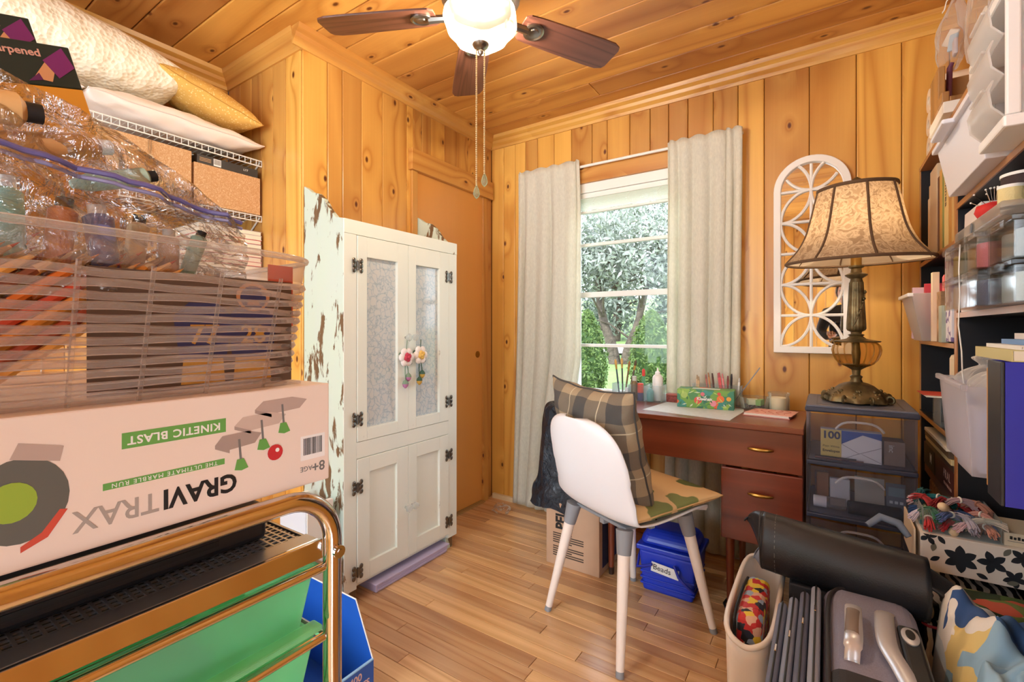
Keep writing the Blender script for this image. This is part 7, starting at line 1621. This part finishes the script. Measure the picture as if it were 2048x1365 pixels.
def leafmat(name, cols, tr=0.4):
    m, nt, b, out = newmat(name); gi = nd(nt, 'ShaderNodeNewGeometry')
    r = ramp(nt, [(i/max(1, len(cols)-1), tuple(q*0.5 for q in lin(c)[:3])) for i, c in enumerate(cols)]); nt.links.new(gi.outputs['Random Per Island'], r.inputs[0]); nt.links.new(r.outputs[0], b.inputs['Base Color']); b.inputs['Roughness'].default_value = 0.6
    tl = nd(nt, 'ShaderNodeBsdfTranslucent'); nt.links.new(r.outputs[0], tl.inputs[0]); mx_ = nt.nodes.new('ShaderNodeMixShader'); mx_.inputs[0].default_value = tr
    nt.links.new(b.outputs[0], mx_.inputs[1]); nt.links.new(tl.outputs[0], mx_.inputs[2]); nt.links.new(mx_.outputs[0], out.inputs[0]); return m
M_arb = leafmat('arborvitae_leaf', [(84, 118, 50), (128, 160, 76), (160, 186, 100), (70, 100, 46)]); M_pale = leafmat('pale_leaf', [(206, 212, 196), (240, 242, 234), (150, 162, 130), (228, 232, 220), (110, 124, 96), (240, 242, 236)])
M_bark = plain('bark', (84, 72, 62), 0.95, bump=(14, 1.0, 0.05), var=(8, 0.4)); M_forest = leafmat('forest_leaf', [(150, 166, 140), (226, 232, 220), (84, 104, 80), (206, 214, 200), (64, 84, 66)])
def shrub(label, x, y, h, w_, seed):
    g = gz(y); t = thing('arborvitae_shrub', label, 'shrub', (x, y, g), group='cone shrubs outside'); rg = random.Random(seed)
    MB().cyl((x, y, g-0.05), (x, y, g+h*0.8), 0.04, 0.015, 8).build('stem', M_bark, t)
    def pf(r_):
        v = r_.random()**1.2; rad = w_*(math.sin(PI*min(1, 0.18+0.82*v)))**0.55*(1-0.25*v)*(0.8+0.25*r_.random()); a = r_.uniform(0, 6.28)
        rad *= 1+0.12*math.sin(7*a+11*v)
        return (x+rad*math.cos(a), y+rad*math.sin(a), g+0.04+h*v), Vector((math.cos(a), math.sin(a), 0.5)).normalized()
    mb = MB(); leafcloud(mb, pf, 5200, 0.018, 0.04, rg, 1.2); mb.build('foliage', M_arb, t, kind='stuff')
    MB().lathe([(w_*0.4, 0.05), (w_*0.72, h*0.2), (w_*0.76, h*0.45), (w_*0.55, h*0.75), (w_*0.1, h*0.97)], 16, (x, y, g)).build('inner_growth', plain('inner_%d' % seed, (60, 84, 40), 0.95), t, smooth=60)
shrub('dense green cone shrub on the curtain side of the garden', -3.30, 7.20, 1.42, 0.34, 1)
shrub('dense green cone shrub standing behind the paint brushes', -2.55, 8.25, 1.35, 0.40, 2)
def tree(label, name, x, y, trunks, crowns, leaf, nleaf, seed, s0=0.05, s1=0.11):
    g = gz(y); t = thing(name, label, 'tree', (x, y, g)); rg = random.Random(seed)
    for pts, r0, r1 in trunks:
        N = 14; P = [cr([tuple(p) for p in pts], q/N) for q in range(N+1)]
        tr = MB().tube([(x+p[0], y+p[1], g+p[2]) for p in P], [r0+(r1-r0)*q/N for q in range(N+1)], 10).build('trunk', M_bark, t, smooth=60)
        for k in range(7):
            p = P[min(N, 5+k+(k % 2))]; a = rg.uniform(0, 6.28); L = rg.uniform(0.6, 1.5); q0 = Vector((x+p[0], y+p[1], g+p[2])); d = Vector((math.cos(a), math.sin(a)*0.7, 0.5))
            MB().tube([q0, q0+d*L*0.5+Vector((0, 0, 0.12)), q0+d*L], [r1*0.7, r1*0.45, r1*0.15], 6).build('branch', M_bark, tr, smooth=60)
    mb = MB()
    for (cx_, cy_, cz_, rx_, ry_, rz_), k in zip(crowns, range(len(crowns))):
        def pf(r_, c=(cx_, cy_, cz_), R=(rx_, ry_, rz_)):
            d = Vector((r_.gauss(0, 1), r_.gauss(0, 1), r_.gauss(0, 1))).normalized(); q = r_.uniform(0.55, 1.05)
            q *= 1+0.18*math.sin(5*d.x+9*d.z)+0.10*math.sin(17*d.x-13*d.y+7*d.z)
            return (x+c[0]+d.x*q*R[0], y+c[1]+d.y*q*R[1], g+c[2]+d.z*q*R[2]), d
        leafcloud(mb, pf, nleaf, s0, s1, rg, 1.3)
    mb.build('foliage', leaf, t, kind='stuff')
    return t
tree('double trunk tree with pale leaves on the lawn', 'garden_tree', -4.15, 10.9, [([(-0.10, 0, -0.1), (-0.22, 0, 0.5), (-0.42, 0, 1.1), (-0.6, 0.1, 2.0), (-0.5, 0.1, 3.2)], 0.16, 0.05), ([(0.10, 0.05, -0.1), (0.22, 0, 0.4), (0.42, 0, 0.9), (0.6, 0.1, 1.7), (0.95, 0, 2.8)], 0.13, 0.045)],
     [(-0.9, 0, 2.5, 1.1, 0.9, 0.9), (0.5, 0, 2.4, 1.3, 1.0, 0.85), (0, 0.2, 3.3, 1.6, 1.1, 0.8), (1.5, 0.2, 2.3, 1.0, 0.9, 0.8), (-1.9, 0.2, 2.6, 1.0, 0.9, 1.0)], M_pale, 2600, 5, 0.035, 0.08)
rgf = random.Random(77)
labs = ['pale bushy tree behind the double trunk tree', 'broad tree at the edge of the wood', 'tall tree rising above the wood edge', 'rounded tree beyond the gravel drive', 'dense tree filling the wood behind the lawn', 'leafy tree behind the cone shrubs', 'high crowned tree far behind the garden', 'light green tree in the far wood']
for i in range(8):
    x = -11.5+1.75*i; y = 16.0+(i % 3)*1.5
    tree(labs[i], 'forest_tree', x, y, [([(0, 0, -0.1), (0.1, 0, 1.5), (0, 0, 3.0)], 0.18, 0.08)], [(0, 0, 1.2, 1.0, 0.8, 1.1), (0.1, 0, 2.8, 1.1, 0.8, 1.3), (0, 0, 4.6, 1.05, 0.8, 1.4), (0.1, 0, 6.5, 1.0, 0.8, 1.3)], M_forest, 1100, 100+i, 0.06, 0.12)
# ------------------------------------------------------------------ the photographer, seen only in the mirror
def skinned(name, verts, edges, radii, mat, parent=None, root=0, sub=2):
    me = bpy.data.meshes.new(name); me.from_pydata(verts, edges, []); me.materials.append(mat)
    o = bpy.data.objects.new(name, me); COL.objects.link(o); o.parent = parent
    o.modifiers.new('skin', 'SKIN'); o.modifiers.new('sub', 'SUBSURF').levels = sub; o.modifiers['sub'].render_levels = sub
    for i, r_ in enumerate(radii):
        d = me.skin_vertices[0].data[i]; d.radius = (r_, r_*0.85); d.use_root = (i == root)
    return o
PX, PY = 0.17, -0.36
M_cloth = plain('dark_jacket', (44, 48, 56), 0.9); M_skin = plain('skin', (206, 156, 128), 0.6); M_hair = plain('dark_hair', (38, 32, 30), 0.7, bump=(120, 0.6))
per = thing('person', 'person in dark clothing bending over a camera, reflected in the mirror', 'person', (PX, PY-0.12, 0))
V = [(0, -0.14, 0.86), (0, -0.10, 1.02), (0, -0.04, 1.18), (0.0, 0.0, 1.30), (0.0, 0.03, 1.37),
     (-0.15, 0.0, 1.29), (-0.21, 0.05, 1.10), (-0.13, 0.17, 1.06), (0.15, 0.0, 1.29), (0.20, 0.06, 1.10), (0.02, 0.20, 1.05),
     (-0.10, -0.14, 0.80), (-0.12, -0.06, 0.46), (-0.12, -0.12, 0.08), (-0.12, 0.02, 0.04), (0.10, -0.14, 0.80), (0.12, -0.06, 0.46), (0.12, -0.12, 0.08), (0.12, 0.02, 0.04)]
E_ = [(0, 1), (1, 2), (2, 3), (3, 4), (3, 5), (5, 6), (6, 7), (3, 8), (8, 9), (9, 10), (0, 11), (11, 12), (12, 13), (13, 14), (0, 15), (15, 16), (16, 17), (17, 18)]
R_ = [0.15, 0.14, 0.15, 0.12, 0.055, 0.075, 0.055, 0.04, 0.075, 0.055, 0.04, 0.10, 0.07, 0.045, 0.04, 0.10, 0.07, 0.045, 0.04]
bd_ = skinned('body', V, E_, R_, M_cloth, per); bd_.location = (0, 0.12, 0)
hc = Vector((PX, PY+0.05, 1.475))
hd2 = MB()
def head(u, v):
    t = 2*PI*u; ph = -PI/2+PI*v; c = math.cos(ph)
    x, y, z = 0.074*c*math.cos(t), 0.092*c*math.sin(t), 0.115*math.sin(ph)
    if y > 0: y *= 1.0-0.12*max(0, -z/0.115); x *= 1-0.18*max(0, -z/0.115)
    y += 0.022*math.exp(-((x/0.014)**2+((z+0.008)/0.022)**2))*(1 if y > 0.02 else 0)
    y -= 0.010*sum(math.exp(-(((x-q)/0.014)**2+((z-0.012)/0.010)**2)) for q in (-0.03, 0.03))*(1 if y > 0.02 else 0)
    return (hc.x+x, hc.y+y, hc.z+z)
hb_ = hd2.grid(head, 40, 30, cu=True).build('head', M_skin, per, smooth=70)
MB().grid(lambda u, v: tuple(Vector(hc)+Vector((0.086*math.cos(2*PI*u)*math.cos(-0.5+v*2.07), -0.012+0.104*math.sin(2*PI*u)*math.cos(-0.5+v*2.07)*(0.86 if math.sin(2*PI*u) > 0 else 1), 0.018+0.118*math.sin(-0.5+v*2.07)*(1 if math.sin(2*PI*u) < 0.35 or v > 0.5 else 0.2)+(0.05*(0.5-v) if math.sin(2*PI*u) > 0.35 and v < 0.5 else 0)))), 40, 20, cu=True).build('hair', M_hair, per, smooth=70)
for s_ in (-1, 1):
    MB().sphere((hc.x+s_*0.028, hc.y+0.078, hc.z+0.012), (0.011, 0.006, 0.006), 10, 6).build('eye', P_white, hb_, smooth=60)
    MB().sphere((hc.x+s_*0.075, hc.y-0.005, hc.z), (0.010, 0.018, 0.028), 10, 8).build('ear', M_skin, hb_, smooth=60)
MB().sphere((hc.x, hc.y+0.082, hc.z-0.055), (0.022, 0.008, 0.006), 12, 6).build('mouth', plain('lips', (170, 96, 86), 0.5), hb_, smooth=60)
for s_, wx, wy in ((-1, PX-0.13, PY+0.17), (1, PX+0.02, PY+0.20)):
    bx_ = Vector((wx, wy, 1.06)); V2 = [tuple(bx_), tuple(bx_+Vector((-0.02*s_, 0.05, 0.02)))]; E2 = [(0, 1)]; R2 = [0.026, 0.034]
    for k in range(4):
        q = bx_+Vector((-0.035*s_+0.018*k*s_, 0.085, 0.025)); i0 = len(V2)
        V2 += [tuple(q), tuple(q+Vector((0, 0.025, 0.012-0.002*k))), tuple(q+Vector((0, 0.038+0.003*(1-abs(k-1.5)), 0.034)))]; E2 += [(1, i0), (i0, i0+1), (i0+1, i0+2)]; R2 += [0.010, 0.009, 0.008]
    q = bx_+Vector((-0.05*s_, 0.04, 0.035)); i0 = len(V2); V2 += [tuple(q), tuple(q+Vector((-0.008*s_, 0.03, 0.025)))]; E2 += [(1, i0), (i0, i0+1)]; R2 += [0.011, 0.009]
    V3 = [tuple(Vector(v_)-Vector((PX, PY-0.12, 0))) for v_ in V2]
    skinned('hand', V3, E2, R2, M_skin, per, 0, 1)
cmr = thing('photo_camera', 'black photo camera held by the person in the mirror', 'camera', (0.10, -0.10, 1.09))
MB().box(0.03, 0.17, -0.135, -0.075, 1.09, 1.18).box(0.075, 0.125, -0.13, -0.08, 1.18, 1.205).build('camera_body', M_black, cmr, bevel=0.008, seg=3)
MB().cyl((0.10, -0.076, 1.132), (0.10, -0.03, 1.132), 0.034, 0.038, 24).build('lens', M_black, cmr, smooth=40)
MB().cyl((0.10, -0.0302, 1.132), (0.10, -0.0295, 1.132), 0.030, n=24).build('lens_glass', plain('lens_coat', (30, 34, 60), 0.05), cmr)
